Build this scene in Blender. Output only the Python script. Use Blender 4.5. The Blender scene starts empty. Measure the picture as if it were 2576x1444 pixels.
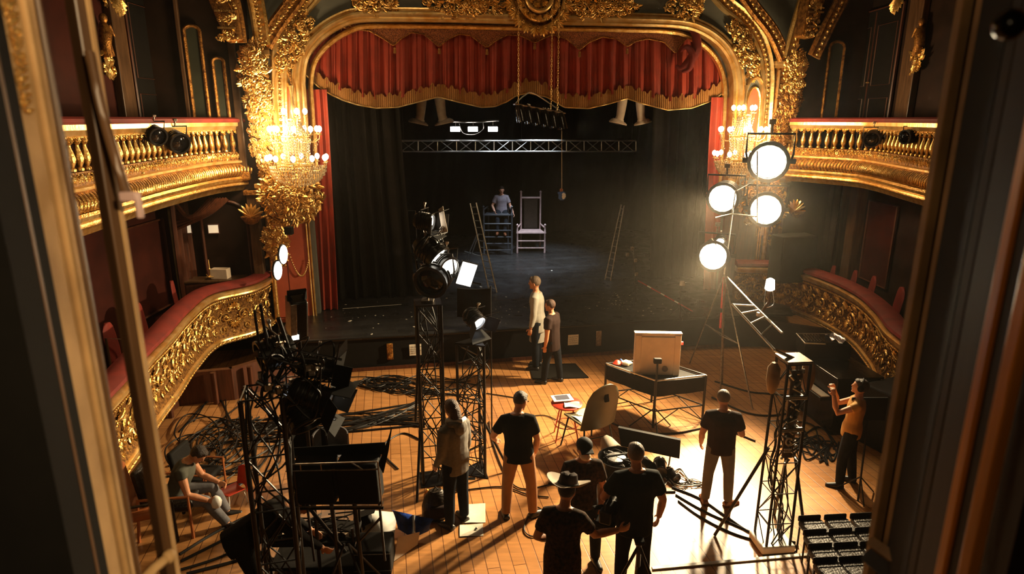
import bpy, math, random
from math import sin, cos, pi, radians, sqrt, atan2
from mathutils import Vector as V, Matrix

# ---------------------------------------------------------------- camera, world, lights, exposure
SC = bpy.context.scene
COL = SC.collection
F = 1600.0; CH = 5.1; PT = radians(14.8); CP, SP = cos(PT), sin(PT)
cam_d = bpy.data.cameras.new('camera'); cam = bpy.data.objects.new('camera', cam_d); COL.objects.link(cam)
cam.location = (0, 0, CH); cam.rotation_euler = (pi/2-PT, 0, 0)
cam_d.sensor_width = 36; cam_d.lens = 36*F/2576; cam_d.clip_start = 0.05; cam_d.clip_end = 200
cam_d.dof.use_dof = True; cam_d.dof.focus_distance = 12.0; cam_d.dof.aperture_fstop = 2.4
SC.camera = cam
SC.view_settings.view_transform = 'Standard'; SC.view_settings.look = 'None'
SC.view_settings.gamma = 1; SC.view_settings.use_curve_mapping = False
SC.view_settings.exposure = 0.0
SC.cycles.max_bounces = 4; SC.cycles.diffuse_bounces = 2; SC.cycles.glossy_bounces = 2
SC.cycles.transmission_bounces = 4; SC.cycles.volume_bounces = 0; SC.cycles.caustics_reflective = False
SC.cycles.caustics_refractive = False; SC.cycles.adaptive_threshold = 0.03; SC.cycles.sample_clamp_indirect = 6
w = bpy.data.worlds.new('world'); SC.world = w; w.use_nodes = True
w.node_tree.nodes['Background'].inputs[0].default_value = (0.9, 0.62, 0.4, 1)
w.node_tree.nodes['Background'].inputs[1].default_value = 0.012

def light(name, kind, loc, energy, color, size=0.1, aim=None, angle=90, blend=0.5):
    d = bpy.data.lights.new(name, kind); o = bpy.data.objects.new(name, d); COL.objects.link(o)
    o.location = loc; d.energy = energy; d.color = color
    if kind in ('POINT', 'SPOT'): d.shadow_soft_size = size
    if kind == 'SPOT': d.spot_size = radians(angle); d.spot_blend = blend
    if kind == 'AREA': d.size = size
    if aim is not None: o.rotation_euler = (V(aim)-V(loc)).to_track_quat('-Z', 'Y').to_euler()
    return o
WARM = (1.0, 0.71, 0.38); TUNG = (1.0, 0.76, 0.44); COOL = (0.75, 0.87, 1.0)
# the four bare tungsten heads on the tall stand (lenses are built with the stand)
HEADS = [((4.74, 11.95, 4.33), 0.31), ((4.72, 11.80, 3.47), 0.27), ((3.94, 11.90, 3.67), 0.25), ((3.80, 11.75, 2.60), 0.25)]
for (p, r), a, e, ang in zip(HEADS, ((1.6, 5.6, 0), (0.0, 7.8, 0), (-2.8, 8.2, 0), (1.2, 6.4, 0)), (2700, 2500, 3400, 1500), (74, 88, 100, 80)):
    dv = (V(a)-V(p)).normalized()
    light('tungsten_light', 'SPOT', V(p)+dv*0.12, e, TUNG, 0.13, a, ang, 0.8)
light('tungsten_light', 'SPOT', V(HEADS[2][0])+V((-0.2, -0.2, 0)), 520, TUNG, 0.13, (-5.5, 10.5, 3.0), 100, 0.9)
# cool flood under the stage truss, onto the deck round the tall chairs
light('stage_flood', 'SPOT', (0.9, 19.4, 5.6), 1300, COOL, 0.15, (0.7, 20.2, 0.7), 60, 0.8)
light('stage_flood', 'SPOT', (-0.2, 18.3, 5.7), 700, COOL, 0.15, (0.2, 18.6, 0.7), 75, 0.9)
# the chandeliers' light
light('chandelier_light', 'POINT', (-4.65, 12.9, 4.9), 320, WARM, 0.3)
light('chandelier_light', 'POINT', (5.55, 14.9, 4.9), 300, WARM, 0.3)
# unseen fill lights added under the ceiling (the lantern added for them is below)
light('hall_fill', 'SPOT', (-0.6, 6.0, 9.3), 260, WARM, 0.6, (-6.0, 11.5, 3.5), 110, 1.0)
light('hall_fill', 'SPOT', (1.6, 6.0, 9.3), 90, WARM, 0.6, (7.0, 12.5, 4.0), 90, 1.0)
light('hall_fill', 'SPOT', (0.5, 6.4, 9.3), 240, WARM, 0.6, (0.4, 15.0, 6.0), 90, 1.0)

light('window_fill', 'SPOT', (0.8, -0.6, 5.7), 320, WARM, 0.08, (-1.15, 1.3, 4.7), 52, 0.6)  # unseen fill added behind the view to brighten the left jamb
light('window_fill', 'POINT', (-0.6, -0.7, 5.6), 13, WARM, 0.08)  # second unseen fill, added to bring up the amber edges

# ---------------------------------------------------------------- pixels to places
def ray(px, py):
    x = (px-1288)/F; y = (722-py)/F
    return V((x, CP+y*SP, -SP+y*CP))
O = V((0, 0, CH))
def atz(px, py, z=0.0): d = ray(px, py); return O+d*((z-CH)/d.z)
def aty(px, py, y): d = ray(px, py); return O+d*(y/d.y)
def atx(px, py, x): d = ray(px, py); return O+d*(x/d.x)
def att(px, py, t): return O+ray(px, py)*t
K = 0.19                                            # the stage stands a little askew to the window
PY0 = 14.95
EU = V((1, K, 0)).normalized(); EW = V((-K, 1, 0)).normalized(); EZ = V((0, 0, 1))
def S(u, w_, z): return V((0, PY0, 0))+EU*u+EW*w_+EZ*z
def atp(px, py, off=0.0):
    d = ray(px, py); n = EW; return O+d*((V((0, PY0, 0))+EW*off-O).dot(n)/d.dot(n))
def uz(px, py, off=0.0): p = atp(px, py, off); return (p-V((0, PY0, 0))).dot(EU), p.z
ZS = 0.74                                           # height of the stage deck

# ---------------------------------------------------------------- mesh builder
class MB:
    def __init__(s): s.v = []; s.f = []; s.mi = []; s.m = 0
    def add(s, vs, fs):
        b = len(s.v); s.v.extend([V(p) for p in vs]); s.f.extend([tuple(b+i for i in f) for f in fs]); s.mi.extend([s.m]*len(fs)); return s
    def box(s, c, d, rz=0, R=None):
        c = V(c); hx, hy, hz = d[0]/2, d[1]/2, d[2]/2
        if R is None: R = Matrix.Rotation(rz, 3, 'Z')
        vs = [c+R@V((x*hx, y*hy, z*hz)) for z in (-1, 1) for x, y in ((-1, -1), (1, -1), (1, 1), (-1, 1))]
        return s.add(vs, [(3, 2, 1, 0), (4, 5, 6, 7), (0, 1, 5, 4), (1, 2, 6, 5), (2, 3, 7, 6), (3, 0, 4, 7)])
    def frame(s, d, up=(0, 0, 1)):
        d = V(d).normalized(); up = V(up)
        if abs(d.dot(up.normalized())) > 0.98: up = V((1, 0, 0))
        x = d.cross(up).normalized(); return x, d.cross(x)
    def cyl(s, a, b, r0, r1=None, n=8, caps=True):
        r1 = r0 if r1 is None else r1; a, b = V(a), V(b); x, y = s.frame(b-a)
        vs = [p+x*(r*cos(2*pi*i/n))+y*(r*sin(2*pi*i/n)) for p, r in ((a, r0), (b, r1)) for i in range(n)]
        fs = [(i, (i+1) % n, n+(i+1) % n, n+i) for i in range(n)]
        if caps: fs += [tuple(range(n-1, -1, -1)), tuple(range(n, 2*n))]
        return s.add(vs, fs)
    def tube(s, pts, r, n=6, rs=None, closed=False):
        pts = [V(p) for p in pts]; m = len(pts); vs = []
        ref = None
        for i, p in enumerate(pts):
            d = (pts[(i+1) % m]-pts[i-1]) if closed else (pts[min(i+1, m-1)]-pts[max(i-1, 0)])
            if d.length < 1e-9: d = V((0, 0, 1))
            d.normalize()
            if ref is None: x, y = s.frame(d)
            else:
                x = (ref-d*ref.dot(d))
                x = x.normalized() if x.length > 1e-6 else s.frame(d)[0]
                y = d.cross(x)
            ref = x; rr = rs[i] if rs else r
            vs += [p+x*(rr*cos(2*pi*k/n))+y*(rr*sin(2*pi*k/n)) for k in range(n)]
        fs = []
        for i in range(m if closed else m-1):
            j = (i+1) % m
            fs += [(i*n+k, i*n+(k+1) % n, j*n+(k+1) % n, j*n+k) for k in range(n)]
        if not closed: fs += [tuple(range(n-1, -1, -1)), tuple(range((m-1)*n, m*n))]
        return s.add(vs, fs)
    def ball(s, c, r, nu=8, nv=5, R=None):
        c = V(c); r = (r, r, r) if isinstance(r, (int, float)) else r; vs = []
        R = R or Matrix.Identity(3)
        for j in range(1, nv):
            a = pi*j/nv
            vs += [c+R@V((r[0]*sin(a)*cos(2*pi*i/nu), r[1]*sin(a)*sin(2*pi*i/nu), r[2]*cos(a))) for i in range(nu)]
        t = len(vs); vs += [c+R@V((0, 0, r[2])), c-R@V((0, 0, r[2]))]; fs = []
        for j in range(nv-2): fs += [(j*nu+i, (j+1)*nu+i, (j+1)*nu+(i+1) % nu, j*nu+(i+1) % nu) for i in range(nu)]
        fs += [(t, i, (i+1) % nu) for i in range(nu)]; b = (nv-2)*nu
        fs += [(t+1, b+(i+1) % nu, b+i) for i in range(nu)]
        return s.add(vs, fs)
    def lathe(s, prof, c=(0, 0, 0), n=12, R=None, sx=1, sy=1):
        c = V(c); R = R or Matrix.Identity(3)
        vs = [c+R@V((r*cos(2*pi*i/n)*sx, r*sin(2*pi*i/n)*sy, z)) for r, z in prof for i in range(n)]
        fs = [(j*n+i, j*n+(i+1) % n, (j+1)*n+(i+1) % n, (j+1)*n+i) for j in range(len(prof)-1) for i in range(n)]
        if prof[0][0] > 1e-4: fs.append(tuple(range(n-1, -1, -1)))
        if prof[-1][0] > 1e-4: fs.append(tuple(range((len(prof)-1)*n, len(prof)*n)))
        return s.add(vs, fs)
    def loft(s, rings):
        n = len(rings[0]); vs = [p for r in rings for p in r]
        fs = [(j*n+i, j*n+(i+1) % n, (j+1)*n+(i+1) % n, (j+1)*n+i) for j in range(len(rings)-1) for i in range(n)]
        fs += [tuple(range(n-1, -1, -1)), tuple(range((len(rings)-1)*n, len(rings)*n))]
        return s.add(vs, fs)
    def prism(s, poly, ext):
        n = len(poly); ext = V(ext); poly = [V(p) for p in poly]
        fs = [tuple(range(n-1, -1, -1)), tuple(range(n, 2*n))]+[(i, (i+1) % n, n+(i+1) % n, n+i) for i in range(n)]
        return s.add(poly+[p+ext for p in poly], fs)
    def grid(s, fn, nu, nv):
        vs = [fn(i/nu, j/nv) for j in range(nv+1) for i in range(nu+1)]
        fs = [(j*(nu+1)+i, j*(nu+1)+i+1, (j+1)*(nu+1)+i+1, (j+1)*(nu+1)+i) for j in range(nv) for i in range(nu)]
        return s.add(vs, fs)
    def slab(s, fn, nu, nv, th):                     # a grid with a thickness
        g = [[V(fn(i/nu, j/nv)) for i in range(nu+1)] for j in range(nv+1)]
        def nor(i, j):
            a = g[j][min(i+1, nu)]-g[j][max(i-1, 0)]; b = g[min(j+1, nv)][i]-g[max(j-1, 0)][i]; c = a.cross(b)
            return c.normalized() if c.length > 1e-9 else V((0, -1, 0))
        A = [g[j][i] for j in range(nv+1) for i in range(nu+1)]
        B = [g[j][i]+nor(i, j)*th for j in range(nv+1) for i in range(nu+1)]
        q = lambda i, j: j*(nu+1)+i
        o = len(A); fs = []
        for j in range(nv):
            for i in range(nu):
                fs.append((q(i, j+1), q(i+1, j+1), q(i+1, j), q(i, j))); fs.append((o+q(i, j), o+q(i+1, j), o+q(i+1, j+1), o+q(i, j+1)))
        for i in range(nu): fs += [(q(i, 0), q(i+1, 0), o+q(i+1, 0), o+q(i, 0)), (q(i+1, nv), q(i, nv), o+q(i, nv), o+q(i+1, nv))]
        for j in range(nv): fs += [(q(0, j+1), q(0, j), o+q(0, j), o+q(0, j+1)), (q(nu, j), q(nu, j+1), o+q(nu, j+1), o+q(nu, j))]
        return s.add(A+B, fs)
    def sweep(s, prof, path, side, closed_prof=True):  # prof: (out, z); path: xy points; side(i) -> outward normal
        n = len(prof); vs = []
        for i, p in enumerate(path):
            nn = side(i); vs += [V((p[0]+nn[0]*a, p[1]+nn[1]*a, b)) for a, b in prof]
        fs = [(i*n+k, i*n+(k+1) % n, (i+1)*n+(k+1) % n, (i+1)*n+k) for i in range(len(path)-1) for k in range(n if closed_prof else n-1)]
        if closed_prof: fs += [tuple(range(n-1, -1, -1)), tuple(range((len(path)-1)*n, len(path)*n))]
        return s.add(vs, fs)
    def build(s, name, mat, parent=None, smooth=True, world=False, bevel=0, mods=None, **tags):
        me = bpy.data.meshes.new(name)
        vs = s.v
        if world and parent is not None and parent.name in MAT:
            inv = MAT[parent.name].inverted(); vs = [inv@p for p in vs]
        me.from_pydata([tuple(p) for p in vs], [], s.f); me.validate()
        mats = mat if isinstance(mat, (list, tuple)) else [mat]
        for m in mats: me.materials.append(m)
        if len(mats) > 1 and len(me.polygons) == len(s.mi): me.polygons.foreach_set('material_index', s.mi)
        if smooth:
            me.polygons.foreach_set('use_smooth', [True]*len(me.polygons))
            if smooth != 'full': me.set_sharp_from_angle(angle=radians(45))
        o = bpy.data.objects.new(name, me); COL.objects.link(o)
        if parent is not None: o.parent = parent
        if bevel:
            b = o.modifiers.new('bevel', 'BEVEL'); b.width = bevel; b.segments = 2; b.limit_method = 'ANGLE'
        for k, val in tags.items(): o[k] = val
        return o
MAT = {}
def thing(name, label, cat, loc=(0, 0, 0), rz=0, group=None, R=None):
    o = bpy.data.objects.new(name, None); COL.objects.link(o); o.empty_display_size = 0.1
    o.location = loc
    if R is not None: o.rotation_euler = R.to_euler(); M = Matrix.Translation(V(loc))@R.to_4x4()
    else: o.rotation_euler = (0, 0, rz); M = Matrix.Translation(V(loc))@Matrix.Rotation(rz, 4, 'Z')
    MAT[o.name] = M; o['label'] = label; o['category'] = cat
    if group: o['group'] = group
    return o
def tag(o, label, cat, group=None):
    o['label'] = label; o['category'] = cat
    if group: o['group'] = group
    return o
def struct(o): o['kind'] = 'structure'; return o
def copy_tree(o, parent=None):
    c = o.copy(); COL.objects.link(c); c.parent = parent
    for ch in list(o.children): copy_tree(ch, c)
    return c
def smooth_path(pts, per=8):
    pts = [V(p) for p in pts]; out = []
    for i in range(len(pts)-1):
        p0, p1, p2, p3 = pts[max(i-1, 0)], pts[i], pts[i+1], pts[min(i+2, len(pts)-1)]
        for k in range(per):
            t = k/per
            out.append(0.5*((2*p1)+(p2-p0)*t+(2*p0-5*p1+4*p2-p3)*t*t+(3*p1-p0-3*p2+p3)*t**3))
    return out+[pts[-1]]
def interp(tab, x):
    if x <= tab[0][0]: return tab[0][1]
    for (a, b), (c, d) in zip(tab, tab[1:]):
        if x <= c:
            t = (x-a)/(c-a) if c > a else 0; return b+(d-b)*t
    return tab[-1][1]

# ---------------------------------------------------------------- materials
def mk(name, color, rough=0.6, metal=0.0, noise=0.0, nscale=6.0, bump=0.0, bscale=40.0, emit=None, es=0.0, color2=None, spec=0.5, coat=0.0, sheen=0.0, alpha=None, stretch=None):
    m = bpy.data.materials.new(name); m.use_nodes = True; nt = m.node_tree; b = nt.nodes['Principled BSDF']
    b.inputs['Base Color'].default_value = (*color, 1); b.inputs['Roughness'].default_value = rough; b.inputs['Metallic'].default_value = metal
    b.inputs['Specular IOR Level'].default_value = spec
    if coat: b.inputs['Coat Weight'].default_value = coat; b.inputs['Coat Roughness'].default_value = 0.1
    if sheen: b.inputs['Sheen Weight'].default_value = sheen; b.inputs['Sheen Tint'].default_value = (*color, 1)
    if emit: b.inputs['Emission Color'].default_value = (*emit, 1); b.inputs['Emission Strength'].default_value = es
    tc = nt.nodes.new('ShaderNodeTexCoord'); mp = nt.nodes.new('ShaderNodeMapping'); nt.links.new(tc.outputs['Object'], mp.inputs[0])
    if stretch: mp.inputs['Scale'].default_value = stretch
    if noise or color2:
        n = nt.nodes.new('ShaderNodeTexNoise'); n.inputs['Scale'].default_value = nscale; n.inputs['Detail'].default_value = 5
        r = nt.nodes.new('ShaderNodeValToRGB'); c2 = color2 or tuple(c*(1-noise) for c in color)
        r.color_ramp.elements[0].position = 0.35; r.color_ramp.elements[1].position = 0.65
        r.color_ramp.elements[0].color = (*c2, 1); r.color_ramp.elements[1].color = (*color, 1)
        nt.links.new(mp.outputs[0], n.inputs['Vector']); nt.links.new(n.outputs['Fac'], r.inputs[0]); nt.links.new(r.outputs[0], b.inputs['Base Color'])
    if bump:
        n = nt.nodes.new('ShaderNodeTexNoise'); n.inputs['Scale'].default_value = bscale; n.inputs['Detail'].default_value = 4
        bp = nt.nodes.new('ShaderNodeBump'); bp.inputs['Strength'].default_value = bump; bp.inputs['Distance'].default_value = 0.02
        nt.links.new(mp.outputs[0], n.inputs['Vector']); nt.links.new(n.outputs['Fac'], bp.inputs['Height']); nt.links.new(bp.outputs[0], b.inputs['Normal'])
    if alpha is not None: b.inputs['Alpha'].default_value = alpha
    m.cycles.emission_sampling = 'NONE'
    return m
M = dict(
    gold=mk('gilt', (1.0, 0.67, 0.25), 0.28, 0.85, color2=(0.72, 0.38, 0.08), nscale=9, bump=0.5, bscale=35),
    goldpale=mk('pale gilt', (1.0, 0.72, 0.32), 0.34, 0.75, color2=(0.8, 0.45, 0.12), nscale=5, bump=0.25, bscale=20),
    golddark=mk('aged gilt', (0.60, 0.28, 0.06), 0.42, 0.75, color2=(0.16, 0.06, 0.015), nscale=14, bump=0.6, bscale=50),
    goldground=mk('gilt ground', (0.42, 0.20, 0.045), 0.5, 0.6, color2=(0.10, 0.035, 0.008), nscale=22, bump=0.8, bscale=60),
    velvet=mk('red velvet', (0.22, 0.018, 0.009), 0.75, noise=0.35, nscale=4, bump=0.15, bscale=120, sheen=0.4),
    curtain=mk('red curtain', (0.40, 0.045, 0.018), 0.7, noise=0.3, nscale=2, bump=0.1, bscale=160, sheen=0.3),
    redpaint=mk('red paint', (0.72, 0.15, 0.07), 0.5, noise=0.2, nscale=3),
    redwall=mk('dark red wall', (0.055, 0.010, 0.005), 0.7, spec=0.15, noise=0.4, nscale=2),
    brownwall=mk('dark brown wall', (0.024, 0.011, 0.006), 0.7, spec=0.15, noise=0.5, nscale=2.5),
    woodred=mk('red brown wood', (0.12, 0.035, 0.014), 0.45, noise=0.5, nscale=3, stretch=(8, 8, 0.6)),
    green=mk('green grey wall', (0.17, 0.175, 0.14), 0.75, noise=0.25, nscale=1.5),
    greendark=mk('dark green panel', (0.028, 0.034, 0.018), 0.6, noise=0.4, nscale=3),
    lace=mk('bronze lace', (0.55, 0.18, 0.05), 0.5, 0.3, color2=(0.07, 0.012, 0.005), nscale=55, bump=1.0, bscale=70),
    fringe=mk('gold fringe', (0.62, 0.30, 0.075), 0.5, 0.3, color2=(0.28, 0.11, 0.02), nscale=40, stretch=(14, 14, 0.4), bump=0.6, bscale=30),
    blackcloth=mk('black drape', (0.014, 0.011, 0.008), 0.85, spec=0.15, noise=0.4, nscale=2, bump=0.2, bscale=90),
    blackmatte=mk('black matte', (0.006, 0.005, 0.004), 0.75, spec=0.2, noise=0.3, nscale=8),
    blackmetal=mk('black metal', (0.010, 0.008, 0.007), 0.36, 0.2, spec=0.4, noise=0.4, nscale=20),
    blackgloss=mk('black gloss', (0.007, 0.006, 0.006), 0.2, 0.0, spec=0.4, bump=0.15, bscale=15),
    steel=mk('steel', (0.42, 0.36, 0.30), 0.32, 0.9, noise=0.4, nscale=25),
    alum=mk('aluminium', (0.75, 0.74, 0.70), 0.35, 0.8, noise=0.2, nscale=15),
    whitepaint=mk('white paint', (0.85, 0.80, 0.70), 0.45, noise=0.12, nscale=10),
    cream=mk('cream board', (0.86, 0.68, 0.50), 0.6, noise=0.12, nscale=6),
    paper=mk('paper', (0.82, 0.76, 0.62), 0.7, noise=0.1, nscale=20),
    white=mk('white plastic', (0.88, 0.86, 0.82), 0.4, noise=0.05, nscale=20),
    rubber=mk('black cable rubber', (0.008, 0.006, 0.005), 0.5, spec=0.3, noise=0.3, nscale=30),
    leather=mk('black leather', (0.020, 0.013, 0.008), 0.42, spec=0.35, noise=0.4, nscale=9, bump=0.5, bscale=30),
    orange=mk('orange leather', (0.42, 0.12, 0.03), 0.5, noise=0.3, nscale=6),
    olive=mk('olive plastic', (0.075, 0.068, 0.03), 0.45, noise=0.2, nscale=6),
    redplastic=mk('red plastic', (0.62, 0.05, 0.02), 0.4, noise=0.15, nscale=8),
    redtape=mk('red tape', (0.55, 0.02, 0.03), 0.45, noise=0.3, nscale=30),
    blue=mk('blue foil', (0.03, 0.09, 0.50), 0.25, 0.1, color2=(0.01, 0.03, 0.16), nscale=7, bump=0.5, bscale=12),
    bluecloth=mk('blue cloth', (0.05, 0.15, 0.5), 0.6, noise=0.4, nscale=20),
    silver=mk('silver foil', (0.85, 0.85, 0.85), 0.25, 0.9, bump=0.4, bscale=14),
    pinkwood=mk('pale pink painted wood', (0.55, 0.38, 0.36), 0.5, noise=0.3, nscale=8),
    greywood=mk('charcoal painted wood', (0.06, 0.065, 0.075), 0.5, noise=0.3, nscale=8),
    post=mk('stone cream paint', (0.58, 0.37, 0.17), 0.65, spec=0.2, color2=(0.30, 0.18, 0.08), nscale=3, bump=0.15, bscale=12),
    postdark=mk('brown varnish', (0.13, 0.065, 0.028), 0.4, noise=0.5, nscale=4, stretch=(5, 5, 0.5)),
    sash=mk('dark sash varnish', (0.022, 0.014, 0.008), 0.6, spec=0.2, noise=0.5, nscale=4, stretch=(5, 5, 0.5)),
    amber=mk('amber varnish', (0.80, 0.27, 0.04), 0.35, noise=0.4, nscale=4, stretch=(5, 5, 0.5)),
    skin=mk('skin', (0.58, 0.26, 0.13), 0.5, noise=0.12, nscale=8),
    skinpale=mk('pale skin', (0.70, 0.36, 0.24), 0.5, noise=0.12, nscale=8),
    hairdark=mk('dark hair', (0.022, 0.011, 0.006), 0.5, bump=0.8, bscale=90),
    hairgrey=mk('greying hair', (0.13, 0.085, 0.05), 0.5, bump=0.8, bscale=90),
    hairbrown=mk('brown hair', (0.07, 0.028, 0.012), 0.5, bump=0.8, bscale=90),
    eye=mk('eye', (0.02, 0.012, 0.008), 0.15), lip=mk('lip', (0.32, 0.09, 0.06), 0.5),
    shirtblack=mk('black cotton', (0.009, 0.007, 0.006), 0.9, spec=0.12, noise=0.3, nscale=6, bump=0.2, bscale=14),
    shirtnavy=mk('black green cotton', (0.008, 0.011, 0.011), 0.85, spec=0.15, noise=0.3, nscale=6, bump=0.2, bscale=14),
    shirtbrown=mk('dark brown cotton', (0.032, 0.017, 0.013), 0.9, spec=0.15, noise=0.3, nscale=6, bump=0.2, bscale=14),
    camo=mk('brown camouflage', (0.07, 0.035, 0.018), 0.9, spec=0.15, color2=(0.009, 0.006, 0.004), nscale=28, bump=0.1, bscale=14),
    hoodie=mk('grey marl', (0.21, 0.19, 0.16), 0.9, noise=0.2, nscale=30, bump=0.2, bscale=12),
    coat=mk('pale grey cloth', (0.36, 0.33, 0.27), 0.85, noise=0.15, nscale=6, bump=0.1, bscale=12),
    purple=mk('mauve grey shirt', (0.22, 0.19, 0.22), 0.85, noise=0.2, nscale=7),
    yellow=mk('ochre top', (0.52, 0.26, 0.05), 0.8, noise=0.2, nscale=9),
    tank=mk('grey green vest', (0.075, 0.075, 0.055), 0.85, noise=0.2, nscale=9),
    tan=mk('tan chinos', (0.34, 0.155, 0.055), 0.85, noise=0.15, nscale=7, bump=0.2, bscale=10),
    denim=mk('dark denim', (0.012, 0.015, 0.021), 0.9, spec=0.15, noise=0.4, nscale=8, bump=0.2, bscale=14),
    greyjean=mk('grey denim', (0.15, 0.145, 0.16), 0.85, noise=0.3, nscale=9, bump=0.2, bscale=14),
    greytrouser=mk('grey trousers', (0.13, 0.115, 0.10), 0.85, noise=0.2, nscale=7, bump=0.2, bscale=12),
    hatfelt=mk('grey felt', (0.42, 0.34, 0.25), 0.85, noise=0.2, nscale=10),
    brownshoe=mk('brown shoe leather', (0.16, 0.05, 0.018), 0.45), blackshoe=mk('black shoe leather', (0.015, 0.012, 0.01), 0.4),
    lens=mk('burning lens', (1, 1, 1), 0.3, emit=(1.0, 0.82, 0.54), es=70),
    lenscool=mk('cool burning lens', (1, 1, 1), 0.3, emit=(0.93, 0.96, 1.0), es=14),
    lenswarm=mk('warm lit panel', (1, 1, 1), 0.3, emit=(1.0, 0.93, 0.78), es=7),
    bulb=mk('burning bulb', (1, 1, 1), 0.3, emit=(1.0, 0.80, 0.52), es=14),
    crystal=mk('cut crystal', (1.0, 0.80, 0.50), 0.08, 0.55, spec=1.0),
    winlit=mk('lit window pane', (0.8, 0.7, 0.5), 0.3, emit=(1.0, 0.78, 0.50), es=0.6),
    debris=mk('white scraps', (0.8, 0.74, 0.62), 0.5), glassdark=mk('dark glass', (0.01, 0.01, 0.012), 0.08),
    redlamp=mk('red pilot', (0.8, 0.02, 0.01), 0.4, emit=(1, 0.05, 0.02), es=2),
    deck=None, floor=None, screen=mk('tablet glass', (0.10, 0.10, 0.13), 0.15),
)
def floor_mat():
    m = bpy.data.materials.new('oak boards'); m.use_nodes = True; nt = m.node_tree; N = nt.nodes; L = nt.links; b = N['Principled BSDF']
    tc = N.new('ShaderNodeTexCoord'); mp = N.new('ShaderNodeMapping'); mp.inputs['Rotation'].default_value = (0, 0, radians(79))
    L.new(tc.outputs['Object'], mp.inputs[0])
    br = N.new('ShaderNodeTexBrick'); br.inputs['Scale'].default_value = 1.0; br.inputs['Brick Width'].default_value = 4.6; br.inputs['Row Height'].default_value = 0.155
    br.inputs['Mortar Size'].default_value = 0.006; br.inputs['Mortar Smooth'].default_value = 0.3; br.offset = 0.37
    br.inputs['Color1'].default_value = (0.60, 0.28, 0.095, 1); br.inputs['Color2'].default_value = (0.53, 0.235, 0.075, 1); br.inputs['Mortar'].default_value = (0.17, 0.06, 0.02, 1)
    L.new(mp.outputs[0], br.inputs['Vector'])
    n = N.new('ShaderNodeTexNoise'); n.inputs['Scale'].default_value = 2.2; n.inputs['Detail'].default_value = 8; n.inputs['Distortion'].default_value = 0.6
    mp2 = N.new('ShaderNodeMapping'); mp2.inputs['Rotation'].default_value = (0, 0, radians(79)); mp2.inputs['Scale'].default_value = (0.8, 7, 1); L.new(tc.outputs['Object'], mp2.inputs[0]); L.new(mp2.outputs[0], n.inputs['Vector'])
    r = N.new('ShaderNodeMapRange'); r.inputs['From Min'].default_value = 0.3; r.inputs['From Max'].default_value = 0.7; r.inputs['To Min'].default_value = 0.72; r.inputs['To Max'].default_value = 1.12
    L.new(n.outputs['Fac'], r.inputs['Value'])
    n3 = N.new('ShaderNodeTexNoise'); n3.inputs['Scale'].default_value = 0.8; n3.inputs['Detail'].default_value = 5; L.new(tc.outputs['Object'], n3.inputs['Vector'])
    r3 = N.new('ShaderNodeMapRange'); r3.inputs['From Min'].default_value = 0.35; r3.inputs['From Max'].default_value = 0.65; r3.inputs['To Min'].default_value = 0.8; r3.inputs['To Max'].default_value = 1.05; L.new(n3.outputs['Fac'], r3.inputs['Value'])
    mu = N.new('ShaderNodeMath'); mu.operation = 'MULTIPLY'; L.new(r.outputs[0], mu.inputs[0]); L.new(r3.outputs[0], mu.inputs[1])
    mx = N.new('ShaderNodeVectorMath'); mx.operation = 'SCALE'; L.new(br.outputs['Color'], mx.inputs[0]); L.new(mu.outputs[0], mx.inputs['Scale']); L.new(mx.outputs[0], b.inputs['Base Color'])
    r4 = N.new('ShaderNodeMapRange'); r4.inputs['From Min'].default_value = 0.3; r4.inputs['From Max'].default_value = 0.7; r4.inputs['To Min'].default_value = 0.26; r4.inputs['To Max'].default_value = 0.44; L.new(n3.outputs['Fac'], r4.inputs['Value']); L.new(r4.outputs[0], b.inputs['Roughness'])
    bp = N.new('ShaderNodeBump'); bp.inputs['Strength'].default_value = 0.25; bp.inputs['Distance'].default_value = 0.01; bp.invert = True
    L.new(br.outputs['Fac'], bp.inputs['Height']); L.new(bp.outputs[0], b.inputs['Normal'])
    return m
M['floor'] = floor_mat()
def deck_mat():
    m = bpy.data.materials.new('black stage boards'); m.use_nodes = True; nt = m.node_tree; N = nt.nodes; L = nt.links; b = N['Principled BSDF']
    tc = N.new('ShaderNodeTexCoord'); br = N.new('ShaderNodeTexBrick'); br.inputs['Scale'].default_value = 1; br.inputs['Brick Width'].default_value = 2.4; br.inputs['Row Height'].default_value = 0.2
    br.inputs['Mortar Size'].default_value = 0.004; br.inputs['Color1'].default_value = (0.020, 0.019, 0.019, 1); br.inputs['Color2'].default_value = (0.030, 0.029, 0.028, 1); br.inputs['Mortar'].default_value = (0.004, 0.004, 0.004, 1)
    mp = N.new('ShaderNodeMapping'); mp.inputs['Rotation'].default_value = (0, 0, -math.atan(K)); L.new(tc.outputs['Object'], mp.inputs[0]); L.new(mp.outputs[0], br.inputs['Vector'])
    L.new(br.outputs['Color'], b.inputs['Base Color'])
    n = N.new('ShaderNodeTexNoise'); n.inputs['Scale'].default_value = 3; n.inputs['Detail'].default_value = 6; L.new(tc.outputs['Object'], n.inputs['Vector'])
    r = N.new('ShaderNodeMapRange'); r.inputs['From Min'].default_value = 0.3; r.inputs['From Max'].default_value = 0.7; r.inputs['To Min'].default_value = 0.22; r.inputs['To Max'].default_value = 0.5; L.new(n.outputs['Fac'], r.inputs['Value']); L.new(r.outputs[0], b.inputs['Roughness'])
    bp = N.new('ShaderNodeBump'); bp.inputs['Strength'].default_value = 0.2; bp.inputs['Distance'].default_value = 0.01; L.new(n.outputs['Fac'], bp.inputs['Height']); L.new(bp.outputs[0], b.inputs['Normal'])
    return m
M['deck'] = deck_mat()
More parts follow.
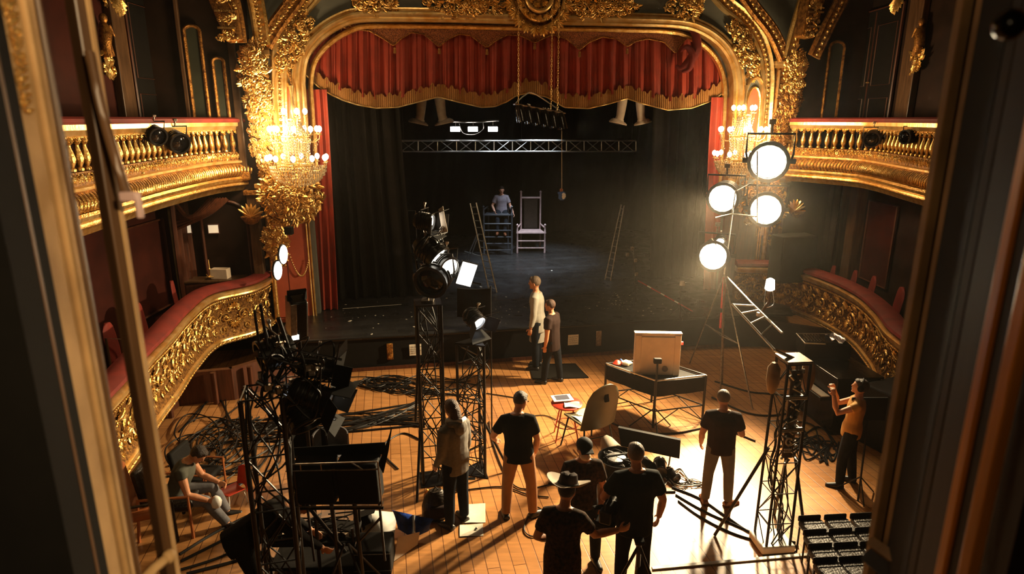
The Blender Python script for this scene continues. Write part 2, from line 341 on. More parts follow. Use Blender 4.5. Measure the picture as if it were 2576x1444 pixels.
# ================================================================ room shell
def wallpoly(mb, pts, z0, z1, th):                 # a wall along a plan polyline, thickened to its left
    for a, b in zip(pts, pts[1:]):
        a, b = V((*a, 0)), V((*b, 0)); d = (b-a).normalized(); n = V((-d.y, d.x, 0))*th
        mb.prism([a+V((0, 0, z0)), b+V((0, 0, z0)), b+n+V((0, 0, z0)), a+n+V((0, 0, z0))], (0, 0, z1-z0))
    return mb
ZC = 10.4
XL = -7.3; XR = 8.7
struct(MB().box((0.7, 8.0, -0.1), (18.5, 18.5, 0.2)).build('floor', M['floor'], smooth=False))
struct(MB().box((0.7, 14, ZC+0.1), (18.5, 32, 0.2)).build('ceiling', M['green'], smooth=False))
yl = PY0+K*XL; yr = PY0+K*XR
struct(wallpoly(MB(), [(XL, -1.2), (XL, yl)], 0, ZC, 0.3).build('wall_left', M['redwall'], smooth=False))
struct(wallpoly(MB(), [(XR, yr), (XR, -1.2)], 0, ZC, 0.3).build('wall_right', M['brownwall'], smooth=False))
# parterre walls under the boxes
LOWL = [(-5.2, 3.0), (-5.5, 5.5), (-5.9, 7.8), (-6.15, 9.6), (-6.1, 10.75), (-5.2, 11.0), (-4.45, 11.9), (-4.35, 12.15)]
LOWR = [(4.9, 13.9), (5.8, 13.9), (6.9, 13.3), (7.3, 12.0), (7.2, 10.2), (6.9, 8.0), (6.5, 5.5), (6.2, 3.0)]
struct(wallpoly(MB(), LOWL, 0, 0.62, 0.12).build('wall_left_parterre', M['woodred'], smooth=False))
struct(wallpoly(MB(), LOWR, 0, 0.62, 0.12).build('wall_right_parterre', M['brownwall'], smooth=False))
mb = MB()
for (x, y) in [(-5.98, 8.6), (-6.12, 9.55), (-6.1, 10.3), (-5.55, 10.86), (-5.0, 11.15)]:
    mb.cyl((x+0.08, y-0.02, 0), (x+0.08, y-0.02, 0.62), 0.05, n=8)
struct(mb.build('trim_1', M['woodred']))
# box floors behind the parterre walls and upper balconies
def slabs(name, pts, x_out, z, th, m):
    poly = [V((*p, z)) for p in pts]+[V((x_out, pts[-1][1], z)), V((x_out, pts[0][1], z))]
    return struct(MB().prism(poly, (0, 0, -th)).build(name, m, smooth=False))
slabs('floor_left_boxes', LOWL[:5]+[(-6.1, 13.4)], XL, 0.60, 0.1, M['woodred'])
slabs('floor_right_boxes', [(7.3, 14.5)]+LOWR[3:], XR, 0.60, 0.1, M['brownwall'])

# wall over the proscenium (green grey) with the opening cut out
CUT = [(770, 330), (766, 250), (763, 200), (770, 150), (790, 115), (822, 85), (862, 62), (905, 50), (1010, 49), (1150, 51), (1300, 55), (1450, 58), (1600, 61),
       (1710, 66), (1765, 82), (1808, 112), (1835, 150), (1847, 195), (1848, 250), (1845, 330)]
OPEN = [uz(px, py) for px, py in CUT]
uL, uR = OPEN[0][0], OPEN[-1][0]
OPEN = [(uL, ZS)]+[(max(u, uL), z) for u, z in OPEN]; OPEN = OPEN+[(uR, ZS)]
OPEN = [(min(u, uR), z) for u, z in OPEN]
def wallP(name, m, inner, th=0.5, off=0.0):
    mb = MB(); UL = -8.6; UR = 9.6
    inn = [(inner[0][0], 0.0)]+inner+[(inner[-1][0], 0.0)]
    n = len(inn); out = []
    for i, (u, z) in enumerate(inn):
        if z < 4.5: out.append((UL if u < 0 else UR, z))
        else: out.append((None, z))
    # left and right jamb fields, and a band over the top made of strips
    for side in (-1, 1):
        seq = [p for p in inn if (p[0] < (uL+uR)/2) == (side < 0)]
        if side > 0: seq = seq[::-1]
        # seq runs from the floor up to the middle of the arch
        U = UL if side < 0 else UR; zt = 0
        for a, b in zip(seq, seq[1:]):
            if abs(b[1]-a[1]) > 0.02 and abs(b[0]-a[0]) < 2.0 and b[1] > a[1]:
                q = [S(U, off, a[1]), S(a[0], off, a[1]), S(b[0], off, b[1]), S(U, off, b[1])]
                if side > 0: q = q[::-1]
                mb.prism(q, EW*th); zt = max(zt, b[1])
        um = (uL+uR)/2
        q = [S(U, off, zt), S(um, off, zt), S(um, off, ZC), S(U, off, ZC)]
        if side > 0: q = q[::-1]
        mb.prism(q, EW*th)
    zt = max(z for u, z in inner)
    return struct(mb.build(name, m, smooth=False))
wallP('wall_front', M['green'], OPEN)
# stage house
mb = MB()
mb.prism([S(-8.6, 10.4, 0), S(9.6, 10.4, 0), S(9.6, 10.7, 0), S(-8.6, 10.7, 0)], (0, 0, ZC))
struct(mb.build('wall_back', M['blackmatte'], smooth=False))
for nm, u in (('wall_left_wing', -8.6), ('wall_right_wing', 9.3)):
    struct(MB().prism([S(u, 0.5, 0), S(u+0.3, 0.5, 0), S(u+0.3, 10.4, 0), S(u, 10.4, 0)], (0, 0, ZC)).build(nm, M['blackmatte'], smooth=False))
struct(MB().box((0.7, -1.35, ZC/2), (18.5, 0.3, ZC)).build('wall_behind', M['brownwall'], smooth=False))

# ---- stage
st = thing('stage', 'low black boarded theatre stage with scuffed deck running across the hall', 'stage', (0, 13, 0))
fl, fr_ = atz(780, 856, ZS), atz(1960, 786, ZS)
sf = lambda x: fl.y+(x-fl.x)*(fr_.y-fl.y)/(fr_.x-fl.x)
a, b = V((-4.5, sf(-4.5), 0)), V((5.6, sf(5.6), 0))
mb = MB(); mb.prism([a+EZ*ZS, b+EZ*ZS, b+V((0.9, 0, ZS)), S(7.4, 0.2, ZS), S(9.2, 0.2, ZS), S(9.2, 10.4, ZS), S(-8.4, 10.4, ZS), S(-8.4, 0.2, ZS), S(-5.2, 0.2, ZS), S(-5.2, -0.9, ZS)], (0, 0, -0.06))
mb.build('deck', M['deck'], st, smooth=False, world=True, bevel=0.008)
d = (b-a).normalized(); nrm = V((-d.y, d.x, 0))
MB().prism([a+nrm*0.05, b+nrm*0.05, b+nrm*0.12, a+nrm*0.12], (0, 0, ZS-0.06)).build('fascia', M['blackmatte'], st, smooth=False, world=True)
MB().tube([a+EZ*(ZS-0.02)-nrm*0.01, b+EZ*(ZS-0.02)-nrm*0.01], 0.018, 6).build('edge_strip', M['blackmetal'], st, world=True)
MB().prism([a+nrm*0.0+V((0, 0, 0)), b, b-nrm*0.04, a-nrm*0.04], (0, 0, 0.07)).build('kick_board', M['woodred'], st, smooth=False, world=True)
for px in (990, 1512):
    p = V(aty(px, 860, 13)); x = p.x; p = V((x, sf(x)+0.02, 0.38)); 
    m_ = MB(); m_.box(p-nrm*0.0, (0.13, 0.05, 0.36), atan2(d.y, d.x)); m_.box(p-nrm*0.03+V((0, 0, -0.1)), (0.09, 0.03, 0.1), atan2(d.y, d.x)); m_.build('latch_plate', M['golddark'] if px < 1000 else M['steel'], st, world=True, bevel=0.01)
for px, py, s_, lab in ((1045, 880, 0.25, 'crumpled paper sheet taped to the black stage front beside the tall truss tower'), (1442, 855, 0.24, 'small paper sheet with lines taped to stage front right of the dark shirted man')):
    p = aty(px, py, 13); 
    for _ in range(3): p = aty(px, py, sf(p.x)-0.0)
    t = thing('paper_notice', lab, 'paper', p, atan2(d.y, d.x))
    MB().slab(lambda u, v: (-s_/2+s_*u, 0.004*sin(9*u+5*v), -s_/2+s_*v), 6, 6, 0.002).build('sheet', M['paper'], t)
    mm = MB(); random.seed(px)
    for r_ in range(4):
        x0 = -0.09; z = 0.07-r_*0.045
        while x0 < 0.08:
            w_ = random.uniform(0.01, 0.05); mm.box((x0+w_/2, -0.010, z), (w_, 0.002, 0.007)); x0 += w_+0.012
    mm.build('handwriting', M['blackmatte'], t, smooth=False)

# ================================================================ gilt ornament
class Orn:                                           # ornament laid on a surface: fr(a, b) -> point, A, B, N
    def __init__(s, mb, fr): s.mb = mb; s.fr = fr
    def leaf(s, a, b, ang, L, W, lift=0.35):
        p, A, B, N = s.fr(a, b); d = A*cos(ang)+B*sin(ang); q = B*cos(ang)-A*sin(ang)
        vs = [p-q*W*0.25, p+N*L*lift*0.4, p+q*W*0.25, p+d*L*0.45-q*W*0.5+N*L*lift*0.3, p+d*L*0.45+N*L*lift*0.75, p+d*L*0.45+q*W*0.5+N*L*lift*0.3,
              p+d*L*0.85-q*W*0.25+N*L*lift*0.6, p+d*L*0.88+N*L*lift, p+d*L*0.85+q*W*0.25+N*L*lift*0.6, p+d*L+N*L*lift*0.55]
        s.mb.add(vs, [(0, 1, 4, 3), (1, 2, 5, 4), (3, 4, 7, 6), (4, 5, 8, 7), (6, 7, 9), (7, 8, 9), (0, 3, 6, 9, 8, 5, 2)])
    def scroll(s, a, b, ang, R, turns=1.4, hand=1, th=0.14, n=14):
        p, A, B, N = s.fr(a, b); pts = []; rs = []
        for i in range(n+1):
            t = i/n; r = R*(1-0.85*t); th_ = ang+hand*t*turns*2*pi
            pts.append(p+A*(r*cos(th_))+B*(r*sin(th_))+N*(R*0.15+R*0.35*t)); rs.append(R*th*(1.15-0.45*t))
        s.mb.tube(pts, 0, 4, rs); s.mb.ball(pts[-1], R*th*1.5, 6, 4)
    def bead(s, a, b, r, squash=0.8):
        p, A, B, N = s.fr(a, b); s.mb.ball(p+N*r*0.4, r, 6, 4)
    def fan(s, a, b, ang, R, n=5, spread=1.9, W=0.4):
        for i in range(n):
            t = (i/(n-1)-0.5) if n > 1 else 0; s.leaf(a, b, ang+t*spread, R*(1-0.35*abs(t)*2*0.6), R*W)
    def rosette(s, a, b, R):
        for i in range(7): s.leaf(a, b, i*2*pi/7, R, R*0.6, 0.25)
        s.bead(a, b, R*0.28)
    def acanthus(s, a, b, ang, R):                   # leaf fan with two scrolls
        s.fan(a, b, ang, R, 7, 2.6, 0.34)
        for h in (-1, 1): s.scroll(a+R*0.55*cos(ang+h*1.75), b+R*0.55*sin(ang+h*1.75), ang+h*0.4, R*0.36, 1.3, h, 0.2)
        s.bead(a, b, R*0.16)
    def field(s, a0, a1, b0, b1, n, size, seed, kinds='lsbf'):
        R = random.Random(seed)
        for _ in range(n):
            a, b = R.uniform(a0, a1), R.uniform(b0, b1); k = R.choice(kinds); z = size*R.uniform(0.6, 1.3); g = R.uniform(0, 2*pi)
            if k == 'l': s.leaf(a, b, g, z*1.2, z*0.5)
            elif k == 's': s.scroll(a, b, g, z*0.6, 1.3, R.choice((-1, 1)), 0.2, 9)
            elif k == 'b': s.bead(a, b, z*0.22)
            elif k == 'f': s.fan(a, b, g, z, 5, 1.8)
            elif k == 'r': s.rosette(a, b, z*0.6)
def planefr(o, A, B, N): o, A, B, N = V(o), V(A).normalized(), V(B).normalized(), V(N).normalized(); return lambda a, b: (o+A*a+B*b, A, B, N)
def pathfr(path, side, zoff=0.0, out=lambda z: 0.0):  # a = length along path, b = height
    L = [0]
    for p, q in zip(path, path[1:]): L.append(L[-1]+(V(q)-V(p)).length)
    def fr(a, b):
        a = max(0, min(L[-1]-1e-4, a)); i = max(k for k in range(len(L)-1) if L[k] <= a); t = (a-L[i])/(L[i+1]-L[i])
        p = V(path[i]).lerp(V(path[i+1]), t); n = V((*side(i), 0)).lerp(V((*side(i+1), 0)), t).normalized(); B = V((0, 0, 1)); A = B.cross(n)
        o_ = out(b); dz = (out(b+0.02)-out(b-0.02))/0.04
        Bt = (B+n*dz).normalized(); N = (n-B*dz).normalized()
        return V((p.x, p.y, b))+n*(o_+zoff), A, Bt, N
    return fr, L[-1]
def sider(path, sgn):
    def f(i):
        a = V(path[max(i-1, 0)]); b = V(path[min(i+1, len(path)-1)]); d = (b-a).normalized(); return (d.y*sgn, -d.x*sgn)
    return f

# ---- balconies
def upper_balcony(name, label, plan, sgn, seed):
    path = [(p.x, p.y) for p in smooth_path([(x, y, 0) for x, y in plan], 8)]; path = [V((x, y, 0)) for x, y in path]
    side = sider(path, sgn); t = thing(name, label, 'balcony', (path[0].x, path[0].y, 0), group=None)
    sw = lambda prof: MB().sweep(prof, path, side)
    sw([(-0.5, 3.62), (0.02, 3.62), (0.05, 3.68), (0.09, 3.72), (0.12, 3.74), (0.12, 3.78), (0.10, 3.80), (0.15, 3.83), (0.16, 3.88), (0.13, 3.92), (-0.2, 3.92)]).build('lower_moulding', M['gold'], t, world=True)
    sw([(-0.25, 3.92), (0.10, 3.92), (0.16, 3.96), (0.185, 4.02), (0.18, 4.08), (0.14, 4.14), (0.09, 4.19), (-0.2, 4.19)]).build('fluted_cove', M['golddark'], t, world=True)
    sw([(-0.2, 4.19), (0.10, 4.19), (0.135, 4.21), (0.135, 4.245), (0.10, 4.26), (-0.2, 4.26)]).build('middle_moulding', M['goldpale'], t, world=True)
    sw([(-0.18, 4.26), (0.06, 4.26), (0.07, 4.34), (0.02, 4.43), (-0.18, 4.43)]).build('pierced_band', M['goldground'], t, world=True)
    sw([(-0.20, 4.86), (0.04, 4.86), (0.09, 4.90), (0.10, 4.94), (0.13, 4.96), (0.13, 5.03), (-0.20, 5.03)]).build('top_moulding', M['goldpale'], t, world=True)
    sw([(-0.30, 5.03), (0.15, 5.03), (0.17, 5.06), (0.16, 5.10), (0.10, 5.13), (-0.25, 5.13), (-0.30, 5.08)]).build('rail_cushion', M['velvet'], t, world=True)
    fr, L = pathfr(path, side)
    # flutes, dentils, pierced ornament
    frc, _ = pathfr(path, side, 0.0, lambda z: interp([(3.92, 0.10), (3.96, 0.16), (4.02, 0.185), (4.08, 0.18), (4.14, 0.14), (4.19, 0.09)], z))
    mb = MB(); a = 0.05
    while a < L-0.05:
        mb.tube([frc(a+0.05*(z-3.94)/0.2, z)[0] for z in (3.94, 3.98, 4.03, 4.08, 4.13, 4.17)], 0, 5, [0.010, 0.022, 0.024, 0.020, 0.015, 0.008]); a += 0.085
    mb.build('fluting', M['gold'], t, world=True)
    mb = MB(); a = 0.03; frd, _ = pathfr(path, side, 0.10)
    while a < L-0.03:
        p, A, B, N = frd(a, 3.76); mb.ball(p, (0.025, 0.025, 0.032), 6, 4); a += 0.062
    mb.build('egg_moulding', M['goldpale'], t, world=True)
    mb = MB(); o = Orn(mb, pathfr(path, side, 0.055)[0]); a = 0.06
    R = random.Random(seed)
    while a < L-0.06:
        o.scroll(a, 4.35, R.uniform(0, 6), 0.042, 1.2, 1, 0.24, 9); o.leaf(a+0.04, 4.29, pi/2+R.uniform(-.5, .5), 0.11, 0.045); o.bead(a+0.045, 4.40, 0.014); a += 0.085
    o.field(0, L, 4.28, 4.42, int(L*22), 0.06, seed)
    o2 = Orn(mb, pathfr(path, side, 0.05)[0]); a = 0.1
    while a < L-0.1: o2.fan(a, 4.88, -pi/2, 0.085, 5, 2.4, 0.5); o2.scroll(a+0.09, 4.87, 0, 0.03, 1.1, 1, 0.3, 8); a += 0.18
    mb.build('leaf_ornament', M['gold'], t, world=True)
    bal = None; frb, _ = pathfr(path, side, -0.04); nb = int(L/0.20)
    prof = [(0.03, 0), (0.05, 0.01), (0.05, 0.04), (0.028, 0.06), (0.055, 0.12), (0.062, 0.17), (0.045, 0.25), (0.028, 0.31), (0.026, 0.34), (0.045, 0.36), (0.03, 0.38), (0.055, 0.41), (0.055, 0.43)]
    for k in range(nb):
        p, A, B, N = frb(0.1+k*(L-0.2)/(nb-1), 4.43)
        if bal is None: bal = MB().lathe(prof, n=10).build('baluster', M['gold'], t); bq = bal
        else: bq = bal.copy(); COL.objects.link(bq)
        bq.location = MAT[t.name].inverted()@p
    return t, path, side
def lower_parapet(name, label, plan, sgn, seed, z0, z1, rich=1.0):
    path = [V((p.x, p.y, 0)) for p in smooth_path([(x, y, 0) for x, y in plan], 8)]
    side = sider(path, sgn); t = thing(name, label, 'balcony', (path[0].x, path[0].y, 0))
    sw = lambda prof: MB().sweep(prof, path, side); h = z1-z0
    bulge = lambda z: interp([(z0+.14, 0.10), (z0+0.3, 0.02), (z0+0.6*h, 0.03), (z1-0.2, 0.09), (z1-0.1, 0.12)], z)
    sw([(-0.12, z0), (0.05, z0), (0.13, z0+0.02), (0.15, z0+0.05), (0.11, z0+0.07), (0.15, z0+0.10), (0.14, z0+0.13), (0.09, z0+0.15), (-0.12, z0+0.15)]).build('lower_moulding', M['goldpale'], t, world=True)
    sw([(-0.12, z0+0.14)]+[(bulge(z), z) for z in [z0+0.14+i*(h-0.26)/8 for i in range(9)]]+[(-0.12, z1-0.12)]).build('panel', M['goldground'], t, world=True)
    sw([(-0.12, z1-0.13), (0.10, z1-0.13), (0.14, z1-0.11), (0.13, z1-0.08), (0.17, z1-0.06), (0.18, z1-0.01), (0.12, z1+0.01), (-0.12, z1+0.01)]).build('top_moulding', M['goldpale'], t, world=True)
    sw([(-0.22, z1+0.02), (0.06, z1+0.01), (0.13, z1+0.05), (0.12, z1+0.10), (0.04, z1+0.14), (-0.16, z1+0.15), (-0.22, z1+0.11)]).build('rail_cushion', M['velvet'], t, world=True)
    fr, L = pathfr(path, side, 0.0, bulge); mb = MB(); o = Orn(mb, fr); R = random.Random(seed)
    zc = (z0+z1)/2-0.02; a = 0.35
    while a < L-0.3:                                # a repeating cartouche
        o.acanthus(a, zc+0.18*h, pi/2, 0.17); o.acanthus(a, zc-0.1*h, -pi/2, 0.16)
        for hnd in (-1, 1):
            o.scroll(a+hnd*0.2, zc+0.02, pi/2-hnd*pi/2+0.5, 0.13, 1.5, hnd, 0.15); o.scroll(a+hnd*0.25, zc-0.22*h, pi/2, 0.09, 1.3, -hnd, 0.18)
            o.fan(a+hnd*0.3, zc+0.24*h, pi/2-hnd*0.6, 0.12, 5, 1.8)
        o.rosette(a+0.38, zc-0.02, 0.085)
        a += 0.76
    o.field(0.02, L-0.02, z0+0.18, z1-0.2, int(L*48*rich), 0.075, seed+1, 'llsfb')
    a = 0.04
    while a < L: o.bead(a, z1-0.17, 0.022); a += 0.055
    a = 0.06
    fb, _ = pathfr(path, side, 0.12)
    ob = Orn(mb, fb)
    while a < L: ob.leaf(a, z0+0.11, -pi/2, 0.10, 0.07, 0.2); ob.bead(a+0.06, z0+0.05, 0.026); a += 0.12
    mb.build('leaf_ornament', M['gold'], t, world=True)
    return t, path, side
g_ = lambda px, py, z: (lambda p: (p.x, p.y))(atz(px, py, z))
UBL = [(-5.3, 4.0), (-5.45, 6.2), g_(205, 594, 3.62), g_(300, 560, 3.62), g_(420, 520, 3.62), g_(540, 488, 3.62), (-5.72, 14.0)]
UBR = [(6.82, 15.95), g_(2130, 468, 3.62), g_(2200, 480, 3.62), g_(2340, 522, 3.62), (6.9, 8.2), (6.6, 5.0)]
ubl = upper_balcony('upper_balcony', 'gilded upper balcony with red rail and balusters, left of the stage', UBL, 1, 5)
ubr = upper_balcony('upper_balcony', 'gilded upper balcony with red rail and balusters, right of the stage', UBR, 1, 9)
LBL = [(-5.0, 4.3), (-5.1, 6.0), g_(320, 1165, 0.58), g_(380, 1073, 0.58), g_(430, 1006, 0.58), g_(480, 932, 0.58), g_(540, 873, 0.58), g_(645, 840, 0.58), (-5.5, 14.15)]
LBR = [(5.5, 15.2), g_(1965, 778, 0.58), g_(2070, 818, 0.58), g_(2150, 868, 0.58), g_(2200, 925, 0.58), g_(2242, 990, 0.58), (6.3, 8.3), (6.1, 6.0)]
LBL[0:2] = [(-4.7, 5.0), (-5.0, 6.6)]
lbl = lower_parapet('box_parapet', 'swelling gilded box parapet with red velvet rail along the left parterre boxes', LBL, 1, 31, 0.58, 1.68)
lbr = lower_parapet('box_parapet', 'curving gilded box parapet with dark red rail below the right balcony', LBR, 1, 57, 0.58, 1.60, 0.6)
def under(name, path, side, z, th, X, m, s_=-0.05):
    poly = [V((p.x+side(i)[0]*s_, p.y+side(i)[1]*s_, z)) for i, p in enumerate(path)]
    poly += [V((X, path[-1].y, z)), V((X, path[0].y, z))]
    return struct(MB().prism(poly, (0, 0, th)).build(name, m, smooth=False))
under('floor_left_balcony', ubl[1], ubl[2], 3.66, 0.16, XL, M['brownwall']); under('floor_right_balcony', ubr[1], ubr[2], 3.66, 0.16, XR, M['brownwall'])
# ================================================================ proscenium
def sweepP(pl, prof, off=0.0, closed=False):          # pl: (u, z) points in the stage plane; prof: (out from opening, towards hall)
    n = len(pl); rings = []
    for i, (u, z) in enumerate(pl):
        a = pl[max(i-1, 0)]; b = pl[min(i+1, n-1)]; du, dz = b[0]-a[0], b[1]-a[1]; L = sqrt(du*du+dz*dz) or 1
        nu_, nz = -dz/L, du/L
        rings.append([S(u+nu_*o, off-f, z+nz*o) for o, f in prof])
    return MB().loft(rings)
def resample(pl, per=5, keep=lambda p: True):
    return [(p.x, p.y) for p in smooth_path([(u, z, 0) for u, z in pl], per)]
INN = [(uL, 3.1), (uL, 3.8)]+[p for p in OPEN[1:-1] if p[1] > 5.2]+[(uR, 3.8), (uR, 3.1)]
INN = resample(INN, 4)
pf = thing('proscenium_frame', 'gilded moulded frame with rounded upper corners round the stage opening', 'frame', S(0, 0, 0), math.atan(K))
band = [(-0.04, -0.25), (-0.06, 0.02), (0.0, 0.06), (0.05, 0.05), (0.07, 0.09), (0.13, 0.13), (0.19, 0.12), (0.21, 0.07), (0.25, 0.06), (0.27, 0.10), (0.31, 0.10), (0.34, 0.03), (0.34, -0.1)]
band = [(o_*0.72, f_) for o_, f_ in band]
sweepP(INN, band).build('outer_moulding', M['goldpale'], pf, world=True)
IN2 = [(u*1.0+(0.12 if u < 0.2 else -0.12), z-0.10 if z > 5.5 else z) for u, z in INN]
sweepP(IN2, [(-0.05, -0.32), (-0.05, -0.2), (0, -0.16), (0.05, -0.2), (0.07, -0.32)]).build('inner_moulding', M['gold'], pf, world=True)
def arcP(pts, per=5): return resample([uz(*p) for p in pts], per)
# big outer arch mouldings rising from the pilasters
def rib(name, label, pts, prof, mats, off=0.0, orn=None, seed=1, rev=False):
    pl = arcP(pts); pl = pl[::-1] if rev else pl
    t = thing(name, label, 'arch moulding', S(pl[0][0], off, pl[0][1]), math.atan(K))
    sweepP(pl, prof, off).build('moulding', mats, t, world=True)
    if orn:
        mb = MB(); path = [S(u, off-orn[1], z) for u, z in pl]; L = [0]
        for p, q in zip(path, path[1:]): L.append(L[-1]+(q-p).length)
        def fr(a, b):
            a = max(0, min(L[-1]-1e-4, a)); i = max(k for k in range(len(L)-1) if L[k] <= a); t_ = (a-L[i])/(L[i+1]-L[i])
            A = (path[i+1]-path[i]).normalized(); N = -EW; B = N.cross(A); return path[i].lerp(path[i+1], t_)+B*b, A, B, N
        o = Orn(mb, fr); a = 0.05; r = orn[2]
        while a < L[-1]: o.bead(a, orn[0], r*0.7); o.leaf(a+r*1.3, orn[0]-r*0.6, 0.7, r*2, r); o.leaf(a+r*1.3, orn[0]+r*0.6, -0.7, r*2, r); a += r*2.7
        mb.build('leaf_ornament', M['gold'], t, world=True)
    return t
prof1 = [(-0.12, 0), (-0.12, 0.10), (-0.07, 0.16), (-0.03, 0.12), (0.0, 0.10), (0.14, 0.10), (0.17, 0.15), (0.21, 0.15), (0.23, 0)]
LEFTARCH = [(712, 590), (706, 420), (700, 300), (697, 190), (700, 120), (712, 78), (735, 38), (765, 2), (800, -40)]
rib('outer_arch', 'gilded arch moulding rising left of the stage opening and sweeping inwards', LEFTARCH, prof1, M['goldpale'], 0.0, (0.07, 0.13, 0.045), rev=True)
RIGHTARCH = [(1912, 590), (1918, 420), (1926, 300), (1932, 200), (1926, 140), (1905, 85), (1870, 40), (1825, 2), (1790, -40)]
rib('outer_arch', 'gilded arch moulding rising right of the stage opening and sweeping inwards', RIGHTARCH, prof1, M['goldpale'], 0.0, (0.07, 0.13, 0.045))
# ribs of the vault, fanning from the capitals
profr = [(-0.16, 0), (-0.16, 0.06), (-0.11, 0.10), (-0.06, 0.06), (0.06, 0.06), (0.11, 0.10), (0.16, 0.06), (0.16, 0)]
for lab, pts, off, m, mir in (
    ('leaning carved vault rib left of the stage nearest the arch', [(672, 118), (700, 70), (745, 10), (785, -50)], -0.25, 'golddark', 1),
    ('upright carved vault rib over the left pilaster', [(668, 118), (661, 60), (650, 0), (640, -50)], -0.3, 'gold', 1),
    ('outermost vault rib over the left balcony beside the hanging bracket', [(620, 118), (612, 60), (600, 0), (590, -50)], -0.7, 'golddark', 1),
    ('leaning carved vault rib right of the stage nearest the arch', [(1955, 150), (1925, 85), (1875, 20), (1830, -50)], -0.25, 'golddark', -1),
    ('upright carved vault rib over the right pilaster', [(1962, 150), (1980, 80), (2003, 0), (2020, -50)], -0.3, 'gold', -1),
    ('outermost vault rib over the right balcony beside the hanging bracket', [(1998, 150), (2030, 80), (2070, 0), (2090, -50)], -0.7, 'golddark', -1)):
    pl = [p for p in pts]
    rib('vault_rib', lab, pl, profr, M[m], off-0.02, (0.0, 0.1, 0.05), rev=mir > 0)
# panelled blocks hung on the outermost ribs
for lab, px, s_ in (('brown coffered bracket block hanging at the top left of the stage wall', 565, 1), ('brown coffered bracket block hanging at the top right of the stage wall', 2052, -1)):
    c = atp(px, 45, -0.9); t = thing('bracket_block', lab, 'bracket', c, math.atan(K))
    MB().prism([(-0.30*s_-0.06, 0, 0.62), (0.22*s_, 0, 0.62), (0.28*s_, 0, -0.38), (-0.02*s_, 0, -0.42)][::s_], (0, 0.35, 0)).build('block', M['golddark'], t, smooth=False, bevel=0.02)
    mb = MB()
    for k in range(3):
        z = 0.42-k*0.30
        mb.box((0.02*s_, -0.02, z), (0.42-0.05*k, 0.04, 0.035)); 
        o = Orn(mb, planefr((0.04*s_, 0.0, z-0.14), (1, 0, 0), (0, 0, 1), (0, -1, 0))); o.field(-0.16, 0.16, -0.07, 0.07, 16, 0.10, 70+k+px)
    mb.build('carved_coffer', M['gold'], t)
# pilasters: flat fields with panels, capital string course, lower pedestal
def pilaster(lab, u0, u1, zcap, seed, lit):
    t = thing('stage_pilaster', lab, 'pilaster', S((u0+u1)/2, 0, 0), math.atan(K)); um = (u0+u1)/2; w_ = u1-u0
    P = lambda a0, a1, z0, z1, f0, f1: MB().prism([S(a0, -f0, z0), S(a1, -f0, z0), S(a1, -f1, z0), S(a0, -f1, z0)], (0, 0, z1-z0))
    P(u0, u1, 3.75, zcap, 0.0, 0.12).build('shaft', M['golddark'], t, smooth=False, world=True)
    mb = MB()
    for a in (u0+0.02, u0+w_*0.5, u1-0.06): mb.prism([S(a, -0.12, 3.8), S(a+0.05, -0.12, 3.8), S(a+0.035, -0.17, 3.8), S(a+0.015, -0.17, 3.8)], (0, 0, zcap-3.85))
    mb.build('reeding', M['goldpale'], t, world=True)
    mb = MB()
    for k, (z, f, h) in enumerate(((zcap, 0.16, 0.06), (zcap+0.06, 0.24, 0.10), (zcap+0.16, 0.19, 0.05), (3.66, 0.22, 0.10), (3.56, 0.16, 0.10))): mb.prism([S(u0-f*0.5, 0, z), S(u1+f*0.3, 0, z), S(u1+f*0.3, -f, z), S(u0-f*0.5, -f, z)], (0, 0, h))
    mb.build('cornice', M['goldpale'], t, smooth=False, world=True, bevel=0.012)
    mb = MB(); o = Orn(mb, planefr(S(um, -0.14, 0), EU, EZ, -EW))
    o.field(-w_*0.42, w_*0.42, 3.85, 5.6, 110, 0.12, seed); 
    for k in range(6): o.acanthus(0, 4.0+k*0.3, pi/2, 0.15)
    o.field(-w_*0.4, w_*0.1, 5.6, 6.6, 30, 0.10, seed+4)
    mb.build('leaf_ornament', M['gold'], t, world=True)
    MB().prism([S(u0+0.05, 0, 0.6), S(u1-0.02, 0, 0.6), S(u1-0.02, -0.1, 0.6), S(u0+0.05, -0.1, 0.6)], (0, 0, 2.98)).build('lower_shaft', M['redpaint'] if lit else M['woodred'], t, smooth=False, world=True)  # shaft on the dim side takes a darker red in place of shade
    mb = MB(); mb.cyl(S(u0+0.1, -0.18, 0.66), S(u0+0.1, -0.18, 3.56), 0.06, n=10)
    o = Orn(mb, planefr(S(um+0.1, -0.12, 0), EU, EZ, -EW)); o.field(-w_*0.3, w_*0.25, 1.9, 3.55, 70, 0.10, seed+9)
    mb.build('round_shaft', M['gold'], t, world=True)
    return t
upl = uz(640, 290)[0], uz(700, 290)[0]; upr = uz(1928, 290)[0], uz(1995, 290)[0]
zc_l = uz(660, 122)[1]; zc_r = uz(1960, 150)[1]
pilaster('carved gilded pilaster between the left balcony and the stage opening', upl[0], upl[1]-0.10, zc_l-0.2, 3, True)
pilaster('carved gilded pilaster between the right balcony and the stage opening', upr[0]+0.10, upr[1], zc_r-0.2, 8, False)
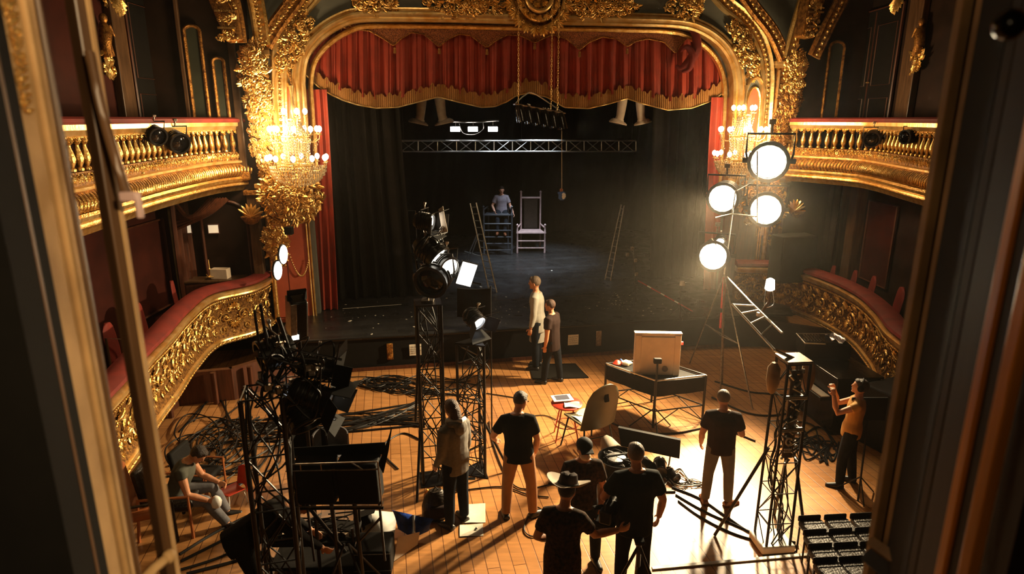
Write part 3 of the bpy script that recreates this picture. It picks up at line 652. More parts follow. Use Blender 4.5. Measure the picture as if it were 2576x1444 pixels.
# niches between the arch and the frame
def niche(lab, pxa, pxb, ptop, pspring, pbot, lit):
    a = uz(pxa, pbot); b = uz(pxb, pbot); zt = uz((pxa+pxb)/2, ptop)[1]; zs_ = uz(pxa, pspring)[1]; u0, u1 = a[0], b[0]; um = (u0+u1)/2
    t = thing('arched_niche', lab, 'niche', S(um, 0, a[1]), math.atan(K))
    pl = [(u0, a[1]), (u0, zs_)]+[(um-(um-u0)*cos(x*pi/2/5), zs_+(zt-zs_)*sin(x*pi/2/5)) for x in range(1, 6)]; pl = pl+[(2*um-u, z) for u, z in pl[::-1][1:]]
    sweepP(pl, [(0, 0), (0, 0.10), (0.03, 0.14), (0.07, 0.11), (0.09, 0)]).build('arch_moulding', M['goldpale'], t, world=True)
    pl2 = [(um+(u-um)*0.68, a[1]+(z-a[1])*0.88) for u, z in pl]
    sweepP(pl2, [(0, 0), (0, 0.07), (0.03, 0.09), (0.05, 0)]).build('inner_moulding', M['gold'], t, world=True)
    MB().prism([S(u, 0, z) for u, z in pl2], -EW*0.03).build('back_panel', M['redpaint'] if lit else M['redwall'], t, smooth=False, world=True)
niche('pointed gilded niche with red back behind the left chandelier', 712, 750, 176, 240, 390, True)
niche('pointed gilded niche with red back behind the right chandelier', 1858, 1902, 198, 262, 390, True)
# red door-like panels below, at the jambs
def jamb_panel(lab, px0, px1, pt, pb, m, off):
    a, b = uz(px0, pb, off), uz(px1, pb, off); zt = uz(px0, pt, off)[1]; t = thing('jamb_panel', lab, 'panel', S(a[0], off, ZS), math.atan(K))
    MB().prism([S(a[0], off, ZS), S(b[0], off, ZS), S(b[0], off-0.08, ZS), S(a[0], off-0.08, ZS)], (0, 0, zt-ZS)).build('panel', m, t, smooth=False, world=True)
    mb = MB()
    for u in (a[0]+(b[0]-a[0])*0.38,): mb.cyl(S(u, off-0.082, ZS), S(u, off-0.082, zt), 0.006, n=4)
    mb.build('joint', M['redwall'], t, world=True)
    mb = MB()
    for u in (b[0]-0.07, b[0]-0.01): mb.cyl(S(u, off-0.1, ZS), S(u, off-0.1, zt), 0.022, n=8)
    mb.build('edge_bead', M['goldpale'], t, world=True)
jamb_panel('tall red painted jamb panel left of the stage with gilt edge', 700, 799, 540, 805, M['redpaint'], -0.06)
jamb_panel('tall dark red jamb panel in shadow right of the stage', 1800, 1890, 540, 780, M['woodred'], -0.06)  # darker red than the left panel, standing in for shade
# chain garland on the red panel
mb = MB(); p0, p1 = atp(728, 640, -0.2), atp(776, 655, -0.2); n = 26
for k in range(n+1):
    t_ = k/n; p = p0.lerp(p1, t_)+V((0, 0, -0.42*4*t_*(1-t_)))
    mb.ball(p, (0.018, 0.012, 0.024), 6, 4)
tag(mb.build('chain_garland', M['goldpale']), 'gilt chain garland looped across the red jamb panel', 'garland')
# ornament clusters, cartouches
def cluster(name, lab, px, py, w_, h, n, seed, off=0.0, depth=0.22, mat='gold', tilt=0, core=True, size=0.16, kinds='lsssfbb'):
    c = atp(px, py, off); t = thing(name, lab, 'ornament', c, math.atan(K)); R = random.Random(seed)
    mb = MB()
    if core: mb.ball((0, 0, 0), (w_*0.62, depth, h*0.62), 12, 8, Matrix.Rotation(tilt, 3, 'Y')); mb.build('boss', M['golddark'], t); mb = MB()
    def fr(a, b):
        r = min(1, sqrt((a/w_)**2+(b/h)**2)); y = -depth*sqrt(max(0, 1-r*r)); N = V((a/w_/w_*0.3, -1, b/h/h*0.3)).normalized()
        ca, sa = cos(tilt), sin(tilt); q = V((a*ca+b*sa, y, -a*sa+b*ca))
        return q, V((ca, 0, -sa)), V((sa, 0, ca)), N
    o = Orn(mb, fr)
    for _ in range(int(n*1.5)):
        a_ = R.uniform(0, 2*pi); r = sqrt(R.random()); a, b = w_*r*cos(a_), h*r*sin(a_); z = size*R.uniform(0.6, 1.3); k = R.choice(kinds); out = atan2(b, a)+R.uniform(-.7, .7)
        if k == 'l': o.leaf(a, b, out, z*0.8, z*0.4)
        elif k == 's': o.scroll(a, b, out, z*0.5, 1.4, R.choice((-1, 1)), 0.2, 10)
        elif k == 'f': o.fan(a, b, out, z*0.7, 5, 1.9)
        else: o.bead(a, b, z*0.2)
    mb.build('carved_leaves', M[mat], t); return t
tl = radians(30)
cluster('carved_spray', 'gilt leaf spray on the grey spandrel above the left niche', 742, 105, 0.20, 0.72, 110, 1, tilt=tl, core=False)
cluster('carved_spray', 'gilt leaf spray on the grey spandrel above the right niche', 1868, 125, 0.22, 0.75, 110, 2, tilt=-tl, core=False)
cluster('carved_spray', 'small gilt spray over the left end of the stage frame', 945, 8, 0.42, 0.18, 60, 3, core=False)
cluster('carved_spray', 'gilt shell spray over the right end of the stage frame', 1718, 12, 0.48, 0.30, 80, 4, core=False)
cluster('carved_frieze', 'dense carved frieze above the stage frame left of the central cartouche', 1180, 12, 0.95, 0.24, 170, 5, core=False, size=0.15)
cluster('carved_frieze', 'dense carved frieze above the stage frame right of the central cartouche', 1500, 14, 0.95, 0.26, 170, 6, core=False, size=0.15)
cluster('foliage_console', 'leafy gilt figure console above the left end of the left balcony rail beside the pilaster', 642, 185, 0.26, 0.62, 150, 7, -0.35, 0.25, core=False)
cluster('foliage_console', 'curling gilt leaf console standing above the left balcony corner', 655, 255, 0.24, 0.42, 110, 8, -0.4, 0.2, core=False)
cluster('foliage_console', 'bright carved leaf column beside the corner of the left balcony', 658, 350, 0.20, 0.62, 120, 9, -0.35, 0.15, 'goldpale', core=False, size=0.12)
cluster('foliage_console', 'leafy gilt figure console above the right balcony beside the pilaster', 1995, 190, 0.22, 0.60, 110, 10, -0.35, 0.22, core=False)
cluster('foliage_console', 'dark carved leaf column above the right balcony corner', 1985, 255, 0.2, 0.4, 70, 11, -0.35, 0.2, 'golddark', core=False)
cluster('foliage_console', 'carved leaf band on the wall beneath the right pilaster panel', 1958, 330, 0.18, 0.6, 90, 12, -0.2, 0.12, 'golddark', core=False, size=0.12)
cluster('gilded_corbel', 'massive gilt rocaille corbel hanging under the left chandelier', 735, 490, 0.58, 0.55, 260, 13, -0.55, 0.5, size=0.2)
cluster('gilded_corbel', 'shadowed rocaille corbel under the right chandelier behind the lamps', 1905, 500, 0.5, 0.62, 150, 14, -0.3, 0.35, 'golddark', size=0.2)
cluster('carved_drop', 'gilt carved drop hanging below the left corbel', 697, 600, 0.22, 0.5, 90, 15, -0.35, 0.18, core=False)
for lab, px, py, sg in (('small gilt shell sconce on the pilaster under the left balcony', 634, 545, 1), ('small dim shell sconce on the wall under the right balcony', 1998, 530, -1)):
    c = atp(px, py, -0.5); t = thing('shell_sconce', lab, 'sconce', c, math.atan(K)); mb = MB(); o = Orn(mb, planefr((0, 0, 0), (1, 0, 0), (0, 0, 1), (0, -1, 0)))
    MB().lathe([(0.02, -0.16), (0.12, -0.12), (0.19, -0.02), (0.21, 0.02), (0.17, 0.0), (0.02, -0.1)], (0, -0.1, 0), 14).build('bowl', M['golddark'], t)
    for k in range(7): o.leaf(-0.02, 0.0, 0.4+k*0.35, 0.3, 0.09, 0.3)
    mb.build('shell_leaves', M['goldpale'], t); MB().tube([(0, -0.05, -0.05), (0.1*sg, 0.1, -0.06), (0.3*sg, 0.25, 0)], 0.025, 6).build('bracket_arm', M['gold'], t)
# central cartouche
c = atp(1352, -8, -0.15); t = thing('central_cartouche', 'large oval gilt cartouche at the top centre of the stage frame', 'ornament', c, math.atan(K))
for r, wv, nm, m in ((0.62, 0.06, 'outer_ring', 'gold'), (0.47, 0.045, 'middle_ring', 'goldpale'), (0.3, 0.05, 'inner_ring', 'goldpale')):
    MB().tube([(r*0.95*cos(a*pi/16), -0.08-0.1*(0.62-r)/0.3, r*1.05*sin(a*pi/16)) for a in range(32)], wv, 8, closed=True).build(nm, M[m], t)
MB().ball((0, 0.02, 0), (0.6, 0.14, 0.64), 20, 10).build('shield', M['golddark'], t)
mb = MB()
for r, n, zs in ((0.62, 22, 0.2), (0.39, 16, 0.13), (0.15, 7, 0.14)):
    o = Orn(mb, planefr((0, -0.16, 0), (1, 0, 0), (0, 0, 1), (0, -1, 0)))
    for k in range(n): a = 2*pi*k/n; o.fan(r*cos(a), r*1.05*sin(a), a, zs, 5, 1.8); o.scroll(r*cos(a+.1), r*1.05*sin(a+.1), a, zs*0.3, 1.2, 1 if k % 2 else -1, 0.22, 8)
mb.build('carved_leaves', M['gold'], t)

# ================================================================ curtains
BOT = [(760, 178), (775, 195), (800, 218), (830, 237), (865, 253), (900, 264), (945, 272), (1000, 270), (1050, 257), (1102, 244), (1150, 256), (1210, 270), (1245, 268), (1275, 256), (1300, 240),
       (1330, 234), (1375, 244), (1420, 270), (1480, 273), (1530, 262), (1577, 248), (1620, 262), (1680, 277), (1740, 272), (1790, 254), (1830, 226), (1850, 205)]
TOPC = [(755, 150), (770, 125), (790, 100), (815, 80), (845, 66), (880, 58), (1700, 66), (1750, 76), (1790, 100), (1820, 125), (1850, 165)]
OV = 0.42                                             # the valance hangs this far behind the wall face
def botz(px): return interp(BOT, px)
def topz(px): return interp(TOPC, px)
def vq(px, py, extra=0.0): return atp(px, py, OV+extra)
t = thing('stage_valance', 'red pleated valance with gold fringe and bronze lace across the stage opening', 'curtain', S(0, OV, 5.4), math.atan(K))
def pleat(x): return 0.075*sin(x*0.19+1.3*sin(x*0.021))+0.03*sin(x*0.43+2)+0.02*sin(x*0.9)
def vf(u, v):
    px = 757+(1852-757)*u; yt = topz(px)-6; yb = botz(px)-22; py = yt+(yb-yt)*v
    return vq(px, py, pleat(px)*(0.3+0.7*v)-0.02*abs(sin((px-870)/118*pi))*v)
MB().slab(vf, 420, 10, 0.015).build('drape', M['curtain'], t, world=True)
def ff(u, v):
    px = 757+(1852-757)*u; yb = botz(px); top = yb-30-7*(sin(px*0.12)**4)-3*sin(px*0.4)
    return vq(px, top+(yb-top)*v, -0.10+0.05*sin(px*0.12)*0.5+0.012*sin(px*1.3)+0.03*v)
MB().slab(ff, 700, 4, 0.02).build('fringe', M['fringe'], t, world=True)
mb = MB(); mb.tube([vq(px, botz(px), -0.09+0.05*sin(px*0.12)*0.5) for px in range(757, 1853, 7)], 0.016, 6); mb.build('fringe_cord', M['goldpale'], t, world=True)
LP = [(838, 66), (880, 72), (930, 78), (965, 98), (991, 116), (1008, 98), (1035, 82), (1065, 86), (1085, 102), (1105, 118), (1125, 100), (1155, 86), (1185, 90), (1205, 106), (1225, 120), (1245, 104), (1275, 88), (1310, 90), (1345, 108), (1365, 98), (1390, 87), (1425, 98), (1458, 126), (1480, 108), (1515, 93), (1550, 98), (1578, 118), (1600, 104), (1630, 98), (1670, 106), (1700, 135), (1715, 110), (1740, 84)]
def lf(u, v):
    px = 838+(1740-838)*u; yt = 56+0.008*(px-838); yb = interp(LP, px); return vq(px, yt+(yb-yt)*v, -0.16)
MB().slab(lf, 220, 5, 0.02).build('lace', M['lace'], t, world=True)
mb = MB(); mb.tube([vq(px, interp(LP, px), -0.18) for px in range(838, 1741, 6)], 0.011, 5)
for k in range(60):
    px = 850+k*15; mb.tube([vq(px, 62, -0.19), vq(px+9, 76, -0.20), vq(px+15, 62, -0.19)], 0.008, 4)
mb.build('lace_cord', M['golddark'], t, world=True)
for px, py in ((993, 122), (1105, 124), (1345, 112), (1458, 132), (1578, 124), (1225, 126)):
    p = vq(px, py, -0.2); m_ = MB(); m_.ball(p, 0.03, 8, 5); m_.lathe([(0.012, 0.0), (0.03, -0.03), (0.035, -0.10), (0.0, -0.10)], p, 8); m_.build('tassel', M['fringe'], t, world=True)
m_ = MB(); pts = [vq(1722, 62, -0.25), vq(1748, 84, -0.35), vq(1752, 120, -0.35), vq(1738, 150, -0.3), vq(1715, 172, -0.25), vq(1700, 165, -0.22)]
m_.tube(smooth_path(pts, 6), 0, 8, [0.03+0.09*sin(pi*i/30) for i in range(31)])
pts = [vq(1712, 130, -0.25), vq(1728, 118, -0.35), vq(1742, 140, -0.4), vq(1735, 172, -0.35), vq(1715, 182, -0.3)]
m_.tube(smooth_path(pts, 6), 0, 8, [0.02+0.06*sin(pi*i/24) for i in range(25)])
m_.build('twisted_swag', M['velvet'], t, world=True)
# legs and drapes
def drape(name, lab, top, bot, off, m, amp, waves, seed=0, hem=0.0, spread=0.0, zt=None):
    (a0, a1), ya = top; (b0, b1), yb = bot
    A0, A1 = uz(a0, ya, off), uz(a1, ya, off); B0, B1 = uz(b0, yb, off), uz(b1, yb, off); R = random.Random(seed)
    ph = [R.uniform(0, 6) for _ in range(6)]
    zb = max(ZS+0.015, (B0[1]+B1[1])/2) if yb > 700 else (B0[1]+B1[1])/2
    zt = zt or (A0[1]+A1[1])/2
    def fn(u, v):
        e = v**1.5; ua = A0[0]+(A1[0]-A0[0])*u; ub = B0[0]+(B1[0]-B0[0])*u; uu = ua+(ub-ua)*e
        s_ = u+0.02*sin(u*17+ph[0])+0.012*sin(u*31+ph[1]); w_ = amp*(0.55+0.45*v)*(sin(s_*waves*2*pi+ph[2]+0.6*v*sin(3*u+ph[5]))+0.35*sin(s_*waves*4.7+ph[3]))
        z = zt+(zb-zt)*v+(hem*sin(u*waves*2*pi+ph[4]) if v > 0.9 else 0)
        return S(uu, off+w_, max(z, ZS+0.01))
    o = MB().slab(fn, int(waves*12), 18, 0.02).build(name, m)
    return tag(o, lab, 'curtain')
drape('red_leg_curtain', 'tall red side curtain hanging at the left edge of the stage opening', ((768, 822), 225), ((800, 850), 786), 0.25, M['curtain'], 0.055, 3.2, 1)
drape('red_leg_curtain', 'red side curtain hanging at the right edge of the stage opening', ((1792, 1846), 245), ((1770, 1815), 752), 0.25, M['curtain'], 0.05, 3.2, 2)
drape('black_leg_drape', 'black pleated stage drape hanging just behind the left red curtain', ((815, 1000), 262), ((850, 1045), 752), 1.15, M['blackcloth'], 0.13, 6.5, 3, zt=7.2)
drape('black_leg_drape', 'black pleated stage drape on the right side of the stage', ((1640, 1850), 262), ((1632, 1800), 722), 1.6, M['blackcloth'], 0.10, 8, 4, zt=7.2)
drape('black_backdrop', 'wide black backdrop curtain behind the tall chairs', ((930, 1690), 250), ((900, 1640), 590), 9.6, M['blackmatte'], 0.05, 22, 5, zt=7.8)
tag(MB().slab(lambda u, v: S(-6.5+14*u, 2.9+0.05*sin(u*70), 8.3-2.0*v), 160, 4, 0.02).build('black_border', M['blackmatte']), 'black border cloth hanging high above the stage behind the valance', 'curtain')

# ================================================================ chandeliers
cry = None
def chandelier(lab, c, tiers, sc=1.0):
    t = thing('chandelier', lab, 'chandelier', c); zt = tiers[0][1]+0.55; zb = tiers[-1][1]-0.6
    mb = MB(); mb.lathe([(0.0, zb-0.1), (0.05, zb), (0.02, zb+0.1)]+[(0.025+0.03*((k % 3) == 0), zb+0.1+k*(zt-zb-0.1)/12) for k in range(13)], n=10); mb.build('stem', M['goldpale'], t)
    mb = MB(); z = zt
    while z < zt+1.6: mb.tube([(0.02*cos(a), 0, z+0.03*sin(a)) for a in [k*pi/3 for k in range(6)]], 0.005, 4, closed=True); z += 0.045
    mb.build('hanging_chain', M['golddark'], t)
    prev = None
    for r, z, n, ph in tiers:
        MB().tube([(r*0.55*cos(a*pi/10), r*0.55*sin(a*pi/10), z-0.09) for a in range(20)], 0.018, 6, closed=True).build('ring', M['gold'], t)
        mb = MB()
        R = random.Random(int(r*100))
        for k in range(n):
            a = ph+2*pi*k/n; ca, sa = cos(a), sin(a)
            ar = MB(); ar.tube([(x*ca, x*sa, z+dz) for x, dz in ((0.03, -0.1), (r*0.4, -0.2), (r*0.75, -0.2), (r*0.97, -0.13), (r, -0.05))], 0.010, 5)
            ar.lathe([(0.0, -0.06), (0.045, -0.05), (0.05, -0.035), (0.018, -0.03), (0.018, 0.0)], (r*ca, r*sa, z), 8); ar.build('arm', M['goldpale'], t)
            MB().lathe([(0.015, 0), (0.045, 0.035), (0.052, 0.075), (0.036, 0.11), (0.0, 0.13)], (r*ca, r*sa, z), 10).build('bulb', M['bulb'], t)
        for k in range(n*5):                        # crystal swags between the arms and pendants
            a = ph+2*pi*k/(n*5)
            for j in range(5):
                rr = r*(0.55+0.43*(k % 5 in (0,))) ; zz = z-0.13-0.055*j-0.03*abs(sin(k*1.3))
                mb.ball((rr*cos(a)*(1-0.05*j), rr*sin(a)*(1-0.05*j), zz), (0.012, 0.012, 0.024), 4, 3)
            if prev and k % 2 == 0:
                for j in range(1, 9):
                    f = j/9; rr = prev[0]*0.55*(1-f)+r*0.55*f-0.07*sin(pi*f)*r; zz = (prev[1]-0.12)*(1-f)+(z-0.09)*f
                    mb.ball((rr*cos(a), rr*sin(a), zz), (0.014, 0.014, 0.024), 4, 3)
        mb.build('crystals', M['crystal'], t, kind='stuff'); prev = (r, z)
    mb = MB(); r, z = tiers[-1][:2]
    for j in range(8):
        rr = r*0.95*cos(j/8*pi/2); zz = z-0.14-0.36*sin(j/8*pi/2); n = max(6, int(rr*2*pi/0.055))
        for k in range(n):
            a = 2*pi*k/n+j; mb.ball((rr*cos(a), rr*sin(a), zz), (0.015, 0.015, 0.034), 4, 3)
    mb.build('crystal_bowl', M['crystal'], t, kind='stuff')
chandelier('brightly lit tiered crystal chandelier left of the stage above the gilt corbel', atp(742, 330, -1.0), [(0.22, 0.32, 5, 0.3), (0.48, -0.02, 9, 0.1), (0.58, -0.58, 10, 0.5)])
chandelier('tiered crystal chandelier right of the stage just behind the brightest lamp', atp(1868, 330, -1.0), [(0.24, 0.45, 5, 0.5), (0.50, -0.02, 9, 0.3), (0.58, -0.56, 10, 0.2)])
# ================================================================ walls behind the balconies
XW = XL+0.001; XWR = XR-0.001
def WL(X, sgn):                                      # a wall: (place along it from a picture column, map from (along, z, out))
    if X is None: return (lambda px: uz(px, 300, -0.06)[0]), (lambda a, z, d: S(a, -0.06-d, z))
    return (lambda px: atx(px, 300, X).y), (lambda a, z, d: V((X+sgn*d, a, z)))
def wbox(mb, W, a0, a1, z0, z1, d0, d1):
    return mb.prism([W(a0, z0, d0), W(a1, z0, d0), W(a1, z0, d1), W(a0, z0, d1)], (0, 0, z1-z0))
def wallpil(name, lab, px0, px1, m, zt, zb, X=XW, sgn=1, th=0.14):
    al, W = WL(X, sgn); a0, a1 = sorted((al(px0), al(px1))); am = (a0+a1)/2; t = thing(name, lab, 'pilaster', W(am, zb, 0))
    wbox(MB(), W, a0, a1, zb, zt, 0, th).build('shaft', m, t, smooth=False, world=True, bevel=0.015)
    wbox(MB(), W, a0-0.04, a1+0.04, zb, zb+0.16, 0, th+0.06).build('base', M['golddark'], t, smooth=False, world=True, bevel=0.01)
    wbox(MB(), W, a0-0.04, a1+0.04, zt-0.1, zt, 0, th+0.06).build('cap', M['golddark'], t, smooth=False, world=True, bevel=0.01)
    return t
def wallpanel(name, lab, px0, px1, m, zt, zb, X=XW, sgn=1, arch=True, frame='golddark', cat='panel', leaf=False):
    al, W = WL(X, sgn); y0, y1 = sorted((al(px0), al(px1))); w_ = y1-y0; ym = (y0+y1)/2
    pl = [(y0, zb), (y0, zt-w_*0.35 if arch else zt)]
    if arch: pl += [(ym-w_/2*cos(a*pi/12), zt-w_*0.35+w_*0.35*sin(a*pi/12)) for a in range(1, 12)]
    pl += [(y1, zt-w_*0.35 if arch else zt), (y1, zb)]
    t = thing(name, lab, cat, W(ym, zb, 0))
    MB().prism([W(a, b, 0) for a, b in pl], W(0, 0, 0.05)-W(0, 0, 0)).build('panel', m, t, smooth=False, world=True)
    MB().tube([W(a, b, 0.06) for a, b in pl], 0.035, 6, closed=True).build('frame', M[frame], t, world=True)
    if leaf:
        mb = MB(); wbox(mb, W, ym-0.01, ym+0.01, zb+0.05, zt-0.05, 0.05, 0.07)
        for s_ in (-1, 1):
            for k in (0.28, 0.72): mb.tube([W(ym+s_*w_*0.25+a*w_*0.18, zb+(zt-zb)*k+b*(zt-zb)*0.18, 0.06) for a, b in ((-1, -1), (1, -1), (1, 1), (-1, 1))], 0.014, 4, closed=True)
        mb.build('panelling', M['woodred'], t, world=True); mb = MB()
        mb.tube([W(ym-0.16, 5.95, 0.12), W(ym-0.05, 5.95, 0.12), W(ym-0.05, 5.95, 0.05)], 0.015, 6); mb.build('door_handle', M['goldpale'], t, world=True)
    return t
struct(MB().prism([S(-7.55, -0.05, 0.0), S(upl[0]+0.05, -0.05, 0.0), S(upl[0]+0.05, -0.001, 0.0), S(-7.55, -0.001, 0.0)], (0, 0, ZC)).build('wall_front_left', M['brownwall'], smooth=False))
struct(MB().prism([S(upr[1]-0.05, -0.05, 0.0), S(9.2, -0.05, 0.0), S(9.2, -0.001, 0.0), S(upr[1]-0.05, -0.001, 0.0)], (0, 0, ZC)).build('wall_front_right', M['brownwall'], smooth=False))
wallpil('wall_pilaster', 'tan painted wall pilaster between the statue and the dark doors above the left balcony', 300, 332, M['postdark'], 8.6, 3.85)
wallpanel('box_door', 'dark double door at the back of the left balcony', 345, 468, M['blackmatte'], 7.6, 3.85, arch=False, cat='door', frame='woodred', leaf=True)
wallpil('wall_pilaster', 'narrow brown wall pilaster between the doors and the green panel above the left balcony', 474, 484, M['postdark'], 8.6, 3.85, th=0.1, X=None)
wallpanel('wall_panel', 'dark green arched wall panel beside the left balcony doors', 492, 530, M['greendark'], 6.9, 3.9, X=None)
wallpanel('wall_panel', 'narrow dark green wall panel nearest the stage above the left balcony', 553, 580, M['greendark'], 6.3, 3.9, X=None)
wallpil('wall_pilaster', 'brown wall pilaster in the shadow right of the green panels, left balcony', 594, 612, M['postdark'], 8.6, 3.85, th=0.1, X=None)
wallpil('wall_pilaster', 'dim tan wall pilaster between the dark doors and the statue above the right balcony', 2262, 2296, M['postdark'], 8.6, 3.85, X=XWR, sgn=-1)
wallpanel('box_door', 'dark double door at the back of the right balcony', 2120, 2240, M['blackmatte'], 7.6, 3.85, X=XWR, sgn=-1, arch=False, cat='door', frame='woodred', leaf=True)
wallpanel('wall_panel', 'arched dark green wall panel beside the right balcony doors', 2062, 2098, M['greendark'], 6.9, 3.9, X=None)
for k, (px, X, sgn, lab) in enumerate(((246, XL, 1, 'small carved gilt figure bracket on the dark wall above the left balcony'), (2330, XR, -1, 'small carved gilt figure bracket on the dark wall above the right balcony'))):
    p = atx(px, 110, X); t = thing('figure_bracket', lab, 'statue', (X+sgn*0.05, p.y, p.z))
    mb = MB(); yy = 0
    mb.ball((sgn*0.10, 0.02, 0.42), (0.07, 0.07, 0.09)); mb.tube([(sgn*.08, 0.02, 0.36), (sgn*.12, 0, 0.2), (sgn*.10, -0.03, 0.0), (sgn*.08, 0.02, -0.2)], 0, 8, [0.05, 0.11, 0.10, 0.12])
    mb.tube([(sgn*.1, 0.1, 0.28), (sgn*.16, 0.17, 0.15), (sgn*.14, 0.1, 0.32)], 0.03, 6); mb.build('figure', M['golddark'], t)
    mb = MB(); o = Orn(mb, planefr((sgn*0.06, 0, -0.25), (0, -sgn, 0), (0, 0, 1), (sgn, 0, 0))); o.field(-0.15, 0.15, -0.25, 0.15, 26, 0.16, 5+k); mb.build('carved_leaves', M['gold'], t)
    p = atx(px+32 if sgn > 0 else px-60, 8, X); cl = thing('wall_console', lab.replace('small carved gilt figure bracket', 'carved shell console').replace('above', 'high above'), 'bracket', (X+sgn*0.05, p.y, p.z+0.1))
    mb = MB(); o = Orn(mb, planefr((0, 0, 0), (0, -sgn, 0), (0, 0, 1), (sgn, 0, 0))); o.fan(0, 0.1, -pi/2, 0.45, 7, 1.6); o.field(-0.2, 0.2, -0.1, 0.3, 30, 0.18, 9+k); mb.build('carved_leaves', M['gold'], cl)
# ---- parterre box backs, left
X1 = XL
wallpanel('wall_panel', 'dark red square panel at the back of the left parterre boxes', 250, 365, M['redwall'], 3.1, 1.3, arch=False, frame='woodred')
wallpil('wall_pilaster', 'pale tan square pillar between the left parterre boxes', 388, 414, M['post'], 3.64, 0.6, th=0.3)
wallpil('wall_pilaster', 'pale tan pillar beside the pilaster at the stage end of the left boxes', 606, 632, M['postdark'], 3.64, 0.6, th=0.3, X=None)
wallpanel('box_alcove', 'brown arched alcove at the back of the left box nearest the stage', 476, 596, M['brownwall'], 3.4, 0.62, frame='woodred', cat='alcove', X=None)
for px, lab in ((468, 'small lit square window pane in the left box, nearer the curtain'), (537, 'small lit square window pane in the left box, nearer the stage')):
    p = atp(px, 576, -0.14); t = thing('window_pane', lab, 'window', p, math.atan(K)-pi/2); MB().box((0, 0, 0), (0.02, 0.20, 0.17)).build('pane', M['winlit'], t, smooth=False)
    MB().tube([(0.01, a*0.11, b*0.10) for a, b in ((-1, -1), (1, -1), (1, 1), (-1, 1))], 0.012, 4, closed=True).build('pane_frame', M['woodred'], t)
p = atp(520, 622, -0.45); t = thing('candlestick', 'small brass candlestick on the ledge in the left box alcove', 'candlestick', (p.x, p.y, 1.82))
MB().lathe([(0.08, 0), (0.09, 0.01), (0.02, 0.03), (0.012, 0.15), (0.03, 0.18), (0.012, 0.2), (0.01, 0.38), (0.0, 0.38)], n=10).build('stick', M['goldpale'], t)
mb = MB(); mb.tube([(0, -0.16, 0.1), (0, -0.1, 0.03), (0, 0.1, 0.03), (0, 0.16, 0.1)], 0.01, 5); mb.build('arm', M['gold'], t)
ua, ub = uz(452, 600, -0.4)[0], uz(604, 600, -0.4)[0]
t = thing('box_bench', 'brown panelled bench front at the back of the left box', 'bench', S((ua+ub)/2, -0.35, 0.6), math.atan(K))
MB().box((0, 0, 0.55), (ub-ua, 0.4, 1.1)).build('front', M['woodred'], t, bevel=0.04); MB().box((0, 0.0, 1.14), (ub-ua+0.04, 0.46, 0.06)).build('ledge', M['postdark'], t, bevel=0.02)
p = atp(551, 655, -0.4); tag(MB().box((p.x, p.y, 1.88), (0.36, 0.2, 0.22)).build('cardboard_box', M['cream'], bevel=0.01), 'dim pale box standing on the bench in the left box alcove', 'box')
def hang(name, lab, px0, px1, X, z0, z1, m, sgn=1, n=4, amp=0.05):
    y0, y1 = atx(px0, 600, X).y, atx(px1, 600, X).y
    return tag(MB().slab(lambda u, v: (X+sgn*(0.1+amp*sin(u*n*2*pi)), y0+(y1-y0)*u+0.1*sin(v*3)*(u-0.5), z1+(z0-z1)*v), n*10, 8, 0.015).build(name, m), lab, 'curtain')
hang('box_curtain', 'brown velvet curtain gathered beside the tan pillar in the left boxes', 428, 472, X1+0.25, 0.62, 3.6, M['woodred'], 1, 4, 0.06)
mb = MB()
for k in range(7):
    f = k/6; mb.tube(smooth_path([atp(446, 520+k*9, -0.5), atp(480+k*8, 548-k*2, -0.6), atp(530+k*7, 500, -0.5)], 6), 0.05, 6)
tag(mb.build('swag_curtain', M['woodred']), 'dark brown swagged drapery under the left balcony over the alcove', 'curtain')
mb = MB(); pa = [(X1+0.6, atx(240, 700, X1+0.6).y, 0.6), (X1+0.6, atx(240, 700, X1+0.6).y, 1.6), (X1+0.7, atx(300, 740, X1+0.7).y, 1.45), (X1+0.7, atx(300, 740, X1+0.7).y, 0.6)]
mb.tube(pa, 0.02, 6); tag(mb.build('handrail', M['postdark']), 'thin brown stair handrail inside the left parterre box', 'handrail')
# right parterre backs
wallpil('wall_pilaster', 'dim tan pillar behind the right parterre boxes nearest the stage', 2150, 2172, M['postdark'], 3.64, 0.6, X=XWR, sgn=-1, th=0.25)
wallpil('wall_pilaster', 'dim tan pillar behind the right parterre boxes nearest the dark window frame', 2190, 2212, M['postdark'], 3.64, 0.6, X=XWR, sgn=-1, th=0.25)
wallpanel('wall_panel', 'dark red panel at the back of the right parterre boxes', 2225, 2300, M['redwall'], 3.2, 1.3, X=XWR, sgn=-1, arch=False, frame='woodred')
p = atx(2083, 530, XR); t = thing('window_pane', 'tiny lit pane on the dark wall under the right balcony', 'window', (XR-0.05, p.y, p.z)); MB().box((0, 0, 0), (0.03, 0.09, 0.12)).build('pane', M['winlit'], t, smooth=False)
MB().tube([(-0.01, a*0.06, b*0.08) for a, b in ((-1, -1), (1, -1), (1, 1), (-1, 1))], 0.012, 4, closed=True).build('pane_frame', M['woodred'], t)
hang('box_curtain', 'dark brown curtain hanging beneath the right balcony beside the stage pilaster', 2040, 2110, XR-0.4, 0.62, 3.6, M['brownwall'], -1, 5, 0.05)
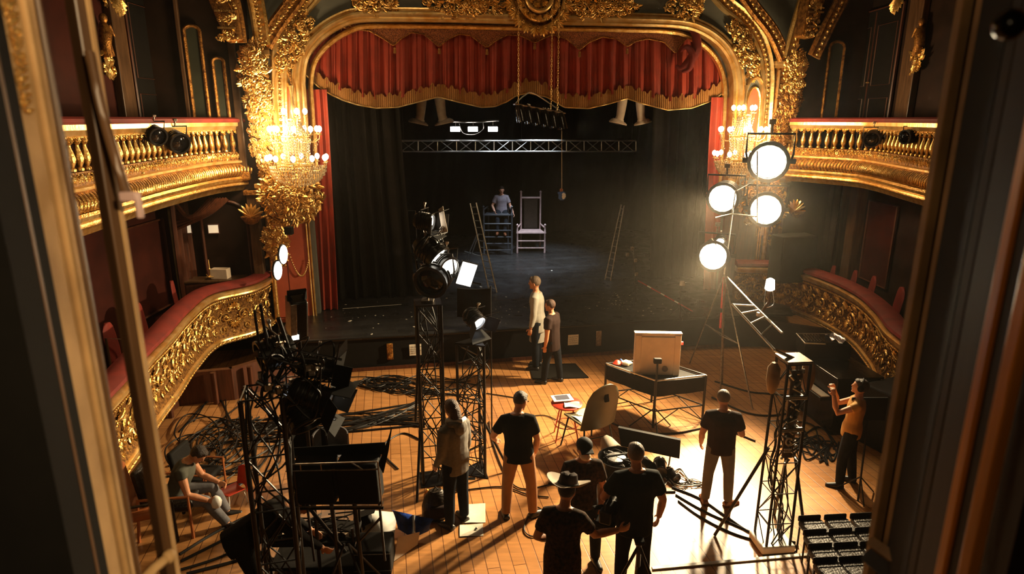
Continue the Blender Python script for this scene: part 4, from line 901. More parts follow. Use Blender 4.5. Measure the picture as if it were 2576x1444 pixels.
# ---- box seats
def boxseat():
    t = thing('box_chair', '', 'chair')
    MB().loft([[V((0.22*sx*cos(a)*k, 0.035*y_+yo, z)) for a, y_ in [(2*pi*i/12, sin(2*pi*i/12)) for i in range(12)] for sx in (1,)] for z, k, yo in ((0.42, 0.9, 0), (0.6, 1, -.02), (0.8, 1.0, -.05), (0.9, 0.85, -.06), (0.96, 0.55, -.065), (0.98, 0.2, -.065))]).build('backrest', M['velvet'], t)
    MB().box((0, 0.2, 0.42), (0.44, 0.42, 0.10)).build('seat', M['velvet'], t, bevel=0.04)
    for a, b in ((-1, 0), (1, 0), (-1, 1), (1, 1)): MB().cyl((a*0.18, 0.02+b*0.36, 0), (a*0.18, 0.02+b*0.36, 0.4), 0.02).build('leg', M['golddark'], t)
    return t
bs = None
for px, py, rz, lab in ((440, 706, -1.2, 'red velvet box seat behind the left parapet, second from the stage'), (520, 694, -1.1, 'red velvet box seat behind the left parapet, nearest the stage'),
        (355, 762, -1.3, 'red velvet box seat behind the left parapet above the widest sweep of the rail'), (278, 812, -1.4, 'shadowed red box seat behind the left parapet beside the brown window stile'),
        (2092, 668, 1.3, 'dark box seat behind the right parapet, nearest the stage'), (2146, 680, 1.3, 'dark box seat behind the right parapet, second from the stage'), (2193, 694, 1.3, 'dark box seat behind the right parapet, third from the stage'), (2262, 722, 1.35, 'dark box seat behind the right parapet next to the window frame')):
    if bs is None: bs = boxseat(); o = bs
    else: o = copy_tree(bs)
    p = atx(px, py, -6.75 if px < 1288 else 8.1); o.location = (p.x, p.y, 0.6); o.scale = (1, 1, (p.z-0.6)/0.98); o.rotation_euler = (0, 0, rz); o['label'] = lab; o['group'] = 'seats in the parterre boxes'

# ================================================================ the window the view is taken from
def vert(px0, px1, y0, y1, depth=0.04, z0=2.6, z1=7.4, mb=None):   # an upright whose faces end at these picture columns (at mid height)
    a = aty(px0, 722, y0); b = aty(px1, 722, y1); q = V((b.x-a.x, b.y-a.y, 0)); n = V((q.y, -q.x, 0)).normalized()
    if n.dot(V((a.x, a.y, 0))) < 0: n = -n
    A = V((a.x, a.y, 0)); B = V((b.x, b.y, 0)); mb = mb or MB()
    poly = [A, B, B+n*depth, A+n*depth]
    if (B-A).cross(n).z < 0: poly = poly[::-1]
    return mb.prism([p+V((0, 0, z0)) for p in poly], (0, 0, z1-z0))
t = thing('window_1', 'pale cream window jamb with a gilt leaf trail at the left edge of the view', 'window', (-0.95, 1.35, 2.6)); t['kind'] = 'structure'
vert(98, 192, 1.22, 1.36, 0.05).build('jamb', M['post'], t, smooth=False, world=True)
vert(80, 102, 1.21, 1.235, 0.03).build('jamb_bead', M['post'], t, world=True, bevel=0.004); vert(194, 221, 1.345, 1.39, 0.03).build('outer_bead', M['post'], t, world=True, bevel=0.004)
mb = MB()
for px in (84, 99, 197, 219): p = aty(px, 722, 1.22 if px < 150 else 1.37); mb.cyl((p.x+0.004, p.y-0.002, 2.6), (p.x+0.004, p.y-0.002, 7.4), 0.006, n=6)
mb.build('beading', M['postdark'], t, world=True)
a, b = aty(98, 722, 1.22), aty(192, 722, 1.36); A = V((b.x-a.x, b.y-a.y, 0)).normalized(); N = V((A.y, -A.x, 0)); N = N if N.x > 0 else -N
mb = MB(); mid = V(((a.x+b.x)/2, (a.y+b.y)/2, 0)); R = random.Random(4); 
q = aty(58, 100, 1.29); o = Orn(mb, planefr(V((mid.x, mid.y, q.z))+N*0.002, A, (0, 0, 1), N))
for k in range(17):
    z = 0.10-k*0.0145; s_ = 0.030*(1-0.35*k/17)
    o.leaf(0, z, 0.5+R.uniform(-.3, .3), s_, s_*0.5); o.leaf(0, z, pi-0.5+R.uniform(-.3, .3), s_, s_*0.5); o.bead(R.uniform(-.01, .01), z, 0.005)
    if k % 3 == 0: o.scroll(R.choice((-1, 1))*0.014, z, 0, 0.012, 1.2, 1, 0.25, 8)
mb.build('leaf_trail', M['gold'], t, world=True)
# casement stile, stay, handle
t = thing('window_2', 'brown varnished casement stile standing open inside the cream jamb', 'window', (-0.9, 1.5, 2.6)); t['kind'] = 'structure'
vert(304, 330, 1.52, 1.54, 0.05).build('stile', M['postdark'], t, smooth=False, world=True, bevel=0.004); vert(331, 343, 1.54, 1.56, 0.03).build('stile_highlight', M['post'], t, smooth=False, world=True, bevel=0.003)  # pale strip paints the highlight along the stile's right edge
h = [aty(225, 130, 1.5), aty(252, 260, 1.49), aty(285, 380, 1.48), aty(318, 488, 1.47)]
MB().tube(smooth_path(h, 5), 0.011, 8).build('stay_bar', M['postdark'], t, world=True)
p = aty(326, 494, 1.46); mb = MB(); mb.box(p, (0.04, 0.02, 0.022)); mb.cyl(p+V((0.018, 0, 0.01)), p+V((0.018, 0, -0.05)), 0.009); mb.build('stay_latch', M['pinkwood'], t, world=True, bevel=0.004)
p = aty(425, 1400, 1.5); q = aty(350, 1470, 1.4); mb = MB(); mb.tube([p, p.lerp(q, 0.5)+V((0, 0, 0.006)), q], 0.014, 8); mb.ball(p, 0.02); mb.build('casement_handle', M['post'], t, world=True)
# right sash
t = thing('window_3', 'dark window sash with thin tan edges standing open at the right of the view', 'window', (1.0, 1.5, 2.6)); t['kind'] = 'structure'
mb = MB(); vert(2286, 2303, 1.62, 1.58, 0.03, mb=mb); vert(2330, 2346, 1.56, 1.53, 0.03, mb=mb); mb.build('stile_beads', M['post'], t, smooth=False, world=True, bevel=0.004)
vert(2302, 2332, 1.60, 1.57, 0.03).build('stile', M['sash'], t, smooth=False, world=True)
vert(2346, 2412, 1.53, 1.32, 0.02).build('pane', M['blackmatte'], t, smooth=False, world=True)
vert(2412, 2438, 1.32, 1.27, 0.04).build('inner_stile', M['sash'], t, smooth=False, world=True, bevel=0.006)
p, q = aty(2196, 1366, 1.58), aty(2330, 1462, 1.35); MB().tube([p, q], 0.020, 4).build('bottom_rail', M['post'], t, world=True)
MB().tube([p+V((0, 0, -0.05)), q+V((0, 0, -0.06))], 0.03, 4).build('lower_rail', M['sash'], t, world=True)
t = thing('window_4', 'dark window jamb with amber varnished edges at the far right of the view', 'window', (1.05, 1.1, 2.6)); t['kind'] = 'structure'
vert(2440, 2700, 1.26, 0.9, 0.03).build('jamb', M['sash'], t, smooth=False, world=True)
vert(2492, 2516, 1.14, 1.11, 0.02).build('amber_edge', M['amber'], t, smooth=False, world=True, bevel=0.003); vert(2556, 2590, 1.0, 0.97, 0.02).build('amber_edge', M['amber'], t, smooth=False, world=True, bevel=0.003)
p = aty(2540, 62, 0.97); mb = MB(); mb.ball(p, 0.022, 12, 8); mb.cyl(p, p+V((0.03, 0.03, 0)), 0.012); mb.build('knob', M['blackgloss'], t, world=True)
# the wall round the window
mb = MB()
mb.box(((XL-0.3-0.93)/2, 1.2, ZC/2), (-XL+0.3-0.93, 0.1, ZC)); struct(mb.build('wall_near_left', M['blackmatte'], smooth=False))
mb = MB(); mb.box(((XR+0.3+1.12)/2, 1.12, ZC/2), (XR+0.3-1.12, 0.1, ZC)); struct(mb.build('wall_near_right', M['blackmatte'], smooth=False))
struct(MB().box((0.1, 1.5, 9.0), (2.6, 0.3, 2.8)).build('wall_near_top', M['blackmatte'], smooth=False)); struct(MB().box((0.1, 1.2, 1.3), (2.6, 0.3, 2.6)).build('wall_near_bottom', M['blackmatte'], smooth=False))
# ================================================================ people
def ell(c, rx, ry, ax=V((1, 0, 0)), ay=V((0, 1, 0)), n=14): return [c+ax*(rx*cos(2*pi*i/n))+ay*(ry*sin(2*pi*i/n)) for i in range(n)]
def soften(o, vox, it=4):
    r = o.modifiers.new('remesh', 'REMESH'); r.mode = 'VOXEL'; r.voxel_size = vox; r.use_smooth_shade = True
    s = o.modifiers.new('smooth', 'SMOOTH'); s.iterations = it; s.factor = 0.5
    return o
def vec(d): return V(d).normalized()
def human(label, loc, yaw=0, h=1.75, lean=0, side=0, head=(0, 0), armL=None, armR=None, legL=None, legR=None, shirt=None, sleeve=0.5, trousers=None, shoes='blackshoe',
          hair='hairdark', hairlen=0, skin='skin', build=1.0, pelvis=None, hem=0.05, extras=None, feet=None, curl=0.5, vox=0.010, foot_yaw=(0.15, -0.15)):
    k = h/1.75; t = thing('person', label, 'person', loc, yaw)
    lean_, side_ = radians(lean), radians(side)
    armL = armL or ((-0.16, 0.02, -1), (-0.05, 0.18, -1)); armR = armR or ((0.16, 0.02, -1), (0.05, 0.18, -1))
    legL = legL or ((-0.06, 0.02, -1), (-0.03, -0.03, -1)); legR = legR or ((0.06, 0.02, -1), (0.03, -0.03, -1))
    TH, SH, UA, FA = 0.43*k, 0.42*k, 0.29*k, 0.255*k
    hips = {}; legs = {-1: legL, 1: legR}; arms = {-1: armL, 1: armR}
    drop = max(-(vec(legs[s][0]).z*TH+vec(legs[s][1]).z*SH) for s in (-1, 1))+0.085*k
    ph = pelvis if pelvis is not None else drop
    P0 = V((0, 0, ph))
    spine = lambda d: P0+V((sin(side_)*d, sin(lean_)*d*cos(side_), cos(lean_)*cos(side_)*d))
    up = (spine(1)-spine(0)).normalized(); rt = V((cos(side_), 0, -sin(side_))); fw = up.cross(rt).normalized()
    J = {'pelvis': P0, 'neck': spine(0.53*k), 'up': up, 'rt': rt, 'fw': fw}
    body = MB(); top = MB(); leg = MB()
    b_ = build
    sec = [(-0.09, .10, .085), (-0.04, .155, .11), (0.04, .165, .112), (0.14, .145*b_, .10*b_), (0.24, .155*b_, .108*b_), (0.34, .168*b_, .118*b_), (0.41, .160*b_, .108*b_), (0.46, .125*b_, .09), (0.50, .085, .07), (0.53, .068, .062)]
    body.loft([ell(spine(d*k), rx*k, ry*k, rt, fw) for d, rx, ry in sec])
    # neck and head
    hy, hp = radians(head[0]), radians(head[1]); RH = Matrix((rt, fw, up)).transposed()@Matrix.Rotation(hy, 3, 'Z')@Matrix.Rotation(-hp, 3, 'X')
    nb = spine(0.50*k); hc = spine(0.53*k)+(RH@V((0, 0.025, 0.15)))*k; J['head'] = hc; J['RH'] = RH
    body.cyl(nb, hc-(RH@V((0, 0.01, 0.05)))*k, 0.058*k, 0.052*k, 12)
    hd = lambda x, y, z: hc+(RH@V((x, y, z)))*k
    body.ball(hc, (0.080*k, 0.099*k, 0.109*k), 16, 10, RH); body.ball(hd(0, 0.022, -0.055), (0.056*k, 0.070*k, 0.065*k), 14, 8, RH)
    body.ball(hd(0, 0.098, -0.018), (0.013*k, 0.018*k, 0.024*k), 8, 6, RH); body.ball(hd(0, 0.078, 0.03), (0.055*k, 0.016*k, 0.014*k), 8, 6, RH); body.ball(hd(0, 0.083, -0.062), (0.026*k, 0.012*k, 0.010*k), 8, 6, RH)
    body.ball(hd(0, 0.07, -0.098), (0.03*k, 0.025*k, 0.02*k), 8, 6, RH)
    for s in (-1, 1): body.ball(hd(s*0.079, -0.005, -0.01), (0.012*k, 0.022*k, 0.032*k), 8, 6, RH)
    # legs and feet
    for s in (-1, 1):
        hp_ = P0+rt*(s*0.09*k)-up*(0.02*k); kn = hp_+vec(legs[s][0])*TH; an = kn+vec(legs[s][1])*SH; J['knee%d' % s] = kn; J['ankle%d' % s] = an; J['hip%d' % s] = hp_
        body.tube([hp_, hp_.lerp(kn, 0.5), kn, kn.lerp(an, 0.3), an], 0, 12, [.088*k, .075*k, .056*k, .058*k, .038*k])
        body.ball(hp_, .09*k, 10, 8)
        fyw = foot_yaw[0 if s < 0 else 1]; sd = vec(legs[s][1]); fd = V((sin(fyw)*-1 if False else sin(-fyw), cos(fyw), 0)); 
        if abs(sd.z) < 0.75: fd = (V((sd.x, sd.y, 0)).normalized()+fd*0.4+V((0, 0, 0.35))).normalized()
        heel = an-fd*0.05*k+V((0, 0, -0.045*k)); toe = an+fd*0.17*k+V((0, 0, -0.055*k))
        body.tube([heel, an+fd*0.05*k+V((0, 0, -0.03*k)), toe], 0, 10, [.035*k, .042*k, .028*k])
        J['foot%d' % s] = (heel, toe, fd)
    # arms and hands
    for s in (-1, 1):
        sh = spine(0.425*k)+rt*(s*0.165*k*(0.45+0.55*b_)); el = sh+vec(arms[s][0])*UA; wr = el+vec(arms[s][1])*FA; J['sh%d' % s] = sh; J['el%d' % s] = el; J['wr%d' % s] = wr
        body.tube([spine(0.475*k)+rt*(s*0.05*k), sh, sh.lerp(el, 0.4), el, el.lerp(wr, 0.35), wr], 0, 10, [.058*k, .062*k*b_, .053*k*b_, .043*k, .045*k, .030*k])
        d = vec(arms[s][1]); ref = V(arms[s][2]) if len(arms[s]) > 2 else V((-s, 0.2, 0)); n = (ref-d*ref.dot(d)).normalized(); q = d.cross(n).normalized()   # n: palm normal, q across
        if q.dot(fw) < 0 and abs(d.z) > 0.6: q = -q
        pc = wr+d*0.05*k; J['hand%d' % s] = pc+d*0.05*k+n*0.02*k
        Rm = Matrix((q, n, d)).transposed()
        body.ball(pc, (.040*k, .016*k, .052*k), 10, 8, Rm)
        for f in range(4):
            off = (f-1.5)*-0.0195*k; L = (0.072, 0.082, 0.078, 0.060)[f]*k; b0 = pc+d*0.035*k+q*off; c1 = curl*0.9; c2 = curl*2.0
            a1 = (d*cos(c1)+n*sin(c1)); a2 = (d*cos(c2)+n*sin(c2)); m1 = b0+a1*L*0.55; body.tube([b0-d*0.01, m1, m1+a2*L*0.5], 0, 6, [.0105*k, .0095*k, .008*k])
        tb = wr+d*0.02*k+q*0.028*k; td = (d*0.6+q*0.7+n*0.35).normalized(); m1 = tb+td*0.045*k; body.tube([tb, m1, m1+(d*0.9+n*0.4+q*0.1).normalized()*0.032*k], 0, 6, [.014*k, .012*k, .0095*k])
    bo = body.build('body', M[skin], t); soften(bo, vox*0.85, 3)
    # eyes and mouth
    for s in (-1, 1): MB().ball(hd(s*0.030, 0.086, 0.008), (.012*k, .007*k, .006*k), 8, 6, RH).build('eye', M['eye'], t)
    MB().ball(hd(0, 0.094, -0.06), (.022*k, .005*k, .005*k), 8, 6, RH).build('mouth', M['lip'], t)
    # hair
    if hair:
        hb = MB(); hb.ball(hd(0, -0.018, 0.022), (0.089*k, 0.099*k, 0.103*k), 16, 10, RH)
        if hairlen: hb.tube([hd(0, -0.07, 0.02), hd(0, -0.09, -0.08), hd(0, -0.07, -0.12-hairlen)], 0, 10, [.07*k, .075*k, .045*k])
        hb.ball(hd(0, 0.045, 0.075), (0.06*k, 0.045*k, 0.035*k), 10, 7, RH)
        ho = soften(hb.build('hair', M[hair], t), 0.009, 2)
    # shirt
    if shirt:
        e = 0.017*k
        z0 = -hem-0.06
        top.loft([ell(spine(d*k), (rx*k+e*(1.3 if d < 0.2 else 1)), (ry*k+e*(1.3 if d < .2 else 1)), rt, fw) for d, rx, ry in [(z0, .165, .118), (0.04, .172, .12)]+sec[3:8]+[(0.505, .082, .074)]])
        if sleeve > 0:
            for s in (-1, 1):
                sh, el, wr = J['sh%d' % s], J['el%d' % s], J['wr%d' % s]
                if sleeve <= 0.6: top.tube([spine(0.465*k)+rt*(s*0.05*k), sh, sh.lerp(el, 0.3), sh.lerp(el, sleeve/0.6*0.66)], 0, 12, [.066*k, .074*k*b_, .068*k*b_, .066*k*b_])
                else: top.tube([spine(0.465*k)+rt*(s*0.05*k), sh, sh.lerp(el, 0.6), el, el.lerp(wr, sleeve)], 0, 12, [.068*k*b_, .074*k*b_, .063*k*b_, .055*k, .042*k])
        soften(top.build('shirt', M[shirt], t), 0.014, 4)
    if trousers:
        e = 0.015*k
        leg.loft([ell(spine(d*k), rx*k+e, ry*k+e, rt, fw) for d, rx, ry in [(-0.10, .11, .09), (-0.04, .155, .112), (0.02, .163, .115), (0.09, .15*b_, .105*b_)]])
        for s in (-1, 1):
            a, b, c = J['hip%d' % s], J['knee%d' % s], J['ankle%d' % s]
            leg.tube([a, a.lerp(b, 0.5), b, b.lerp(c, 0.35), b.lerp(c, 0.97)], 0, 12, [.108*k, .094*k, .076*k, .074*k, .062*k]); leg.ball(a, .106*k, 10, 8)
        soften(leg.build('trousers', M[trousers], t), 0.014, 4)
    for s in (-1, 1):
        heel, toe, fd = J['foot%d' % s]; sb = MB(); an = J['ankle%d' % s]
        sb.tube([heel-fd*0.012, an+fd*0.05*k+V((0, 0, -0.035*k)), toe, toe+fd*0.02], 0, 10, [.046*k, .05*k, .038*k, .024*k]); sb.cyl(an+V((0, 0, 0.015)), an+V((0, 0, -0.05*k)), .046*k, .046*k, 10)
        so = soften(sb.build('shoe', M[shoes], t), 0.011, 3)
    J['t'] = t; J['k'] = k; J['hd'] = hd
    return J
def standat(px, py): p = atz(px, py, 0); return (p.x, p.y, 0)
def hgt(px, py, x, y):                                # the height at which that picture row passes over (x, y)
    return aty(px, py, y).z
# 1 man in tan chinos
l = standat(1305, 1300); H = hgt(1322, 992, 0, l[1]-0.05)
j = human('man in black t-shirt and tan chinos standing with back to the view, shoulders tilted', l, radians(-4), h=max(1.7, H), lean=8, side=-3, head=(-35, 22), armL=((-0.5, 0.15, -0.85), (0.05, 0.75, -0.6)), armR=((0.28, 0.12, -1), (-0.12, 0.35, -1)),
      legL=((-0.14, 0.06, -1), (-0.04, -0.12, -1)), legR=((0.16, 0.05, -1), (0.06, -0.02, -1)), shirt='shirtblack', trousers='tan', hair='hairdark', build=1.08, sleeve=0.6, foot_yaw=(0.3, -0.9))
# 2 hoodie
l = standat(1150, 1318)
j = human('young man in grey hooded sweatshirt and dark jeans facing left beside the tall truss tower', l, radians(48), h=1.76, lean=2, head=(-10, 5), armL=((-0.12, 0.05, -1), (0.1, 0.5, -0.8)), armR=((0.16, 0.0, -1), (0.02, 0.30, -1)),
      shirt='hoodie', trousers='denim', hair='hairbrown', hairlen=0.02, sleeve=0.95, build=1.12, hem=0.10, skin='skinpale')
hb = MB(); u0 = j['neck']+V((0, -0.03, -0.01)); hb.tube([u0+V((0.11*cos(a*pi/6), 0.10*sin(a*pi/6), 0.012*sin(a))) for a in range(12)], 0.035, 8, closed=True); hb.ball(u0+V((0, -0.10, -0.05)), (0.11, 0.06, 0.10)); soften(hb.build('hood', M['hoodie'], j['t']), 0.013, 3)
sc_ = MB(); sc_.tube([u0+V((-0.10, 0.05, 0.03)), u0+V((0, -0.12, 0.05)), u0+V((0.11, -0.05, 0.02)), u0+V((0.15, 0.0, -0.03))], 0.03, 8); sc_.build('collar', M['white'], j['t'])
# 3 dark shirted man by the stage
l = standat(1388, 962)
j = human('man in loose dark shirt and jeans standing by the stage front looking left', l, radians(62), h=1.75, lean=3, head=(8, 2), armL=((-0.1, 0.0, -1), (0.02, 0.15, -1)), armR=((0.22, -0.08, -1), (0.05, 0.1, -1)),
      legL=((-0.05, 0.18, -1), (-0.05, 0.10, -1)), legR=((0.1, -0.16, -1), (0.02, -0.12, -1)), shirt='shirtbrown', trousers='denim', hair='hairbrown', sleeve=0.55, build=1.18, hem=0.16)
# 4 pale coated man behind him
l = standat(1352, 936); l = (l[0], 12.60, 0)
j = human('man in long pale grey coat standing behind the dark shirted man', l, radians(75), h=2.02, lean=3, head=(0, 0), shirt='coat', sleeve=0.9, trousers='denim', hair='hairgrey', hem=0.16, build=1.0)
cb = MB(); k = j['k']; cb.loft([ell(V((0, 0.0, z)), rx, ry) for z, rx, ry in ((0.62, .21, .17), (0.85, .19, .15), (1.1, .17, .13), (1.3, .17, .125))]); cb.build('coat_skirt', M['coat'], j['t'])
# 5 man in cap, facing, camouflage shirt
l = (0.80, 6.45, 0)
j = human('man in brown camouflage t-shirt and dark cap facing the camera crew with head bowed', l, pi+0.12, h=1.68, lean=2, head=(0, 4), armL=((-0.28, 0.1, -1), (0.25, 0.45, -0.8)), armR=((0.28, 0.1, -1), (-0.25, 0.45, -0.8)), shirt='camo', trousers='denim', hair='hairdark', sleeve=0.6, build=1.12, legL=((-0.2, 0.1, -1), (-0.05, -0.1, -1)))
hd = j['hd']; mb = MB(); mb.ball(hd(0, -0.005, 0.055), (0.094, 0.108, 0.075), 14, 8, j['RH']); mb.box(hd(0, 0.12, 0.045), (0.14, 0.10, 0.012), R=j['RH']); mb.build('cap', M['blackmatte'], j['t'], bevel=0.004)
MB().ball(hd(0, 0.055, -0.06), (0.062, 0.058, 0.055), 12, 8, j['RH']).build('face_mask', M['cream'], j['t'])
# 6 man in hat
l = (0.50, 5.42, 0)
j = human('man in pale brimmed hat and brown camouflage clothes with back to the view reaching right', l, radians(-14), h=1.72, lean=6, head=(-12, 14), armL=((-0.35, -0.1, -0.95), (0.5, 0.7, -0.5)), armR=((0.45, 0.35, -0.8), (0.88, 0.45, 0.05)), shirt='camo', trousers='camo', hair='hairdark', sleeve=0.6, build=1.05)
hd = j['hd']; RH = j['RH']; Rt = RH@Matrix.Rotation(radians(-8), 3, 'X')
hm = MB(); br = []
for i in range(28): a = 2*pi*i/28; br.append((a, 0.225*(1+0.06*cos(2*a)), 0.07*abs(cos(a))**1.5))
rings = []
for f in (0.5, 0.7, 0.9, 1.0): rings.append([hd(r*f*cos(a)*0.92, r*f*sin(a)*1.05, 0.065+z*((f-0.5)*2)**1.5) for a, r, z in br])
hm.loft(rings+[[p+(RH@V((0, 0, -0.008))) for p in r] for r in rings[::-1]]); hm.build('hat_brim', M['hatfelt'], j['t'])
cm = MB(); cm.loft([[hd(rx*cos(2*pi*i/20), ry*sin(2*pi*i/20), z-(0.018*(abs(cos(2*pi*i/20)) < 0.35) if z > 0.15 else 0)) for i in range(20)] for z, rx, ry in ((0.06, .098, .112), (0.11, .095, .108), (0.165, .082, .096), (0.18, .05, .07), (0.165, .015, .03))]); cm.build('hat_crown', M['shirtbrown'], j['t'])
cm = MB(); cm.tube([hd(.1*cos(2*pi*i/24), .114*sin(2*pi*i/24), 0.075) for i in range(24)], 0.008, 6, closed=True); cm.build('hat_band', M['blackmatte'], j['t'])
# 7 camera operator
l = (1.33, 6.02, 0)
j7 = human('broad man in black green t-shirt with cropped hair seen from behind holding the camera', l, radians(4), h=1.80, lean=3, head=(4, 12), armL=((-0.5, 0.15, -0.85), (0.25, 0.75, -0.35)), armR=((0.42, -0.02, -1), (-0.05, 0.25, -1)), shirt='shirtnavy', trousers='shirtblack', hair='hairgrey', sleeve=0.6, build=1.2, hem=0.14)
# 8 grey trousers
l = standat(1800, 1268)
j8 = human('man in dark brown t-shirt and grey trousers standing on the brightest floor patch', l, radians(-10), h=1.68, lean=3, head=(8, 16), armL=((-0.28, 0.05, -1), (0.05, 0.5, -0.9)), armR=((0.35, 0.12, -1), (0.12, 0.85, -0.35)), shirt='shirtbrown', trousers='greytrouser', hair='hairgrey', sleeve=0.6, build=1.17, shoes='brownshoe', legL=((-0.1, 0.04, -1), (-0.04, -0.04, -1)), legR=((0.12, 0.02, -1), (0.05, -0.02, -1)), foot_yaw=(0.2, -1.1))
# 9 woman with headphones
l = standat(2122, 1218)
j9 = human('woman in ochre top and headphones with raised arms playing beside the dark piano', l, radians(62), h=1.66, lean=-3, head=(0, -6), armL=((-0.15, 0.75, -0.4), (0.25, 0.25, 0.9)), armR=((0.15, 0.8, -0.45), (-0.25, 0.3, 0.9)), shirt='yellow', trousers='denim', hair='hairdark', sleeve=0.25, build=0.95, curl=0.9, legL=((-0.08, 0.16, -1), (-0.03, -0.02, -1)), legR=((0.08, -0.10, -1), (0.03, -0.16, -1)))
hd = j9['hd']; mb = MB(); mb.tube([hd(0.098*cos(a*pi/10), -0.01, 0.01+0.12*sin(a*pi/10)) for a in range(11)], 0.009, 6)
for s in (-1, 1): mb.ball(hd(s*0.095, -0.005, 0.0), (0.022, 0.042, 0.05), 10, 6, j9['RH'])
mb.build('headphones', M['blackmatte'], j9['t'])
# 10 seated man at the left
cs = atz(452, 1318, 0)
j10 = human('man in dark vest and grey jeans sitting on a chair by the cables', (cs.x, cs.y, 0), radians(-82), h=1.72, lean=24, head=(0, 30), pelvis=0.44, armL=((-0.2, 0.35, -0.9), (0.25, 0.85, -0.35)), armR=((0.22, 0.25, -0.95), (-0.1, 0.85, -0.45)),
      legL=((-0.15, 1.0, 0.0), (0.02, 0.35, -0.95)), legR=((0.12, 1.0, -0.08), (0.0, 0.55, -0.85)), shirt='tank', sleeve=0.12, trousers='greyjean', hair='hairdark', skin='skin', curl=0.8, build=1.05)
p = j10['hand1']; mb = MB(); mb.ball(p+V((0, 0.02, 0)), (0.055, 0.05, 0.075), 10, 8); mb.tube([p+V((0, 0.07, 0.03)), p+V((0, 0.10, 0)), p+V((0, 0.07, -0.03))], 0.01, 6)
MAT['_m'] = MAT[j10['t'].name]
cp_ = thing('crumpled_cloth', 'crumpled pale blue cloth in the hand of the seated man', 'cloth', MAT[j10['t'].name]@p)
c_ = MB(); R = random.Random(2); c_.loft([[V((r*(1+0.25*R.random())*cos(a*pi/6), r*(1+0.25*R.random())*sin(a*pi/6), z)) for a in range(12)] for z, r in ((-0.09, .02), (-0.06, .05), (0, .06), (0.05, .045), (0.08, .015))]); c_.build('cloth', M['white'], cp_)
# 11 crouching silhouette
l = standat(640, 1520)
j11 = human('crouching person all in black bending over equipment at the bottom left', (l[0], l[1]-0.1, 0), radians(-62), h=1.78, lean=68, head=(0, 20), armL=((-0.1, 0.5, -0.85), (0.05, 0.6, -0.7)), armR=((0.1, 0.6, -0.8), (0.0, 0.7, -0.7)),
      legL=((-0.12, 0.35, -1), (-0.02, -0.35, -1)), legR=((0.12, 0.25, -1), (0.02, -0.3, -1)), shirt='shirtblack', trousers='shirtblack', hair='hairdark', sleeve=0.9, build=1.25, hem=0.1)
# 12 man on the tall chair
ch = atz(1262, 632, ZS); ch = V((ch.x, ch.y, ZS))
j12 = human('man in mauve grey shirt seated high on the dark giant chair on stage', (ch.x, ch.y-0.15, ZS), pi+0.05, h=1.80, lean=4, head=(5, 10), pelvis=1.42, armL=((-0.35, 0.0, -0.9), (-0.35, 0.3, -0.85)), armR=((0.42, 0.05, -0.9), (-0.25, 0.65, -0.6)),
      legL=((-0.10, 0.8, -0.5), (0.12, 0.1, -1)), legR=((0.12, 0.85, -0.45), (0.0, 0.05, -1)), shirt='purple', sleeve=0.6, trousers='denim', hair='hairdark', skin='skinpale', shoes='paper' if False else 'brownshoe', build=1.1)
# ================================================================ stage machinery
def rotY(aim, roll=0):                                # matrix whose Y axis points along aim
    y = V(aim).normalized(); x = y.cross(V((0, 0, 1)));
    x = x.normalized() if x.length > 1e-3 else V((1, 0, 0)); z = x.cross(y); R = Matrix((x, y, z)).transposed()
    return R@Matrix.Rotation(radians(roll), 3, 'Y')
def fresnel(lab, loc, aim, s=0.3, lens='lens', barn=True, par=False, group=None, flare=0.55, hook=None, name='spotlight', body='blackmetal', doors=None, yoke=True):
    R = rotY(aim); t = thing(name, lab, 'stage light', loc, group=group, R=R); r = s/2; Ry = Matrix.Rotation(-pi/2, 3, 'X')
    L = s*(1.5 if par else 1.15)
    prof = [(r*.35, -L), (r*.8, -L*0.96), (r*.98, -L*0.8), (r, -L*0.5), (r*1.0, -L*.1), (r*1.12, -L*0.06), (r*1.12, 0.0), (r*0.92, 0.0), (r*0.9, -L*.12), (r*0.2, -L*.16)]
    MB().lathe(prof, (0, 0, 0), 18, Ry).build('housing', M[body], t)
    mb = MB()
    for k in range(5): mb.lathe([(r*1.02, -L*(0.25+0.12*k)), (r*1.10, -L*(0.26+0.12*k)), (r*1.10, -L*(0.29+0.12*k)), (r*1.02, -L*(0.30+0.12*k))], (0, 0, 0), 18, Ry)
    mb.build('cooling_fins', M[body], t)
    MB().lathe([(r*.9, -L*.13), (r*.7, -L*0.08), (r*.3, -L*0.05), (0.0, -L*0.045)], (0, 0, 0), 18, Ry).build('lens', M[lens], t)
    if yoke:
        a = MB(); a.tube([(r*1.15, -L*.5, 0), (r*1.25, -L*.5, r*0.4), (r*1.25, -L*.5, r*1.5), (-r*1.25, -L*.5, r*1.5), (-r*1.25, -L*.5, r*.4), (-r*1.15, -L*.5, 0)], s*0.035, 6); a.build('yoke', M[body], t)
        a = MB(); a.cyl((0, -L*.5, r*1.5), (0, -L*.5, r*2.1), s*.04); a.box((0, -L*.5, r*2.15), (s*.18, s*.12, s*.14)); a.build('clamp', M['steel'], t, bevel=0.004)
        for q in (-1, 1): MB().cyl((q*r*1.1, -L*.5, 0), (q*r*1.42, -L*.5, 0), s*.07, n=8).build('knob', M['blackmatte'], t)
    if barn:
        for k in range(4):
            a = k*pi/2; dr = doors[k] if doors else flare; Rk = Matrix.Rotation(a, 3, 'Y'); w0, w1 = r*0.95, r*(1.5 if k % 2 == 0 else 1.05)
            pts = [V((-w0, 0.0, r*1.12)), V((w0, 0.0, r*1.12)), V((w1, r*1.5*cos(dr), r*1.12+r*1.5*sin(dr))), V((-w1, r*1.5*cos(dr), r*1.12+r*1.5*sin(dr)))]
            MB().prism([Rk@p for p in pts], Rk@V((0, 0, 0.006))).build('barn_door', M['blackmatte'], t, smooth=False)
    return t
